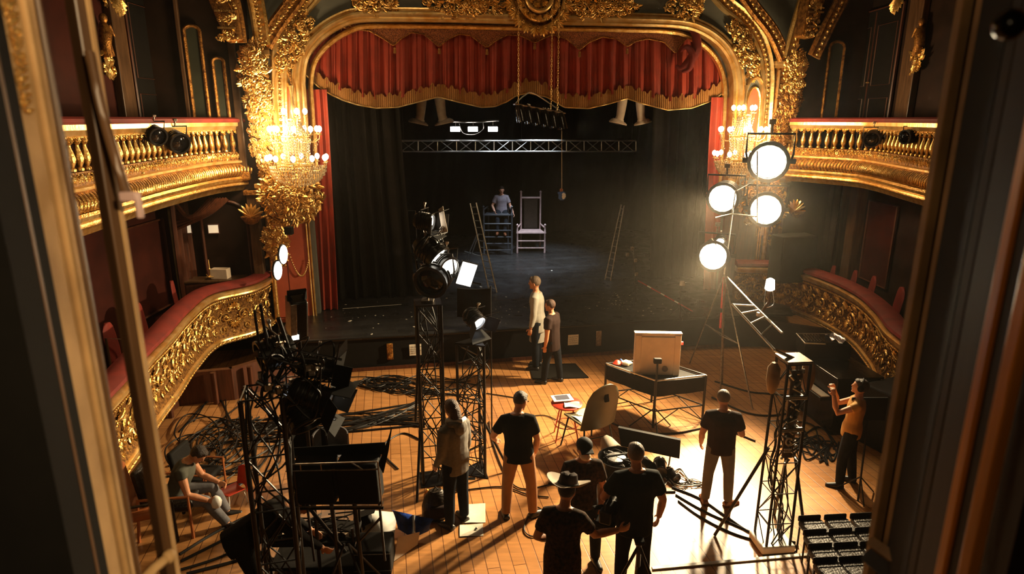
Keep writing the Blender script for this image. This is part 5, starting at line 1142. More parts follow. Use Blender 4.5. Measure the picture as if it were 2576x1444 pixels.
def tower(lab, x, y, H, w_=0.3, n=3, rot=0, legs=None, seed=0, lace='z', taper=1.0, z0=0, top=True, wires=0, step=None):
    t = thing('truss_tower', lab, 'truss', (x, y, z0), rot); R = random.Random(seed)
    cs = [(w_*0.707*cos(pi/4+2*pi*k/n), w_*0.707*sin(pi/4+2*pi*k/n)) for k in range(n)]
    for a, b in cs: MB().cyl((a*taper, b*taper, 0.0), (a, b, H), w_*0.065, n=8).build('chord', M['blackmetal'], t)
    mb = MB(); step = step or w_*1.35; m = int(H/step)
    def P(k, z): f = taper+(1-taper)*z/H; return V((cs[k % n][0]*f, cs[k % n][1]*f, z))
    for j in range(m):
        za, zb = j*H/m, (j+1)*H/m
        for k in range(n):
            a, b = (k, k+1) if (j+k) % 2 == 0 else (k+1, k); mb.cyl(P(a, za+0.01), P(b, zb-0.01), w_*0.026, n=5, caps=False); mb.cyl(P(k, zb), P(k+1, zb), w_*0.026, n=5, caps=False)
    mb.build('lacing', M['blackmetal'], t)
    if top: MB().prism([(a*1.1, b*1.1, H) for a, b in cs], (0, 0, 0.02)).build('top_plate', M['blackmetal'], t, smooth=False)
    MB().prism([(a*1.3*taper, b*1.3*taper, 0) for a, b in cs], (0, 0, 0.015)).build('base_plate', M['blackmetal'], t, smooth=False)
    if wires:
        mb = MB()
        for _ in range(wires):
            ph = R.uniform(0, 6); pts = [(w_*R.uniform(.25, .6)*cos(ph+z*R.uniform(2, 4)), w_*R.uniform(.25, .6)*sin(ph+z*3), min(H, max(0.02, z))) for z in [H*i/9 for i in range(10)]]
            mb.tube(smooth_path(pts, 4), 0.009, 5)
        mb.build('cable_loom', M['rubber'], t)
    for q in (legs or []):
        MB().cyl(q[0], q[1], 0.02, n=8).build('outrigger', M['blackmetal'], t)
    return t
# tower 1 (tall, left of the hooded man)
b1 = atz(1092, 1205, 0); H1 = hgt(1092, 762, 0, b1.y)
tower('tall black truss tower crowned with a cluster of lamps, left of the hooded man', b1.x, b1.y, H1, 0.32, 4, 0.2, [((-0.15, 0, 1.1), (-0.28, -0.55, 0.01)), ((-0.16, 0, 1.9), (-0.23, 0.1, 0.9)), ((0.15, 0.1, 1.0), (0.55, 0.5, 0.01)), ((0.12, -0.1, 0.9), (0.3, -0.4, 0.01))], wires=5)
b2 = atz(1195, 1185, 0); H2 = hgt(1195, 862, 0, b2.y)
tower('shorter triangular truss tower topped by one small lamp, right of the tallest tower', b2.x, b2.y, H2, 0.33, 3, 0.5, [((0.1, 0, 0.9), (0.45, -0.25, 0.01)), ((-0.1, -0.05, 0.8), (-0.3, -0.35, 0.01))], wires=6, step=0.26)
b3 = aty(662, 985, 5.25)
tower('near black truss tower at the bottom left carrying many heavy spotlights', b3.x, b3.y, b3.z, 0.34, 4, 0.25, wires=4, top=False)
b4 = atz(1940, 1372, 0); H4 = hgt(1950, 908, 0, b4.y)
t4 = tower('black truss tower with chrome clamps right of the man in grey trousers', b4.x, b4.y, H4, 0.26, 4, 0.1, [((-0.18, 0, 1.35), (-0.62, 0.25, 0.01)), ((0.17, 0.0, 1.2), (0.45, 0.0, 0.01)), ((0.15, 0.15, 1.1), (0.35, 0.6, 0.01))], wires=5, taper=1.15)
mb = MB(); R = random.Random(6)
for k in range(16):
    z = H4-0.1-k*0.075; mb.cyl((R.uniform(-.09, .09), -0.13, z), (R.uniform(-.09, .09), -0.12, z+0.05), 0.018, n=6); mb.ball((R.uniform(-.09, .09), -0.14, z), 0.018, 6, 4)
for z in (H4-0.38, H4-0.40, H4-0.78, H4-0.80): mb.cyl((-0.13, -0.14, z), (0.13, -0.14, z), 0.018, n=6)
mb.build('chrome_clamps', M['alum'], t4)
MB().box((0, 0, H4+0.03), (0.30, 0.30, 0.03)).build('head_plate', M['steel'], t4, bevel=0.006)
MB().box((0, -0.10, H4-0.62), (0.13, 0.02, 1.1)).build('tan_back_board', M['postdark'], t4, bevel=0.004)
for sx in (-1, 1): MB().loft([[V((sx*(0.21+rx*cos(a*pi/5)), 0.02+rx*sin(a*pi/5), H4-z)) for a in range(10)] for z, rx in ((0.02, .03), (0.08, .07), (0.25, .075), (0.36, .05), (0.40, .02))]).build('tan_weight_bag', M['post'], t4)
mb = MB(); bx = -0.03
mb.tube([(bx+0.035*cos(a), -0.155, H4-0.93+0.045*sin(a)) for a in [0.5+k*5.2/14 for k in range(15)]]+[(bx+0.01, -0.155, H4-0.93)], 0.010, 5); mb.build('letter_g', M['white'], t4)
mb = MB(); mb.tube([(bx-0.045, -0.155, H4-1.03), (bx+0.045, -0.155, H4-1.03)], 0.010, 5); mb.tube([(bx-0.045, -0.155, H4-1.06), (bx+0.045, -0.155, H4-1.06)], 0.010, 5); mb.build('white_bars', M['white'], t4)
MB().box((-0.0, 0, 0.06), (0.42, 0.36, 0.10)).build('white_base_weight', M['whitepaint'], t4, bevel=0.02)
# a lamp pole on tower 1
lab = 'thin black pole carrying the upper lamp above the tallest truss tower'
t = thing('lamp_pole', lab, 'pole', (b1.x, b1.y, H1+0.02)); MB().cyl((0, 0, 0), (0, 0, 1.15), 0.018).build('pole', M['steel'], t); MB().box((0, 0, 0.02), (0.16, 0.16, 0.03)).build('foot', M['steel'], t)
q = lambda px, py, y: aty(px, py, y)
t = fresnel('lamp with open pale lit barn door highest on the tall truss tower', q(1088, 560, b1.y), (1.0, -0.25, -0.12), 0.22, 'lenswarm', True, doors=[0.35, 1.0, 0.35, 0.2])
MB().prism([q(1103, 527, b1.y), q(1114, 519, b1.y-0.05), q(1126, 583, b1.y-0.05), q(1112, 585, b1.y)], (0.0, 0.012, 0)).build('lit_door_flap', M['cream'], t, smooth=False, world=True)  # cream flap added to stand for the lit face of the barn door
fresnel('small round lamp halfway up the pole on the tall truss tower', q(1082, 615, b1.y), (-0.3, -0.9, -0.3), 0.2, 'glassdark', False)
fresnel('big round black fresnel lamp facing the view on the tall truss tower', q(1082, 712, b1.y-0.15), (-0.25, -1, -0.25), 0.42, 'glassdark', False)
fresnel('black lamp left of the large fresnel on the tall truss tower', q(1050, 715, b1.y+0.1), (-0.9, -0.5, -0.2), 0.28, 'glassdark', False)
fresnel('upper black drum lamp above the big fresnel on the tall tower', q(1105, 650, b1.y), (0.6, -0.3, -0.5), 0.34, 'lenswarm', False)
fresnel('burning white lamp between the tall tower cluster and the bright square panel', q(1133, 675, b1.y-0.05), (0.5, -0.75, -0.2), 0.28, 'lenswarm', False)
t = thing('softbox_panel', 'bright white square light panel right of the lamp cluster on the tall tower', 'light panel', q(1174, 690, b1.y), R=rotY((0.25, -1, -0.1), -18))
MB().box((0, 0, 0), (0.20, 0.02, 0.31)).build('diffuser', M['lenswarm'], t); MB().box((0, -0.04 if False else -0.035, 0), (0.22, 0.05, 0.33)).build('casing', M['blackmetal'], t, bevel=0.006); MB().tube([(0, -0.06, -0.1), (-0.08, -0.09, -0.12), (-0.25, -0.05, -0.1)], 0.012, 6).build('arm', M['blackmetal'], t)
tag(MB().slab(lambda u, v: q(1150+84*u, 725+72*v+3*sin(3*u), b1.y+0.9), 8, 6, 0.02).build('black_flag', M['blackcloth']), 'dark square cloth flag on a thin stand behind the white light panel', 'flag')
fl_ = COL.objects['black_flag']; pA = q(1234, 725, b1.y+0.93); MB().cyl(pA+V((0, 0.02, 0.03)), V((pA.x, pA.y+0.02, 0.0)), 0.012).build('stand_pole', M['blackmetal'], fl_)
fresnel('small lamp with chrome highlights on top of the triangular tower', q(1205, 815, b2.y), (0.6, -0.6, -0.45), 0.24, 'lenscool', True, doors=[0.9, 0.5, 0.3, 0.7])
# lamps of the near left tower
yy = b3.y
p = q(748, 800, yy+0.9); t = thing('box_lamp', 'tall black box shaped lamp with a small white lit strip above the near left tower', 'stage light', p, R=rotY((0.5, -0.8, -0.25)))
MB().box((0, 0, 0), (0.17, 0.20, 0.46)).build('housing', M['blackmetal'], t, bevel=0.02); MB().box((0.06, -0.0, 0.02), (0.06, 0.215, 0.40)).build('side_plate', M['steel'], t, bevel=0.004); MB().box((0.05, 0.105, -0.16), (0.07, 0.01, 0.05)).build('lit_strip', M['lenswarm'], t)
MB().tube([(-0.07, 0, 0.22), (-0.08, 0, 0.30), (0.08, 0, 0.30), (0.07, 0, 0.22)], 0.03, 6).build('top_handle', M['blackmatte'], t); MB().cyl(V((p.x, p.y, 0)), V((p.x, p.y, p.z-0.2)), 0.02).build('stand_pole', M['blackmetal'], t, world=True); MB().cyl(V((p.x, p.y, 0)), V((p.x, p.y, 0.02)), 0.18, n=16).build('stand_base', M['blackmetal'], t, world=True)
fresnel('round black lamp facing left at the top of the near left tower', q(652, 900, yy+0.15), (-0.75, -0.6, -0.15), 0.28, 'glassdark', False)
fresnel('long black barrel spotlight with open barn doors pointing right, upper of two', q(838, 930, yy+0.3), (1.0, 0.25, -0.28), 0.22, 'glassdark', True, par=True, doors=[1.1, 0.3, 0.5, 0.9])
fresnel('long black barrel spotlight pointing right with hanging barn door, lower of two', q(828, 1012, yy+0.1), (1.0, 0.0, -0.45), 0.25, 'lenswarm', True, par=True, doors=[0.4, 0.9, 0.3, 0.2])
fresnel('squat black lamp hanging lowest right of the near left tower', q(778, 1072, yy+0.1), (0.5, -0.5, -0.75), 0.30, 'glassdark', False, par=False)
fresnel('small black lamp with white reflection between the tower and the lower barrel spotlight', q(742, 990, yy+0.2), (0.2, -0.9, 0.1), 0.18, 'lenscool', False)  # glowing lens paints the white reflection
t = thing('rigging_frame', 'tangle of clamp bars and rods holding the lamps over the near left tower', 'rigging', (b3.x, b3.y, b3.z+0.02))
T = MAT[t.name].inverted(); mb = MB()
for (a, b, r) in (((640, 780), (668, 985), .012), ((655, 765), (690, 980), .014), ((650, 900), (800, 905), .02), ((668, 985), (672, 860), .022), ((645, 960), (760, 1020), .02), ((690, 870), (860, 905), .012), ((700, 800), (735, 905), .02), ((680, 985), (735, 880), .02), ((715, 985), (770, 950), .016)):
    p0, p1 = q(*a, yy+0.05), q(*b, yy+0.15); m_ = MB().cyl(p0, p1, r, n=8); m_.build('rod', M['blackmetal'], t, world=True)
R = random.Random(8); mb = MB()
for _ in range(14): p = q(R.uniform(645, 800), R.uniform(850, 1000), yy+R.uniform(0, .2)); mb.box(p, (0.05, 0.04, 0.05), R.uniform(0, 3)); mb.cyl(p, p+V((0.05, 0, 0.03)), 0.01)
mb.build('clamp_blocks', M['steel'], t, world=True, kind='stuff'); mb = MB()
for k in range(7):
    pts = [q(R.uniform(640, 860), R.uniform(850, 1060), yy+R.uniform(-.1, .3)) for _ in range(5)]; mb.tube(smooth_path(pts, 8), 0.008, 5)
mb.build('cable_loops', M['rubber'], t, world=True)
# light bank below it
bk = q(850, 1205, 5.55); t = thing('light_bank', 'wide black frame of lamp cells on a twin mast stand, bottom left', 'light bank', bk, R=rotY((0.04, 1, 0.0), -2))
for k in range(2):
    MB().box((-0.21+0.43*k, 0, 0), (0.40, 0.22, 0.42)).build('cell', M['blackmatte'], t, bevel=0.015)
mb = MB(); 
for (a, b) in (((-0.45, 0.24), (0.45, 0.26)), ((-0.45, 0.17), (0.45, 0.18)), ((0.45, 0.26), (0.45, -0.22)), ((-0.3, 0.24), (-0.3, 0.17)), ((-0.1, 0.24), (-0.1, 0.17)), ((0.2, 0.25), (0.3, 0.18)), ((-0.43, -0.22), (0.45, -0.22))): mb.cyl((a[0], -0.13, a[1]), (b[0], -0.13, b[1]), 0.007, n=6)
mb.build('front_bars', M['steel'], t)
MB().prism([(0.44, -0.10, 0.22), (0.46, 0.1, 0.25), (0.55, 0.1, 0.50), (0.52, 0.0, 0.30), (0.48, -0.1, 0.12)], (0.008, 0, 0)).build('barn_door', M['blackmatte'], t, smooth=False)
MB().slab(lambda u, v: (-0.46+0.93*u, 0.12, 0.20+0.08*v+0.05*u*v), 6, 2, 0.01).build('top_flap', M['blackmatte'], t)
for x in (-0.10, 0.13): MB().cyl((x, 0.02, -bk.z), (x, 0.02, -0.2), 0.024, n=8).build('mast', M['blackmetal'], t)
for a in (-1, 1):
    for b in (-1, 1): MB().cyl((a*0.02, 0.02, -0.75), (a*0.42, 0.02+b*0.35, -bk.z+0.01), 0.013, n=6).build('leg', M['blackmetal'], t)
mb = MB()
for z in (-0.28, -0.34): mb.cyl((-0.42, 0.02, z), (0.42, 0.02, z), 0.016, n=8)
for x in (-0.35, 0.38): mb.cyl((x, 0.02, -0.2), (x, 0.02, -0.95), 0.014, n=8)
mb.cyl((-0.35, 0.02, -0.3), (-0.02, 0.02, -0.85), 0.02); mb.cyl((0.38, 0.02, -0.45), (0.14, 0.02, -0.72), 0.014); mb.build('under_frame', M['blackmetal'], t)
# the tall stand with the burning heads
bs_ = V((4.18, 11.75, 0)); t = thing('lamp_stand', 'tall metal tripod stand with red tape carrying the four burning lamps', 'light stand', bs_)
apex = q(1822, 690, bs_.y)-bs_
MB().cyl((0.0, 0, 0.02), (apex.x, 0, apex.z), 0.02, n=8).build('lower_pole', M['steel'], t); MB().cyl(apex, apex+V((0.05, 0, 1.15)), 0.016, n=8).build('upper_pole', M['alum'], t)
for a in ((1735, 915), (1893, 1032), (1812, 985)):
    f = atz(*a, 0)-bs_; MB().cyl(apex, f+V((0, 0, 0.01)), 0.015, n=8).build('leg', M['steel'], t)
zb = hgt(1800, 838, 0, bs_.y); mb = MB(); ff_ = (zb/apex.z); pts = [(atz(*a, 0)-bs_).lerp(apex, ff_) for a in ((1735, 915), (1893, 1032), (1812, 985))]
for i in range(3): mb.cyl(pts[i], pts[(i+1) % 3], 0.010, n=6)
mb.build('brace', M['steel'], t)
for z0, z1, r in ((0.70, 0.98, 0.034), (0.52, 0.66, 0.026)): MB().lathe([(r*.8, apex.z*z0), (r, apex.z*z0+0.02), (r*1.1, apex.z*(z0+z1)/2), (r, apex.z*z1-0.02), (r*.8, apex.z*z1)], (apex.x*0.9, 0, 0), 10).build('red_tape', M['redtape'], t)
top = apex+V((0.05, 0, 1.15)); mb = MB(); mb.tube([q(1800, 548, bs_.y)-bs_, top, q(1905, 545, bs_.y)-bs_], 0.016, 8); mb.tube([top, q(1850, 480, bs_.y)-bs_, q(1905, 450, bs_.y)-bs_], 0.014, 8)
mb.tube([q(1905, 560, bs_.y)-bs_, q(1905, 380, bs_.y)-bs_], 0.014, 8); mb.tube([q(1790, 600, bs_.y)-bs_, apex+V((0.01, 0, 0.3))], 0.012, 8); mb.build('cross_bars', M['steel'], t)
LB = ('largest burning lamp, topmost on the tall tripod stand', 'burning lamp directly below the topmost one on the tall stand', 'burning oval lamp left of the other two upper lamps', 'lowest burning lamp, leftmost on the tall tripod stand')
for k, (p, r) in enumerate(HEADS):
    aim = (V((0.3, 1.0, 4.2)) if k < 2 else V((-1.5, 0.5, 3.5) if k == 2 else (-1.2, 1.0, 3.2)))-V(p)
    fresnel(LB[k], V(p)+aim.normalized()*0.06, aim, r*2.15, 'lens', False)
fresnel('small unlit lamp beside the pole above the lowest burning lamp', q(1812, 608, bs_.y), (-0.3, -0.9, -0.5), 0.16, 'lenswarm', False)  # glow painted on a lens that does not burn
# crane ladder on tower 4
T0, T1 = q(1948, 880, b4.y), q(1842, 765, b4.y+0.9); S0, S1 = q(1968, 838, b4.y+0.15), q(1893, 765, b4.y+1.05)
t = thing('crane_ladder', 'bright white ladder shaped boom leaning from the chrome truss tower', 'boom', T0)
for a, b in ((T0, T1), (S0, S1)): MB().cyl(a, b, 0.014, n=8).build('rail', M['whitepaint'], t, world=True)
for f in (0.99, 0.78, 0.55, 0.3): MB().cyl(T0.lerp(T1, f), S0.lerp(S1, f-0.05 if f > .9 else f), 0.010, n=6).build('rung', M['whitepaint'], t, world=True)
MB().cyl(T0, V((b4.x, b4.y, H4+0.03)), 0.02).build('pivot_post', M['alum'], t, world=True)
ap = bs_+apex; MB().cyl(S1, ap+V((0.06, 0, -0.05)), 0.012, n=8).build('long_arm', M['alum'], t, world=True)
p = q(1912, 785, b4.y+0.9); t = thing('clip_lamp', 'small bright clip lamp on the white boom with looped cable', 'lamp', p)
MB().tube(smooth_path([(0, 0, -0.03), (0.06, 0, 0.07), (0.10, 0, 0.15), (0.08, 0, 0.28)], 5), 0.018, 8).build('arm', M['postdark'], t); MB().lathe([(0.03, 0), (0.06, 0.02), (0.05, 0.14), (0.02, 0.16)], (0.09, 0, 0.28), 12).build('lamp_head', M['lenswarm'], t)
MB().box((0, 0, -0.03), (0.08, 0.05, 0.05)).build('clip', M['white'], t, bevel=0.008); MB().tube(smooth_path([(0.13, 0, 0.28), (0.16, 0, 0.1), (0.05, 0, 0.08), (0.04, 0, 0.3)], 6), 0.005, 5).build('cord', M['alum'], t)
# piano and console
A, B = atz(1992, 1018, 0), atz(2088, 1098, 0); d_ = (B-A).normalized(); n_ = V((-d_.y, d_.x, 0)); n_ = n_ if n_.x > 0 else -n_
t = thing('upright_piano', 'large black piano body standing in shadow under the right balcony', 'piano', A); Lp = (B-A).length
def pb(a0, a1, b0, b1, z0, z1): return [A+d_*a+n_*b+V((0, 0, z0)) for a, b in ((a0, b0), (a1, b0), (a1, b1), (a0, b1))], (0, 0, z1-z0)
for nm, a in (('case', (0, Lp, 0, 0.75, 0.1, 1.0)), ('lid', (-0.03, Lp+0.03, -0.03, 0.78, 1.0, 1.04)), ('plinth', (0.03, Lp-0.03, 0.04, 0.7, 0, 0.1))): pl, ex = pb(*a); MB().prism(pl, ex).build(nm, M['blackgloss'], t, smooth=False, world=True, bevel=0.01)
pl, ex = pb(0.1, Lp-0.1, -0.2, 0.0, 0.60, 0.66); MB().prism(pl, ex).build('key_shelf', M['blackgloss'], t, smooth=False, world=True, bevel=0.008); pl, ex = pb(0.12, Lp-0.12, -0.16, -0.02, 0.66, 0.675); MB().prism(pl, ex).build('keyboard', M['cream'], t, smooth=False, world=True)
c = A+d_*0.15+n_*0.3+V((0, 0, 1.05)); t = thing('mixing_console', 'black mixing console with chrome rails on top of the dark piano', 'console', c, radians(-8))
MB().box((0.05, 0, 0.13), (0.78, 0.5, 0.26)).build('case', M['blackmatte'], t, bevel=0.02); MB().box((0.05, 0, 0.27), (0.70, 0.42, 0.02)).build('control_panel', M['blackgloss'], t, bevel=0.005)
mb = MB(); [mb.box((-0.25+0.05*a, -0.15+0.06*b, 0.29), (0.02, 0.02, 0.02)) for a in range(6) for b in range(6)]; mb.build('knobs', M['steel'], t, kind='stuff')
for a, b in (((-0.34, -0.26, 0.27), (-0.34, 0.26, 0.27)), ((-0.34, 0.26, 0.27), (0.42, 0.26, 0.30)), ((-0.34, -0.26, 0.27), (0.0, -0.26, 0.27))): MB().cyl(a, b, 0.012).build('rail', M['alum'], t)
MB().slab(lambda u, v: (0.12+0.25*u, -0.2+0.4*v, 0.30+0.05*sin(u*8+v*3)), 10, 6, 0.004).build('paper_sheets', M['silver'], t)
c = q(2030, 690, 14.3); tag(MB().box((c.x-0.25, 14.6, 1.95), (0.9, 0.5, 1.1), 0.2).build('loudspeaker', M['blackmatte'], bevel=0.03), 'big dark loudspeaker on the box floor at the end of the right parapet', 'loudspeaker')
tag(MB().box((6.25, 9.15, 0.5), (0.9, 1.1, 1.0), 0.4).build('flight_case', M['blackmatte'], bevel=0.03), 'black flight case in shadow behind the woman with headphones', 'case')
p = atz(2158, 1260, 0); t = thing('music_stand', 'black music stand on a thin leg right of the woman with headphones', 'music stand', p)
MB().cyl((0, 0, 0.0), (0.18, 0.35, 1.05), 0.013).build('pole', M['blackmetal'], t); MB().box((0.18, 0.38, 1.2), (0.5, 0.03, 0.35)).build('desk', M['blackmatte'], t, bevel=0.01)
for a in (0.3, 2.4, 4.5): MB().cyl((0.06, 0.12, 0.3), (0.06+0.28*cos(a), 0.12+0.28*sin(a), 0.01), 0.01).build('leg', M['blackmetal'], t)
# table with the cream cabinet
cr = [V((1.69, 10.68, 0)), V((2.41, 9.90, 0)), V((3.32, 10.14, 0)), V((2.60, 10.92, 0))]
t = thing('equipment_table', 'black framed table with hanging cloth fronts carrying the cream cabinet', 'table', cr[1])
MB().prism([p+V((0, 0, 0.80)) for p in cr], (0, 0, 0.03)).build('tabletop', M['blackmatte'], t, smooth=False, world=True)
for p in cr: MB().cyl(p, p+V((0, 0, 0.86)), 0.022, n=8).build('leg', M['blackmetal'], t, world=True)
for i in range(4):
    a, b = cr[i], cr[(i+1) % 4]; MB().tube([a+V((0, 0, 0.86)), b+V((0, 0, 0.86))], 0.015, 8).build('top_rail', M['alum'] if i in (0, 1) else M['blackmetal'], t, world=True)
    MB().tube([a+V((0, 0, 0.30)), b+V((0, 0, 0.30))], 0.012, 6).build('lower_rail', M['blackmetal'], t, world=True)
    MB().tube([a+V((0, 0, 0.02)), a.lerp(b, 0.5)+V((0, 0, 0.30)), b+V((0, 0, 0.02))], 0.009, 6).build('cross_brace', M['blackmetal'], t, world=True)
for i in (0, 1):
    a, b = cr[i], cr[i+1]; nn = (b-a).cross(V((0, 0, 1))).normalized()
    MB().slab(lambda u, v: a.lerp(b, 0.02+0.96*u)+nn*(0.012+0.01*sin(u*12))+V((0, 0, 0.83-0.26*v)), 16, 6, 0.006).build('cloth_front', M['blackcloth'], t, world=True)
c = atz(1650, 942, 0.835); t = thing('cream_cabinet', 'cream painted cabinet panel with raised side strips standing on the black table', 'cabinet', c, radians(-3))
MB().box((0, 0.03, 0.37), (0.78, 0.10, 0.74)).build('case', M['cream'], t, bevel=0.006)
for x in (-0.33, 0.33): MB().box((x, -0.028, 0.36), (0.10, 0.02, 0.72)).build('side_strip', M['cream'], t, bevel=0.004)
MB().box((0, 0.03, 0.75), (0.80, 0.12, 0.02)).build('top_edge', M['whitepaint'], t, bevel=0.004); MB().box((0.0, -0.03, 0.36), (0.56, 0.014, 0.66)).build('front_panel', M['cream'], t, bevel=0.004)
MB().box((0.41, 0.0, 0.58), (0.03, 0.04, 0.05)).build('red_pilot_lamp', M['redlamp'], t); MB().lathe([(0.05, 0), (0.05, 0.01), (0.0, 0.01)], (0.14, -0.04, 0.12), 14, Matrix.Rotation(pi/2, 3, 'X')).build('scuff_mark', M['postdark'], t)
c = atz(1556, 918, 0.84); R = random.Random(1)
for k, (m, dx, lab) in enumerate((('redplastic', -0.02, 'small red crumpled wrapper on the left corner of the black table'), ('paper', 0.14, 'crumpled white paper beside the cream cabinet on the table'), ('bluecloth', 0.05, 'tiny blue scrap behind the red wrapper on the table'))):
    o = MB(); rr = (0.07, 0.09, 0.04)[k]; R2 = random.Random(k)
    o.loft([[V((rr*f*(0.7+0.6*R2.random())*cos(2*pi*a/9), rr*f*(.7+.6*R2.random())*sin(2*pi*a/9), z)) for a in range(9)] for z, f in ((0, .8), (0.03, 1.1), (0.06, .8), (0.085, .3))])
    b_ = tag(o.build('crumpled_wrapper', M[m]), lab, 'wrapper'); b_.location = c+V((dx, 0.02+0.05*(k == 2), 0.0))
p = atz(1643, 1088, 0); t = thing('microphone_stand', 'black microphone stand in front of the cream cabinet', 'stand', p); Hm = hgt(1650, 912, 0, p.y)
MB().cyl((0, 0, 0.1), (0.0, 0, Hm), 0.017).build('pole', M['blackmetal'], t); MB().box((0, 0, Hm+0.03), (0.13, 0.08, 0.09)).build('head', M['blackmatte'], t, bevel=0.015)
for a in (0.6, 2.6, 4.7): MB().cyl((0, 0, 0.45), (0.42*cos(a), 0.42*sin(a), 0.01), 0.011).build('leg', M['blackmetal'], t)
# stool, tablet, olive chair
p = atz(1424, 1100, 0); Hs = 0.62; t = thing('round_stool', 'round red topped stool with splayed red legs holding a white tablet', 'stool', p)
MB().lathe([(0.0, Hs-0.04), (0.24, Hs-0.035), (0.26, Hs-0.01), (0.25, Hs), (0.0, Hs+0.002)], n=24).build('seat', M['redplastic'], t)
for k in range(4): a = pi/4+k*pi/2; MB().cyl((0.12*cos(a), 0.12*sin(a), Hs-0.03), (0.26*cos(a), 0.26*sin(a), 0.0), 0.012).build('leg', M['redpaint'], t)
MB().tube([(0.2*cos(a*pi/10), 0.2*sin(a*pi/10), 0.25) for a in range(20)], 0.009, 6, closed=True).build('foot_ring', M['redpaint'], t)
c = atz(1408, 992, Hs+0.02); t = thing('tablet_computer', 'white tablet computer with grey screen lying on the red stool', 'tablet', (p.x-0.07, p.y+0.12, Hs+0.02), radians(12)); MB().box((0, 0, 0.008), (0.34, 0.25, 0.016)).build('case', M['white'], t, bevel=0.006); MB().box((0, 0.01, 0.0175), (0.22, 0.17, 0.003)).build('screen', M['screen'], t)
tag(MB().slab(lambda u, v: (p.x-0.05+0.25*u, p.y-0.2+0.2*v, Hs+0.012+0.012*sin(5*u+4*v)), 8, 6, 0.004).build('paper_sheet', M['paper']), 'loose white paper lying on the front of the red stool', 'paper')
p = atz(1478, 1128, 0); t = thing('plastic_chair', 'olive moulded plastic chair with a slot in its high back', 'chair', p, radians(30)); t.scale = (1.18, 1.18, 1.18)
def bk_(u, v): z = 0.42+0.66*v; return (0.27*(2*u-1)*(1-0.15*v*v-(0.9*(v-0.8) if v > 0.8 else 0)), -0.24-0.13*v+0.06*(2*u-1)**2, z-0.10*((2*u-1)**2)*v)
MB().slab(bk_, 16, 14, 0.02).build('backrest', M['olive'], t); MB().slab(lambda u, v: (0.25*(2*u-1), -0.22+0.44*v, 0.44+0.03*(2*u-1)**2), 10, 8, 0.02).build('seat', M['olive'], t)
MB().box((0, -0.355, 0.90), (0.07, 0.03, 0.14), R=Matrix.Rotation(-0.25, 3, 'X')).build('grip_slot', M['blackmatte'], t, bevel=0.01)
for a, b in ((-1, -1), (1, -1), (1, 1), (-1, 1)): MB().cyl((a*0.2, b*0.18, 0.44), (a*0.26, b*0.26, 0), 0.012).build('leg', M['blackmetal'], t)
MB().slab(lambda u, v: (-0.2+0.4*u, -0.12+0.32*v, 0.475+0.02*sin(6*u+4*v)), 8, 6, 0.004).build('paper_sheets', M['paper'], t)
# black panel, basket of gear, reflector dish
t = thing('propped_board', 'long flat black panel propped behind the camera operator', 'panel', q(1632, 1115, 8.75)); MB().prism([q(1555, 1076, 8.75), q(1712, 1108, 8.55), q(1709, 1154, 8.5), q(1562, 1122, 8.7)], (0.02, 0.06, 0)).build('board', M['blackmatte'], t, smooth=False, world=True)
for px in (1580, 1690): a = q(px, 1130, 8.6); MB().cyl((a.x, a.y+0.03, a.z), (a.x, a.y+0.1, 0), 0.012).build('leg', M['blackmetal'], t, world=True)
p = atz(1556, 1205, 0); t = thing('gear_basket', 'round black basket full of cables behind the camera operator', 'basket', p)
MB().lathe([(0.24, 0), (0.27, 0.02), (0.30, 0.30), (0.315, 0.36), (0.30, 0.36), (0.26, 0.05), (0.0, 0.04)], n=24).build('basket', M['blackgloss'], t); mb = MB(); R = random.Random(5)
for k in range(16): pts = [(0.22*R.uniform(-1, 1), 0.22*R.uniform(-1, 1), R.uniform(0.25, 0.38)) for _ in range(4)]; mb.tube(smooth_path(pts, 6), 0.012, 6)
mb.build('coiled_cable', M['rubber'], t, kind='stuff'); MB().lathe([(0.10, 0), (0.14, 0.01), (0.14, 0.03), (0.10, 0.04)], (-0.05, 0, 0.33), 16).build('white_ring', M['silver'], t)
p = q(1520, 1098, 8.9); t = thing('smoky_lampshade', 'smoky translucent lampshade tilted left of the black panel', 'shade', p, R=rotY((0.4, -0.6, -0.7))); MB().lathe([(0.05, 0.0), (0.10, 0.06), (0.17, 0.25), (0.16, 0.25), (0.09, 0.06), (0.04, 0.005)], n=20, R=Matrix.Rotation(-pi/2, 3, 'X')).build('shade', M['hatfelt'], t); MB().cyl((0, 0, 0), (0.12, -0.15, -0.5), 0.012).build('stem', M['blackmetal'], t)
R = random.Random(12)
for k, (px, py, s_) in enumerate(((1660, 1190, .16), (1690, 1205, .12), (1625, 1180, .14))):
    p = atz(px, py, 0); o = thing('lens_case', ('black lens case with chrome rings, middle of the gear right of the operator', 'round black lens case farthest right of the operator', 'black lens case nearest the basket')[k], 'case', p, R.uniform(0, 3))
    MB().cyl((-s_, 0, s_*0.62), (s_, 0, s_*0.62), s_*0.6, n=18).build('barrel', M['blackgloss'], o, bevel=0.01); MB().tube([(s_*0.5, s_*.62*cos(a*pi/8), s_*.62+s_*.62*sin(a*pi/8)) for a in range(16)], 0.008, 6, closed=True).build('ring', M['alum'], o)
    MB().box((0, 0, s_*0.1), (s_*1.4, s_*.9, s_*.2)).build('foot', M['blackmatte'], o, bevel=0.005)
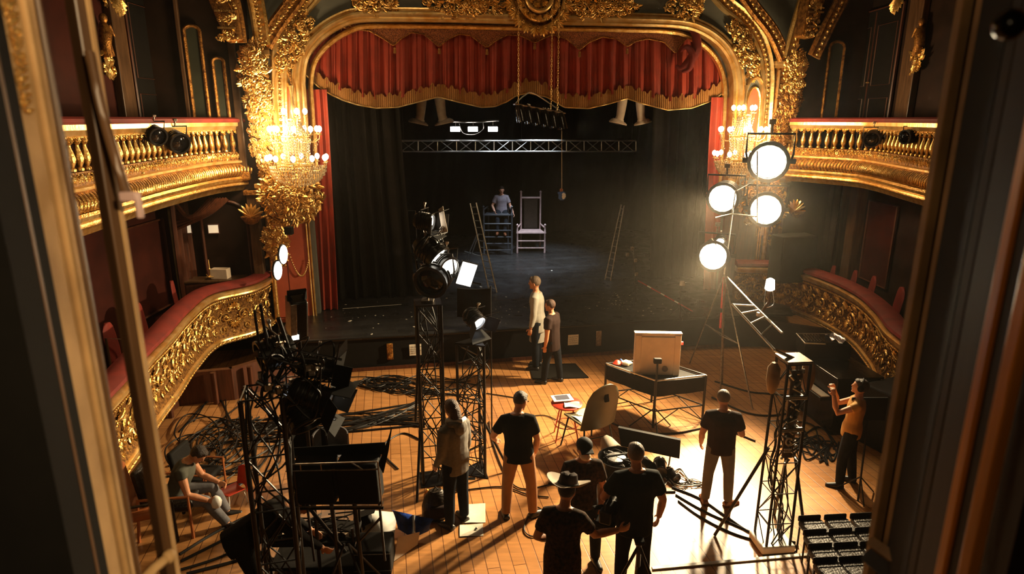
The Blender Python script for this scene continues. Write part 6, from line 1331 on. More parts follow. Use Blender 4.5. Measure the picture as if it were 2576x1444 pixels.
# camera between the hands of the crew
p = q(1530, 1288, 5.9); t = thing('video_camera', 'black shoulder video camera held between the operator and the man in the hat', 'camera', p, radians(-25))
MB().box((0, 0, 0), (0.13, 0.26, 0.15)).build('camera_body', M['blackmetal'], t, bevel=0.015); MB().cyl((0, 0.12, 0), (0, 0.28, 0), 0.055, 0.06, 18).build('lens_barrel', M['blackgloss'], t); MB().cyl((0, 0.281, 0), (0, 0.285, 0), 0.05, n=18).build('lens', M['glassdark'], t)
MB().tube([(0, -0.1, 0.07), (0, -0.08, 0.13), (0, 0.08, 0.13), (0, 0.1, 0.07)], 0.014, 8).build('top_handle', M['blackmetal'], t); MB().cyl((-0.06, -0.02, 0.06), (-0.13, -0.12, 0.08), 0.025).build('viewfinder', M['blackmatte'], t); MB().box((0.085, 0, -0.01), (0.04, 0.14, 0.09)).build('battery', M['blackmatte'], t, bevel=0.008)
MB().box((-0.02, -0.03, -0.12), (0.22, 0.16, 0.08)).build('grip', M['blackmatte'], t, bevel=0.02)
p = V((1.31, 5.66, 0)); t = thing('camera_tripod', 'black camera tripod standing just behind the operator', 'tripod', p); MB().cyl((0, 0, 0.6), (0, 0, 0.88), 0.025).build('column', M['blackmetal'], t)
for a in (-0.7, 1.4, 3.4): MB().cyl((0, 0, 0.85), (0.45*cos(a), 0.45*sin(a), 0), 0.018, 0.013).build('leg', M['blackmetal'], t)
MB().box((0, 0, 0.90), (0.1, 0.1, 0.04)).build('head', M['blackmatte'], t, bevel=0.01)
# ================================================================ on the stage
def giant_chair(lab, px, py, W, Hseat, Hback, m, back, rungs, rz=0.0, solid=False):
    p = atz(px, py, ZS); p = V((p.x, p.y, ZS)); t = thing('giant_chair', lab, 'chair', p, rz); D = 0.7; r = 0.032
    for sx in (-1, 1):
        MB().lathe([(r, 0), (r*1.2, 0.03), (r, 0.06), (r, Hseat), (r*1.4, Hseat+0.03), (r, Hseat+0.06), (r*.8, Hseat+0.28), (r*1.3, Hseat+0.30), (0, Hseat+0.35)], (sx*W/2, -D/2, 0), 10).build('front_leg', M[m], t)
        MB().lathe([(r, 0), (r, Hback-0.05), (r*1.5, Hback-0.02), (0, Hback+0.03)], (sx*W/2*0.72, D/2, 0), 10).build('back_post', M[m], t)
        MB().cyl((sx*W/2, -D/2, Hseat+0.20), (sx*W/2*.74, D/2, Hseat+0.22), r*.8).build('armrest', M[m], t)
    MB().prism([(-W/2, -D/2, Hseat), (W/2, -D/2, Hseat), (W/2*.75, D/2, Hseat), (-W/2*.75, D/2, Hseat)], (0, 0, 0.05)).build('seat', M[m], t, smooth=False, bevel=0.01)
    for z in rungs: MB().cyl((-W/2, -D/2, z), (W/2, -D/2, z), r*.75).build('rung', M[m], t)
    if back == 'panel':
        MB().slab(lambda u, v: ((u-0.5)*W*0.5, D/2+0.03*sin(pi*u), Hseat+0.08+(Hback-Hseat-0.3)*v), 8, 4, 0.02).build('back_panel', M['leather'], t); MB().cyl((-W/2*.68, D/2, Hback-0.22), (W/2*.68, D/2, Hback-0.22), r).build('top_rail', M[m], t)
    else:
        for z in [Hseat+0.15+0.22*k for k in range(int((Hback-Hseat)/0.22))]: MB().cyl((-W/2*.72, D/2, z), (W/2*.72, D/2, z), r*.7).build('slat', M[m], t)
    return t
giant_chair('pale pink painted giant chair with tall posts, empty, right of the seated man on stage', 1335, 632, 0.92, 0.66, 2.0, 'pinkwood', 'panel', (0.18, 0.42))
giant_chair('charcoal giant ladder back chair that the man in the mauve shirt sits on', 1253, 636, 0.92, 1.30, 1.45, 'greywood', 'slats', (0.16, 0.38, 0.60, 0.82, 1.04))
def ladder_(lab, pts, rungs, m, legs=None, w0=0.3):
    (a0, a1), (b0, b1) = pts; t = thing('step_ladder', lab, 'ladder', ((b0+b1)/2).lerp((b0+b1)/2, 1))
    for a, b in ((a0, b0), (a1, b1)): MB().cyl(a, b, 0.022, n=8).build('rail', m, t, world=True)
    for k in range(rungs): f = (k+0.6)/rungs; MB().cyl(a0.lerp(b0, f), a1.lerp(b1, f), 0.014, n=6).build('rung', m, t, world=True)
    for a, b in (legs or []): MB().cyl(a, b, 0.018, n=8).build('rear_leg', m, t, world=True)
    return t
gz = lambda px, py: (lambda p: V((p.x, p.y, ZS)))(atz(px, py, ZS))
f0, f1 = gz(1230, 728), gz(1250, 736)
t0, t1 = aty(1183, 512, f0.y+0.55), aty(1198, 510, f1.y+0.55)
apx = t0.lerp(f0, 0.36)
ladder_('tall aluminium step ladder with splayed rear legs at the left of the lit deck', ((t0, t1), (f0, f1)), 13, M['alum'], [(apx, gz(1170, 660)), (apx+V((0.04, 0, 0)), gz(1176, 668)), (gz(1170, 660)+V((0, 0, 0.35)), t0.lerp(f0, 0.62))])
f0, f1 = gz(1522, 704), gz(1536, 706); t0, t1 = aty(1563, 515, f0.y+0.5), aty(1570, 517, f1.y+0.5)
ladder_('dim slender ladder leaning upright near the right drape on stage', ((t0, t1), (f0, f1)), 12, M['steel'])
p = gz(1035, 668); t = thing('drying_rack', 'thin metal frame rack standing against the left black drape on stage', 'rack', p)
for px in (1022, 1030, 1050): a = gz(px, 668 if px < 1045 else 650); MB().cyl(a, aty(px-5, 530, a.y), 0.014, n=6).build('upright', M['steel'], t, world=True)
MB().cyl(aty(1014, 530, p.y), aty(1045, 530, p.y), 0.014, n=6).build('top_bar', M['steel'], t, world=True)
# truss above the stage
ty = PY0+4.2
def tr(px, py): return atp(px, py, 4.2)
A0, A1, B0, B1 = tr(1003, 354), tr(1600, 354), tr(1003, 381), tr(1600, 381)
t = thing('lighting_truss', 'long aluminium truss with crossed bracing hanging across the back of the stage', 'truss', A0)
for a, b in ((A0, A1), (B0, B1)): MB().cyl(a, b, 0.024, n=8).build('chord', M['alum'], t, world=True)
MB().cyl(A0+EW*0.3, A1+EW*0.3, 0.024, n=8).build('chord', M['alum'], t, world=True)
mb = MB(); n = 13
for k in range(n+1):
    f, g = k/n, (k+1)/n; mb.cyl(A0.lerp(A1, f), B0.lerp(B1, f), 0.016, n=6)
    if k < n: mb.cyl(A0.lerp(A1, f+.01), B0.lerp(B1, g-.01), 0.013, n=6); mb.cyl(B0.lerp(B1, f+.01), A0.lerp(A1, g-.01), 0.013, n=6); mb.cyl(A0.lerp(A1, f)+EW*0.3, A0.lerp(A1, g), 0.010, n=5)
mb.build('cross_bracing', M['alum'], t, world=True)
for f in (0.02, 0.5, 0.98): MB().cyl(A0.lerp(A1, f), A0.lerp(A1, f)+V((0, 0, 10.38-A0.z)), 0.008, n=5).build('suspension_wire', M['blackmetal'], t, world=True)
MB().box(A0.lerp(B0, 0.5), (0.06, 0.3, 0.5)).build('end_plate', M['steel'], t, world=True)
# three cool lamps on a bar
a, b = tr(1135, 306), tr(1255, 303); t = thing('lamp_bar', 'crooked bar with three burning cool white lamps above the stage truss', 'lamp bar', a)
MB().tube([a, a.lerp(b, .5)+V((0, 0, -0.03)), b], 0.035, 8).build('bar', M['steel'], t, world=True)
for k, px in enumerate((1146, 1190, 1240)):
    c = tr(px, 322); MB().prism([c+V((-.13, -.1, -.05)), c+V((.13, -.1, -.05)), c+V((.11, .1, .0)), c+V((-.11, .1, .0))], (0, 0.02, 0.10)).build('lamp_head', M['blackmetal'], t, world=True); MB().box(c+V((0, -0.11, -0.03)), (0.28, 0.03, 0.14)).build('lamp_lens', M['lenscool'], t, world=True, bevel=0.01)
    MB().cyl(c, a.lerp(b, (px-1135)/120), 0.015).build('bracket', M['steel'], t, world=True)
MB().tube(smooth_path([tr(1155, 310), tr(1165, 335), tr(1195, 338), tr(1215, 325), tr(1215, 308)], 6), 0.012, 6).build('cable', M['steel'], t, world=True)
for f in (0, 1): MB().cyl(a.lerp(b, f), a.lerp(b, f)+V((0, 0, 10.38-a.z)), 0.006, n=5).build('suspension_wire', M['blackmetal'], t, world=True)
# lamp cluster on chains in front of the valance
CO = -0.9
def cl(px, py, o=0.0): return atp(px, py, CO+o)
t = thing('lamp_cluster', 'slanting rig of black lamps hanging on gold chains before the valance', 'lamp rig', cl(1345, 290))
fr_a, fr_b = cl(1295, 262), cl(1418, 285)
for o_ in (-0.12, 0.12): MB().tube([fr_a+EW*o_, fr_b+EW*o_], 0.018, 8).build('rail', M['steel'], t, world=True)
MB().tube([fr_a-EW*.12, fr_a+EW*.12], 0.018, 8).build('end_rail', M['steel'], t, world=True); MB().tube([fr_b-EW*.12, fr_b+EW*.12], 0.018, 8).build('end_rail', M['steel'], t, world=True)
MB().tube(smooth_path([fr_a, cl(1320, 240), cl(1345, 236), fr_b], 8), 0.014, 6).build('hoop', M['alum'], t, world=True)
for k in range(6):
    for j in range(2):
        f = (k+0.5)/6; c = fr_a.lerp(fr_b, f)+EW*(0.12-0.24*j)+V((0, 0, -0.03)); d = V((-0.22, 0.1-0.2*j, -1)).normalized()
        MB().lathe([(0.03, 0.02), (0.06, -0.02), (0.075, -0.08), (0.085, -0.33), (0.07, -0.33), (0.06, -0.1), (0, -0.09)], c, 12, Matrix.Rotation(-0.2, 3, 'Y')@Matrix.Rotation(0.15*(1-2*j), 3, 'X')).build('lamp', M['blackgloss'], t, world=True)
mb = MB(); R = random.Random(3)
for k in range(22): mb.ball(fr_a.lerp(fr_b, R.random())+V((0, R.uniform(-.15, .15), R.uniform(-.02, .05))), R.uniform(.01, .022), 6, 4)
mb.build('fittings', M['alum'], t, world=True, kind='stuff')
def chain(a, b, r=0.016, pitch=0.05):
    mb = MB(); L = (b-a).length; n = int(L/pitch); d = (b-a)/n
    x = V((1, 0, 0)); y = V((0, 1, 0))
    for k in range(n):
        c = a+d*(k+.5); s_ = x if k % 2 else y; mb.tube([c+s_*(r*cos(q*pi/3))+V((0, 0, 1))*(pitch*0.62*sin(q*pi/3)) for q in range(6)], 0.0055, 4, closed=True)
    return mb
for px0, px1, pb in ((1304, 1312, 262), (1386, 1385, 275), (1402, 1400, 278)):
    b = cl(px0, pb); top = V((b.x+0.03, b.y, ZC)); chain(b, V((b.x, b.y, 8.2))).build('chain', M['goldpale'], t, world=True)
    MB().cyl(V((b.x, b.y, 8.2)), V((b.x, b.y, ZC)), 0.008, n=5).build('chain_rope', M['golddark'], t, world=True)
# blue figure on a cord
p = cl(1413, 490); b = cl(1413, 285); t = thing('hanging_figure', 'small blue and white wrapped bundle dangling from a long cord before the stage', 'bundle', p)
MB().cyl((0, 0, 0.12), (b.x-p.x, b.y-p.y, b.z-p.z), 0.006, n=5).build('cord', M['cream'], t)
mb = MB(); R = random.Random(9); mb.loft([[V(((0.085*f)*(0.7+0.6*R.random())*cos(2*pi*a/10), (0.07*f)*(.7+.6*R.random())*sin(2*pi*a/10), z)) for a in range(10)] for z, f in ((-0.12, .5), (-0.08, 1), (0, 1.1), (0.05, .9), (0.07, .5))]); mb.build('blue_cloth', M['bluecloth'], t)
mb = MB(); mb.loft([[V((0.03+(0.05*f)*cos(2*pi*a/8), -0.04+0.04*f*sin(2*pi*a/8), z)) for a in range(8)] for z, f in ((-0.09, .4), (-0.04, 1.2), (0.02, 1.1), (0.05, .4))]); mb.build('white_cloth', M['white'], t); MB().ball((-0.01, 0, 0.10), (0.04, 0.035, 0.045)).build('orange_knot', M['orange'], t)
# hanging boot shaped borders
for px, m, lab, sg in ((1058, 'golddark', 'brown boot shaped cloth duct hanging from above, leftmost of four', -1), (1112, 'golddark', 'brown boot shaped cloth duct hanging from above, second of four', 1), (1560, 'cream', 'pale boot shaped cloth duct hanging from above, third of four', -1), (1612, 'cream', 'pale boot shaped cloth duct hanging from above, rightmost of four', 1)):
    c = atp(px, 306, 2.0); t = thing('hanging_duct', lab, 'duct', c, math.atan(K))
    mb = MB(); mb.loft([[V((sg*xo+rx*cos(2*pi*a/14), 0.10*sin(2*pi*a/14), z)) for a in range(14)] for z, rx, xo in ((0.0, .16, .05), (0.05, .13, .04), (0.15, .11, 0), (0.4, .125, -.03), (0.8, .15, -.06), (1.2, .16, -0.08))]); mb.build('shaft', M['hatfelt'] if m == 'golddark' else M['cream'], t)
    mb = MB(); mb.loft([[V((sg*0.06+rx*cos(2*pi*a/18), ry*sin(2*pi*a/18), z+0.05*sg*cos(2*pi*a/18))) for a in range(18)] for z, rx, ry in ((-0.06, .24, .15), (-0.03, .25, .16), (0.02, .20, .13), (0.05, .13, .1))]); mb.build('flared_foot', M['hatfelt'] if m == 'golddark' else M['cream'], t)
    MB().cyl((0, 0, 1.15), (0, 0, ZC-c.z), 0.01, n=5).build('suspension_wire', M['blackmetal'], t)
# microphone stand and taped pole, right of the stage
p = gz(1600, 760); t = thing('boom_stand', 'dark boom stand with clamps standing at the right of the stage deck', 'stand', p)
MB().cyl((0, 0, 0), aty(1592, 602, p.y)-p, 0.02).build('pole', M['blackmetal'], t); MB().cyl(aty(1575, 622, p.y)-p, aty(1625, 665, p.y)-p, 0.014).build('boom', M['blackmetal'], t)
for q_ in ((1578, 640), (1598, 655), (1600, 690), (1590, 625)): c = aty(*q_, p.y)-p; MB().box(c, (0.08, 0.06, 0.09), 0.4).build('clamp', M['steel'], t, bevel=0.01)
for a in (0.2, 2.3, 4.4): MB().cyl((0, 0, 0.4), (0.35*cos(a), 0.35*sin(a), 0.01), 0.012).build('leg', M['blackmetal'], t)
a, b = gz(1742, 786)+V((0, 0, 0.03)), aty(1605, 706, gz(1600, 760).y+0.05); t = thing('taped_pole', 'slanting pole striped with red and white tape leaning on the boom stand', 'pole', a)
MB().cyl(a, b, 0.014).build('pole', M['redtape'], t, world=True)
for f in (0.25, 0.5, 0.75): MB().cyl(a.lerp(b, f), a.lerp(b, f+0.07), 0.0155).build('white_band', M['white'], t, world=True)
p = gz(1710, 800); t = thing('small_lamp_stand', 'thin stand with a glinting clip lamp at the right edge of the stage', 'stand', p); MB().cyl((0, 0, 0), aty(1712, 716, p.y)-p, 0.012).build('pole', M['blackmetal'], t)
c = aty(1716, 712, p.y)-p; MB().lathe([(0.0, 0.05), (0.05, 0.04), (0.07, -0.05), (0.06, -0.05), (0, 0.0)], c, 10).build('lamp_head', M['alum'], t); MB().cyl(c, c+V((-0.3, 0.1, -0.06)), 0.01).build('arm', M['blackmetal'], t)
for a in (0.5, 2.6, 4.7): MB().cyl((0, 0, 0.3), (0.25*cos(a), 0.25*sin(a), 0.01), 0.01).build('leg', M['blackmetal'], t)
# scraps on the deck
R = random.Random(21); base = None
def scrap_at(p, s_, k):
    global base
    if base is None:
        m = MB(); m.loft([[V((f*0.5*cos(2*pi*a/7)*(0.7+0.5*R.random()), f*0.5*sin(2*pi*a/7), z)) for a in range(7)] for z, f in ((0, .9), (0.15, 1), (0.3, .5))]); base = m.build('paper_scrap', M['debris']); o = base
    else: o = base.copy(); COL.objects.link(o)
    o.location = p; o.scale = (s_, s_*R.uniform(.3, 1), s_*0.4); o.rotation_euler = (0, 0, R.uniform(0, 6)); o['label'] = 'small white paper scrap lying on the black stage deck'; o['category'] = 'scrap'; o['group'] = 'white scraps scattered on the stage deck'
for k in range(150):
    px = R.choice((R.uniform(800, 1340), R.uniform(1430, 1740), R.gauss(1250, 60), R.gauss(1555, 25))); py = R.choice((R.uniform(770, 835), R.uniform(740, 800), R.gauss(780, 14))) if px < 1480 or px > 1600 else R.uniform(735, 780)
    lim = interp([(780, 846), (1100, 826), (1720, 794)], px)
    if not (640 < py < lim) or px < 800: continue
    scrap_at(gz(px, py), R.choice((0.02, 0.03, 0.03, 0.045, 0.06)), k)
for px, py, s_ in ((880, 808, .12), (1045, 823, .14), (1210, 722, .10), (935, 841, .08), (1388, 681, .1), (1330, 690, .03), (900, 775, .05)): scrap_at(gz(px, py), s_, 0)
MB_ = MB(); a, b = gz(862, 777), gz(1010, 766); MB_.prism([a, b, b+V((0, .02, 0)), a+V((0, .02, 0))], (0, 0, 0.004)); tag(MB_.build('tape_strip', M['debris']), 'thin pale tape strip on the deck in front of the black drape', 'tape')
MB_ = MB(); a, b = gz(1235, 757), gz(1500, 742); MB_.prism([a, b, b+V((0, .015, 0)), a+V((0, .015, 0))], (0, 0, 0.004)); tag(MB_.build('tape_strip', M['postdark']), 'long thin tape strip on the deck behind the pale coated man', 'tape')
# ================================================================ balcony lights
def rail_light(lab, px, py, aim, path, s=0.26, lens='glassdark', X=None):
    d = ray(px, py); best = min(path, key=lambda q_: (q_-(O+d*((q_.y)/d.y))).xy.length); p = O+d*((best.x+0.28*(1 if best.x < 0 else -1))/d.x)
    return fresnel(lab, p, aim, s, lens, False)
rail_light('black spotlight clamped to the left balcony balustrade, nearer the view', 400, 345, (0.8, -0.5, -0.3), ubl[1], 0.28)
rail_light('round black spotlight with brown glass clamped to the left balcony balustrade, nearer the stage', 455, 362, (0.9, -0.6, -0.3), ubl[1], 0.34)
rail_light('round black spotlight clamped to the right balcony balustrade, nearer the stage', 2192, 352, (-0.6, -0.8, -0.2), ubr[1], 0.3)
rail_light('long black spotlight lying along the right balcony balustrade', 2275, 345, (-0.9, -0.3, -0.1), ubr[1], 0.24)
for k, (px, py, lab) in enumerate(((712, 640, 'glowing oval reflector lamp at the stage end of the left parapet, upper'), (698, 680, 'glowing oval reflector lamp at the stage end of the left parapet, lower'))):
    p = atp(px, py, -1.3); t = thing('oval_reflector_lamp', lab, 'lamp', p, R=rotY((0.75, -0.6, -0.1))); MB().lathe([(0.0, 0.02), (0.08, 0.02), (0.11, 0), (0.11, -0.03), (0.05, -0.08), (0, -0.08)], (0, 0, 0), 18, Matrix.Rotation(-pi/2, 3, 'X'), 1, 2.0).build('reflector', M['blackmetal'], t)
    MB().lathe([(0.095, 0.021), (0.05, 0.03), (0.0, 0.032)], (0, 0, 0), 18, Matrix.Rotation(-pi/2, 3, 'X'), 1, 2.1).build('lens', M['lenswarm'], t); MB().cyl((0, -0.08, 0), (0, -0.3, -0.1), 0.015).build('arm', M['steel'], t)
p = atp(727, 580, -1.1); t = thing('junction_box', 'small black box fixed under the left corbel', 'box', p); MB().box((0, 0, 0), (0.16, 0.12, 0.16)).build('casing', M['blackmatte'], t, bevel=0.01); MB().cyl((0, 0.05, 0.05), (0, 0.3, 0.2), 0.012).build('bracket', M['steel'], t)
# ================================================================ left floor: chairs, seated corner, scraps
def lounge(lab, p, rz, m, m2):
    t = thing('lounge_chair', lab, 'chair', p, rz)
    MB().box((0, 0.02, 0.40), (0.56, 0.56, 0.12)).build('seat', M[m], t, bevel=0.04); MB().box((0, -0.27, 0.68), (0.54, 0.10, 0.52), R=Matrix.Rotation(0.15, 3, 'X')).build('backrest', M[m], t, bevel=0.04)
    for s in (-1, 1): MB().tube([(s*0.31, 0.30, 0.0), (s*0.31, 0.30, 0.58), (s*0.31, -0.28, 0.58), (s*0.31, -0.34, 0.0)], 0.022, 6).build('arm_frame', M[m2], t)
    return t
lounge('black lounge chair with orange wooden frame under the seated man', V((cs.x-0.02, cs.y-0.02, 0)), radians(-82), 'leather', 'orange')
p = atz(405, 1320, 0); lounge('orange leather armchair on dark legs beside the cream window jamb', (p.x, p.y-0.15, 0), radians(-70), 'orange', 'leather')
p = atz(492, 1262, 0); lounge('empty black chair with orange frame edge beyond the seated man', (p.x, p.y+0.15, 0), radians(-95), 'blackmatte', 'orange').scale = (0.8, 0.8, 0.8)
p = atz(596, 1262, 0); t = thing('childs_chair', 'broken red plastic chair tilted on the boards near the cables', 'chair', p, radians(-40))
MB().slab(lambda u, v: (-0.14+0.28*u, 0.10+0.03*sin(pi*u)+0.05*v, 0.22+0.26*v-0.05*(2*u-1)**2), 8, 6, 0.012).build('backrest', M['redplastic'], t); MB().slab(lambda u, v: (-0.13+0.26*u, -0.16+0.24*v, 0.18+0.03*(2*u-1)**2), 8, 6, 0.012).build('seat', M['redplastic'], t)
for a, b in ((-1, -1), (1, -1), (1, 1), (-1, 1)): MB().cyl((a*0.1, -0.04+b*0.1, 0.19), (a*0.13, -0.04+b*0.13, 0), 0.009).build('leg', M['whitepaint'], t)
for k, (px, py, lab) in enumerate(((785, 1158, 'dark rounded bucket chair behind the light bank, left one'), (838, 1155, 'grey rounded bucket chair behind the light bank, right one'))):
    p = atz(px, py+48, 0); t = thing('bucket_chair', lab, 'chair', p, radians(180+8*k)); MB().slab(lambda u, v: (0.24*sin((u-.5)*3.0), -0.22*cos((u-.5)*2.6)+0.02, 0.40+0.34*v-0.06*(2*u-1)**2*v), 14, 6, 0.02).build('backrest', M['blackmatte'] if k == 0 else M['greyjean'], t)
    MB().lathe([(0.0, .40), (0.2, .40), (0.22, .43), (0.2, .45), (0, .44)], n=18).build('seat', M['blackmatte'] if k == 0 else M['greyjean'], t)
    for a in range(4): MB().cyl((0.1*cos(a*pi/2+.8), 0.1*sin(a*pi/2+.8), .4), (0.22*cos(a*pi/2+.8), 0.22*sin(a*pi/2+.8), 0), 0.012).build('leg', M['steel'], t)
# backpack, papers, mat
p = atz(1098, 1300, 0); t = thing('backpack', 'bulging dark backpack on the boards at the foot of the tall truss tower', 'bag', p, 0.3)
mb = MB(); mb.loft([[V((rx*cos(2*pi*a/14), ry*sin(2*pi*a/14), z)) for a in range(14)] for z, rx, ry in ((0, .16, .11), (0.05, .19, .14), (0.2, .19, .14), (0.33, .15, .11), (0.40, .08, .06))]); mb.build('body', M['leather'], t); MB().box((0, -0.13, 0.15), (0.22, 0.07, 0.18)).build('front_pocket', M['shirtbrown'], t, bevel=0.03)
for s in (-1, 1): MB().tube(smooth_path([(s*.08, .12, .35), (s*.12, .2, .2), (s*.1, .13, .04)], 5), 0.014, 6).build('strap', M['golddark'], t)
MB().tube([(-0.04, 0, .39), (0, 0, .45), (0.04, 0, .39)], 0.01, 6).build('top_loop', M['leather'], t)
for k, (px, py, w_, h_, rz, lab) in enumerate(((1193, 1292, .30, .42, 0.05, 'upper pale sheet lying on the boards right of the hooded man'), (1186, 1335, .30, .24, 0.08, 'lower pale sheet with a dark mark, by the shoes of the hooded man'), (1170, 1205, .3, .05, .02, 'long dark strip of board lying behind the hooded man'))):
    p = atz(px, py, 0); t = thing('floor_sheet', lab, 'sheet', (p.x, p.y, 0.004), rz); MB().slab(lambda u, v: (w_*(u-.5), h_*(v-.5), 0.003+0.004*sin(5*u+3*v)), 6, 6, 0.003).build('sheet', M['paper'] if k < 2 else M['blackmatte'], t)
    if k == 1: MB().prism([(0.04, 0, 0.012), (0.08, 0, 0.012), (0.06, 0.05, 0.012)], (0, 0, 0.002)).build('mark', M['blackmatte'], t, smooth=False)
q4 = [atz(1352, 925, 0), atz(1425, 955, 0), atz(1482, 950, 0), atz(1440, 920, 0)]
cc = sum(q4, V())/4; t = thing('floor_mat', 'thin black framed mat lying on the boards behind the dark shirted man', 'mat', cc)
q4 = [atz(1340, 955, 0), atz(1480, 951, 0), atz(1447, 917, 0), atz(1330, 919, 0)]
MB().prism([p+V((0, 0, .004)) for p in q4], (0, 0, 0.012)).build('mat', M['blackcloth'], t, smooth=False, world=True); MB().tube([p+V((0, 0, .015)) for p in q4], 0.014, 6, closed=True).build('edging', M['blackmatte'], t, world=True)
# reflectors and boards at the bottom
def sheetq(name, lab, cat, pts, m, th=0.006, bulge=0.05, world=True, n=10):
    a, b, c, d = [V(p) for p in pts]
    def fn(u, v): return a.lerp(b, u).lerp(d.lerp(c, u), v)+V((0, 0, bulge*sin(pi*u)*sin(pi*v)))
    return tag(MB().slab(fn, n, n, th).build(name, m), lab, cat)
p = lambda px, py, z: atz(px, py, z)
t = thing('blue_reflector', 'folded dark blue foil reflector with silver crease at the bottom of the floor', 'reflector', atz(1035, 1340, 0))
a, b, c, d = p(985, 1282, 0.42), p(1035, 1352, 0.05), p(1030, 1300, .16), p(1092, 1310, .22)
MB().slab(lambda u, v: (p(986, 1283, .40).lerp(p(1002, 1330, .12), u)).lerp(p(1040, 1296, .25).lerp(p(1040, 1354, .03), u), v)+V((0, 0, 0.04*sin(pi*u))), 10, 10, 0.006).build('left_wing', M['blue'], t, world=True)
MB().slab(lambda u, v: (p(1040, 1296, .25).lerp(p(1040, 1354, .03), u)).lerp(p(1092, 1306, .25).lerp(p(1078, 1335, .1), u), v)+V((0, 0, 0.03*sin(pi*u))), 10, 10, 0.006).build('right_wing', M['blue'], t, world=True)
MB().tube([p(1040, 1296, .262), p(1041, 1325, .16), p(1040, 1354, .045)], 0.022, 8).build('silver_crease', M['silver'], t, world=True)
sheetq('curved_reflector', 'large curved white reflector sheet leaning behind the blue foil', 'reflector', (p(880, 1345, .02), p(985, 1392, .02), p(1000, 1290, .20), p(905, 1282, .22)), M['white'], 0.006, 0.10)
sheetq('cardboard_sheet', 'pinkish cardboard sheet with a scrawl leaning under the blue reflector', 'cardboard', (p(990, 1412, .01), p(1050, 1370, .01), p(1055, 1338, .12), p(1000, 1352, .2)), M['cream'], 0.008, 0.0)
pp = atz(800, 1420, 0.0); t = thing('equipment_trolley', 'black trolley of cables and switch panels under the light bank', 'trolley', (pp.x, pp.y, 0), 0.03)
MB().box((0, 0, 0.42), (1.0, 0.42, 0.05)).build('upper_shelf', M['blackmatte'], t, bevel=0.01); MB().box((0, 0, 0.10), (1.0, 0.42, 0.04)).build('lower_shelf', M['blackmatte'], t, bevel=0.01)
for a in (-.48, .48):
    for b in (-.19, .19): MB().cyl((a, b, 0), (a, b, 0.62), 0.016).build('leg', M['blackmetal'], t)
mb = MB(); R = random.Random(31)
for k in range(16): mb.tube(smooth_path([(R.uniform(-.45, .45), R.uniform(-.18, .18), R.uniform(.45, .60)) for _ in range(4)], 6), 0.009, 5)
mb.build('cable_tangle', M['rubber'], t, kind='stuff'); mb = MB()
for k in range(10): mb.box((-.4+.085*k, -0.1+0.02*(k % 3), .47), (.05, .10, .05+0.03*(k % 2)), 0.1*k)
mb.build('switch_units', M['steel'], t, kind='stuff')
pp = atz(945, 1425, 0); t = thing('flight_case', 'black case with silver edge lines right of the trolley', 'case', pp, 0.05); MB().box((0, 0, 0.17), (0.42, 0.40, 0.34)).build('case', M['blackmatte'], t, bevel=0.03)
for z in (0.10, 0.32): MB().tube([(-.21, -.205, z), (.21, -.205, z)], 0.006, 5).build('edge_line', M['steel'], t)
p_ = atz(915, 1352, 0); t = thing('folding_light', 'black folded lamp with open flap lying on the curved reflector', 'stage light', (p_.x, p_.y, 0.25), 0.2); MB().box((0, 0, 0), (0.22, 0.16, 0.10), R=Matrix.Rotation(-0.4, 3, 'Y')).build('housing', M['blackmatte'], t, bevel=0.02); MB().prism([(-.1, -.06, .05), (.15, -.06, .12), (.18, .08, .12), (-.1, .08, .05)], (0, 0, .008)).build('flap', M['blackmatte'], t, smooth=False); MB().cyl((0, 0, -0.03), (0.02, 0, -0.25), 0.02).build('foot', M['blackmetal'], t)
# platform and quilted seats, bottom right
pl4 = [atz(1640, 1432, .10), atz(2035, 1397, .10), V((3.9, 4.6, .10)), V((1.1, 4.6, .10))]
t = thing('boarded_platform', 'low platform of pale boards with white front edge at the bottom right', 'platform', (2.5, 5.3, 0)); MB().prism([V((q_.x, q_.y, 0.002)) for q_ in pl4][::-1], (0, 0, .10)).build('platform', M['floor'], t, smooth=False, world=True)
a, b = pl4[0], pl4[1]; MB().box(a.lerp(b, .5)+V((0, 0, .005)), ((b-a).length, 0.05, 0.03), atan2(b.y-a.y, b.x-a.x)).build('white_edge', M['whitepaint'], t, world=True, bevel=0.004)
qs = None; R = random.Random(17)
for r_ in range(4):
    for c_ in range(3):
        if qs is None:
            qs = thing('padded_seat', '', 'chair'); MB().box((0, 0, 0), (0.40, 0.36, 0.09)).build('seat', M['leather'], qs, bevel=0.035)
            MB().box((0, 0.19, 0.05), (0.38, 0.04, 0.08)).build('low_back', M['leather'], qs, bevel=0.02); MB().tube([(-.17, .06, .048), (.17, .06, .048)], 0.004, 5).build('seam', M['blackgloss'], qs)
            for a in (-1, 1):
                for b in (-1, 1): MB().cyl((a*.17, b*.15, -.03), (a*.17, b*.15, -.40), .016).build('leg', M['blackmetal'], qs)
            o = qs
        else: o = copy_tree(qs)
        pz = atz(2052+c_*66+r_*14, 1332+r_*37-c_*3, 0.43); o.location = pz; o.scale = (0.74, 0.80, 1); o.rotation_euler = (0, 0, 0.08)
        o['label'] = '%s padded black seat in the %s row of the block at the bottom right' % (('leftmost', 'middle', 'rightmost')[c_], ('farthest', 'second farthest', 'third farthest', 'nearest')[r_]); o['group'] = 'black padded seats at the bottom right'
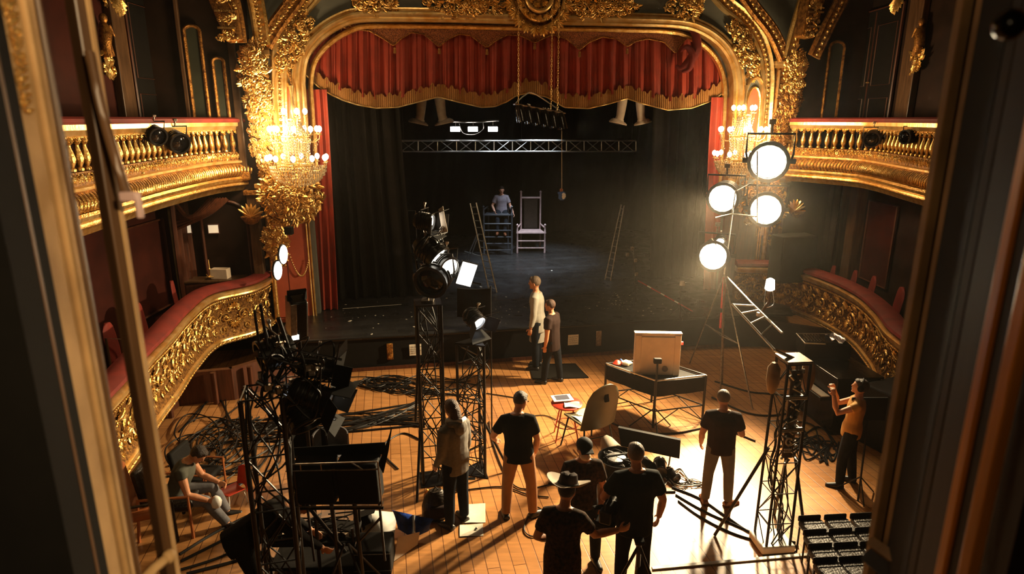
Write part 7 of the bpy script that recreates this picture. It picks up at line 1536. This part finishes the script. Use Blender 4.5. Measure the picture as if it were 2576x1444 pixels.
# ================================================================ cables
R = random.Random(77); nc = 0
def cable(pix, z=0.012, r=0.012, lab=None, grp='black cables strewn over the boards', jit=12, m='rubber'):
    pts = [atz(px+R.uniform(-jit, jit), py+R.uniform(-jit*.4, jit*.4), z) for px, py in pix]
    o = MB().tube(smooth_path(pts, 8), r, 5).build('cable', M[m]); tag(o, lab, 'cable', grp); return o
LC = 'black cable snaking over the boards in the big tangle at the left'
for k in range(26):
    x0 = R.uniform(400, 560); y0 = R.uniform(1050, 1280); cable([(x0, y0), (x0+R.uniform(60, 140), y0-R.uniform(20, 90)), (R.uniform(600, 760), R.uniform(1050, 1120)), (R.uniform(780, 900), R.uniform(1030, 1090)), (1060, R.uniform(1005, 1075))], 0.012+0.004*(k % 4), R.choice((.010, .012, .016)), LC)
for k in range(9):
    cx, cy, rr = R.uniform(480, 600), R.uniform(1075, 1170), R.uniform(40, 90); a0 = R.uniform(0, 6)
    cable([(cx+rr*cos(a0+j*.75), cy+rr*.75*sin(a0+j*.75)) for j in range(10)], 0.02+0.005*k, .012, 'black cable lying in an open loop within the big tangle at the left', jit=7)
for k in range(22):
    x0 = R.uniform(870, 1000); cable([(x0, R.uniform(945, 985)), (x0+60, R.uniform(940, 990)), (x0+R.uniform(80, 160), R.uniform(945, 1000)), (R.uniform(1080, 1220), R.uniform(950, 1010))], 0.012+.004*(k % 5), .010, 'black cable in the heap at the foot of the stage front', 'black cables heaped along the stage front', 10)
for k in range(8):
    cable([(960+R.uniform(-50, 50)+30*cos(j), 962+12*sin(j)) for j in range(8)], 0.02+.006*k, .010, 'coiled black cable in the heap at the foot of the stage front', 'black cables heaped along the stage front', 6)
for lab, pix, r in (('black cable curving from the light bank up to the tall tower', [(1000, 1180), (960, 1130), (1010, 1090), (1055, 1105)], .014),
    ('long black cable along the floor under the table', [(1505, 1050), (1600, 1085), (1700, 1090), (1800, 1075), (1900, 1110)], .016),
    ('straight black cable on the boards left of the operator', [(1160, 1235), (1260, 1225), (1330, 1245), (1380, 1250)], .010),
    ('thin black cable looping round the stool', [(1290, 1060), (1370, 1045), (1450, 1080), (1500, 1060)], .009),
    ('black cable looping on the boards behind the man in tan chinos', [(1230, 1060), (1240, 1120), (1270, 1190), (1310, 1230), (1400, 1215)], .010),
    ('black cable ring lying near the feet of the man in the hat', [(1330, 1290), (1320, 1330), (1340, 1350), (1375, 1335), (1370, 1290), (1340, 1270)], .009),
    ('black cable crossing the bright patch, upper strand', [(1690, 1225), (1760, 1255), (1830, 1300), (1900, 1345), (2000, 1365)], .016),
    ('black cable crossing the bright patch, middle strand', [(1700, 1245), (1770, 1285), (1850, 1320), (1930, 1355), (2010, 1375)], .014),
    ('black cable crossing the bright patch, lower strand', [(1705, 1260), (1760, 1300), (1840, 1340), (1920, 1365), (2000, 1388)], .014),
    ('black cable under the drum basket running left', [(1380, 1215), (1440, 1220), (1520, 1215), (1600, 1235), (1700, 1238)], .014),
    ('thick black cable at the far floor between lamp stand and piano, upper', [(1800, 960), (1880, 985), (1930, 990), (1990, 995)], .018),
    ('thick black cable at the far floor between lamp stand and piano, lower', [(1790, 1000), (1870, 1035), (1930, 1045), (1985, 1040)], .018),
    ('black cable running from the stage front across to the table', [(1225, 990), (1290, 1000), (1330, 1010)], .010),
    ('thick cable bundle sweeping below the seated man, upper', [(450, 1395), (540, 1340), (640, 1290), (740, 1255)], .020),
    ('thick cable bundle sweeping below the seated man, lower', [(455, 1412), (560, 1360), (660, 1305), (760, 1270)], .020),
    ('long black cable at the bottom left corner of the floor', [(430, 1440), (560, 1400), (640, 1350)], .016),
    ('black cable at the bottom left beside the crouching person', [(470, 1444), (560, 1420), (640, 1400), (700, 1410)], .020)):
    cable(pix, .014, r, lab, None, 2) if True else 0
for k in range(16):
    x0 = R.uniform(2000, 2070); cable([(R.uniform(1960, 2000), R.uniform(1050, 1150)), (x0, R.uniform(1070, 1160)), (x0+R.uniform(20, 60), R.uniform(1100, 1170)), (R.uniform(2050, 2110), R.uniform(1110, 1170))], .012+.004*(k % 4), .013, 'dark cable in the coil between the chrome truss tower and the piano', 'cables coiled by the piano', 8)
for k in range(10):
    x0 = R.uniform(1640, 1700); cable([(x0, R.uniform(1170, 1230)), (x0+30, R.uniform(1180, 1220)), (x0+60, R.uniform(1200, 1240)), (x0+95, R.uniform(1190, 1235))], .014+.004*(k % 4), .008, 'thin cable in the white lit tangle right of the lens cases', 'cables right of the lens cases', 6, 'rubber' if k % 3 else 'white')
for o in list(COL.objects):
    if o.name.startswith('cable') and o.get('group') is None and 'group' in o.keys(): del o['group']
# ---- unseen ceiling lantern, added to hold the fill lights
t = thing('added_lantern', 'unseen gilt ceiling lantern added to hold the warm fill lights over the hall', 'lantern', (0.5, 6.0, ZC)); MB().lathe([(0.0, 0), (0.5, 0), (0.5, -0.08), (0.3, -0.2), (0.1, -0.25), (0.05, -0.7), (0.0, -0.72)], n=20).build('rose', M['gold'], t)
for x, y in ((-0.6, 6.0), (1.6, 6.0), (0.5, 6.4)): MB().lathe([(0.0, 0.45), (0.2, 0.4), (0.28, 0.2), (0.26, 0.2), (0.18, 0.36), (0, 0.42)], (x-0.5, y-6.0, 9.3-ZC), 16).build('shade', M['golddark'], t); MB().cyl((x-.5, y-6, 9.7-ZC), (0, 0, -0.2), 0.02).build('arm', M['gold'], t)
# ---- thin haze in the hall
def haze():
    m = bpy.data.materials.new('stage haze'); m.use_nodes = True; nt = m.node_tree; nt.nodes.clear()
    o = nt.nodes.new('ShaderNodeOutputMaterial'); v = nt.nodes.new('ShaderNodeVolumeScatter'); v.inputs['Density'].default_value = 0.0016; v.inputs['Anisotropy'].default_value = 0.84; v.inputs['Color'].default_value = (1, 0.9, 0.75, 1)
    nt.links.new(v.outputs[0], o.inputs['Volume'])
    b = MB().box((0.7, 8.0, 5.1), (15.6, 12.3, 10.1)).build('stage_haze', m, smooth=False); b['kind'] = 'stuff'; b['label'] = 'thin warm haze hanging in the air of the hall'; b['category'] = 'haze'
haze()
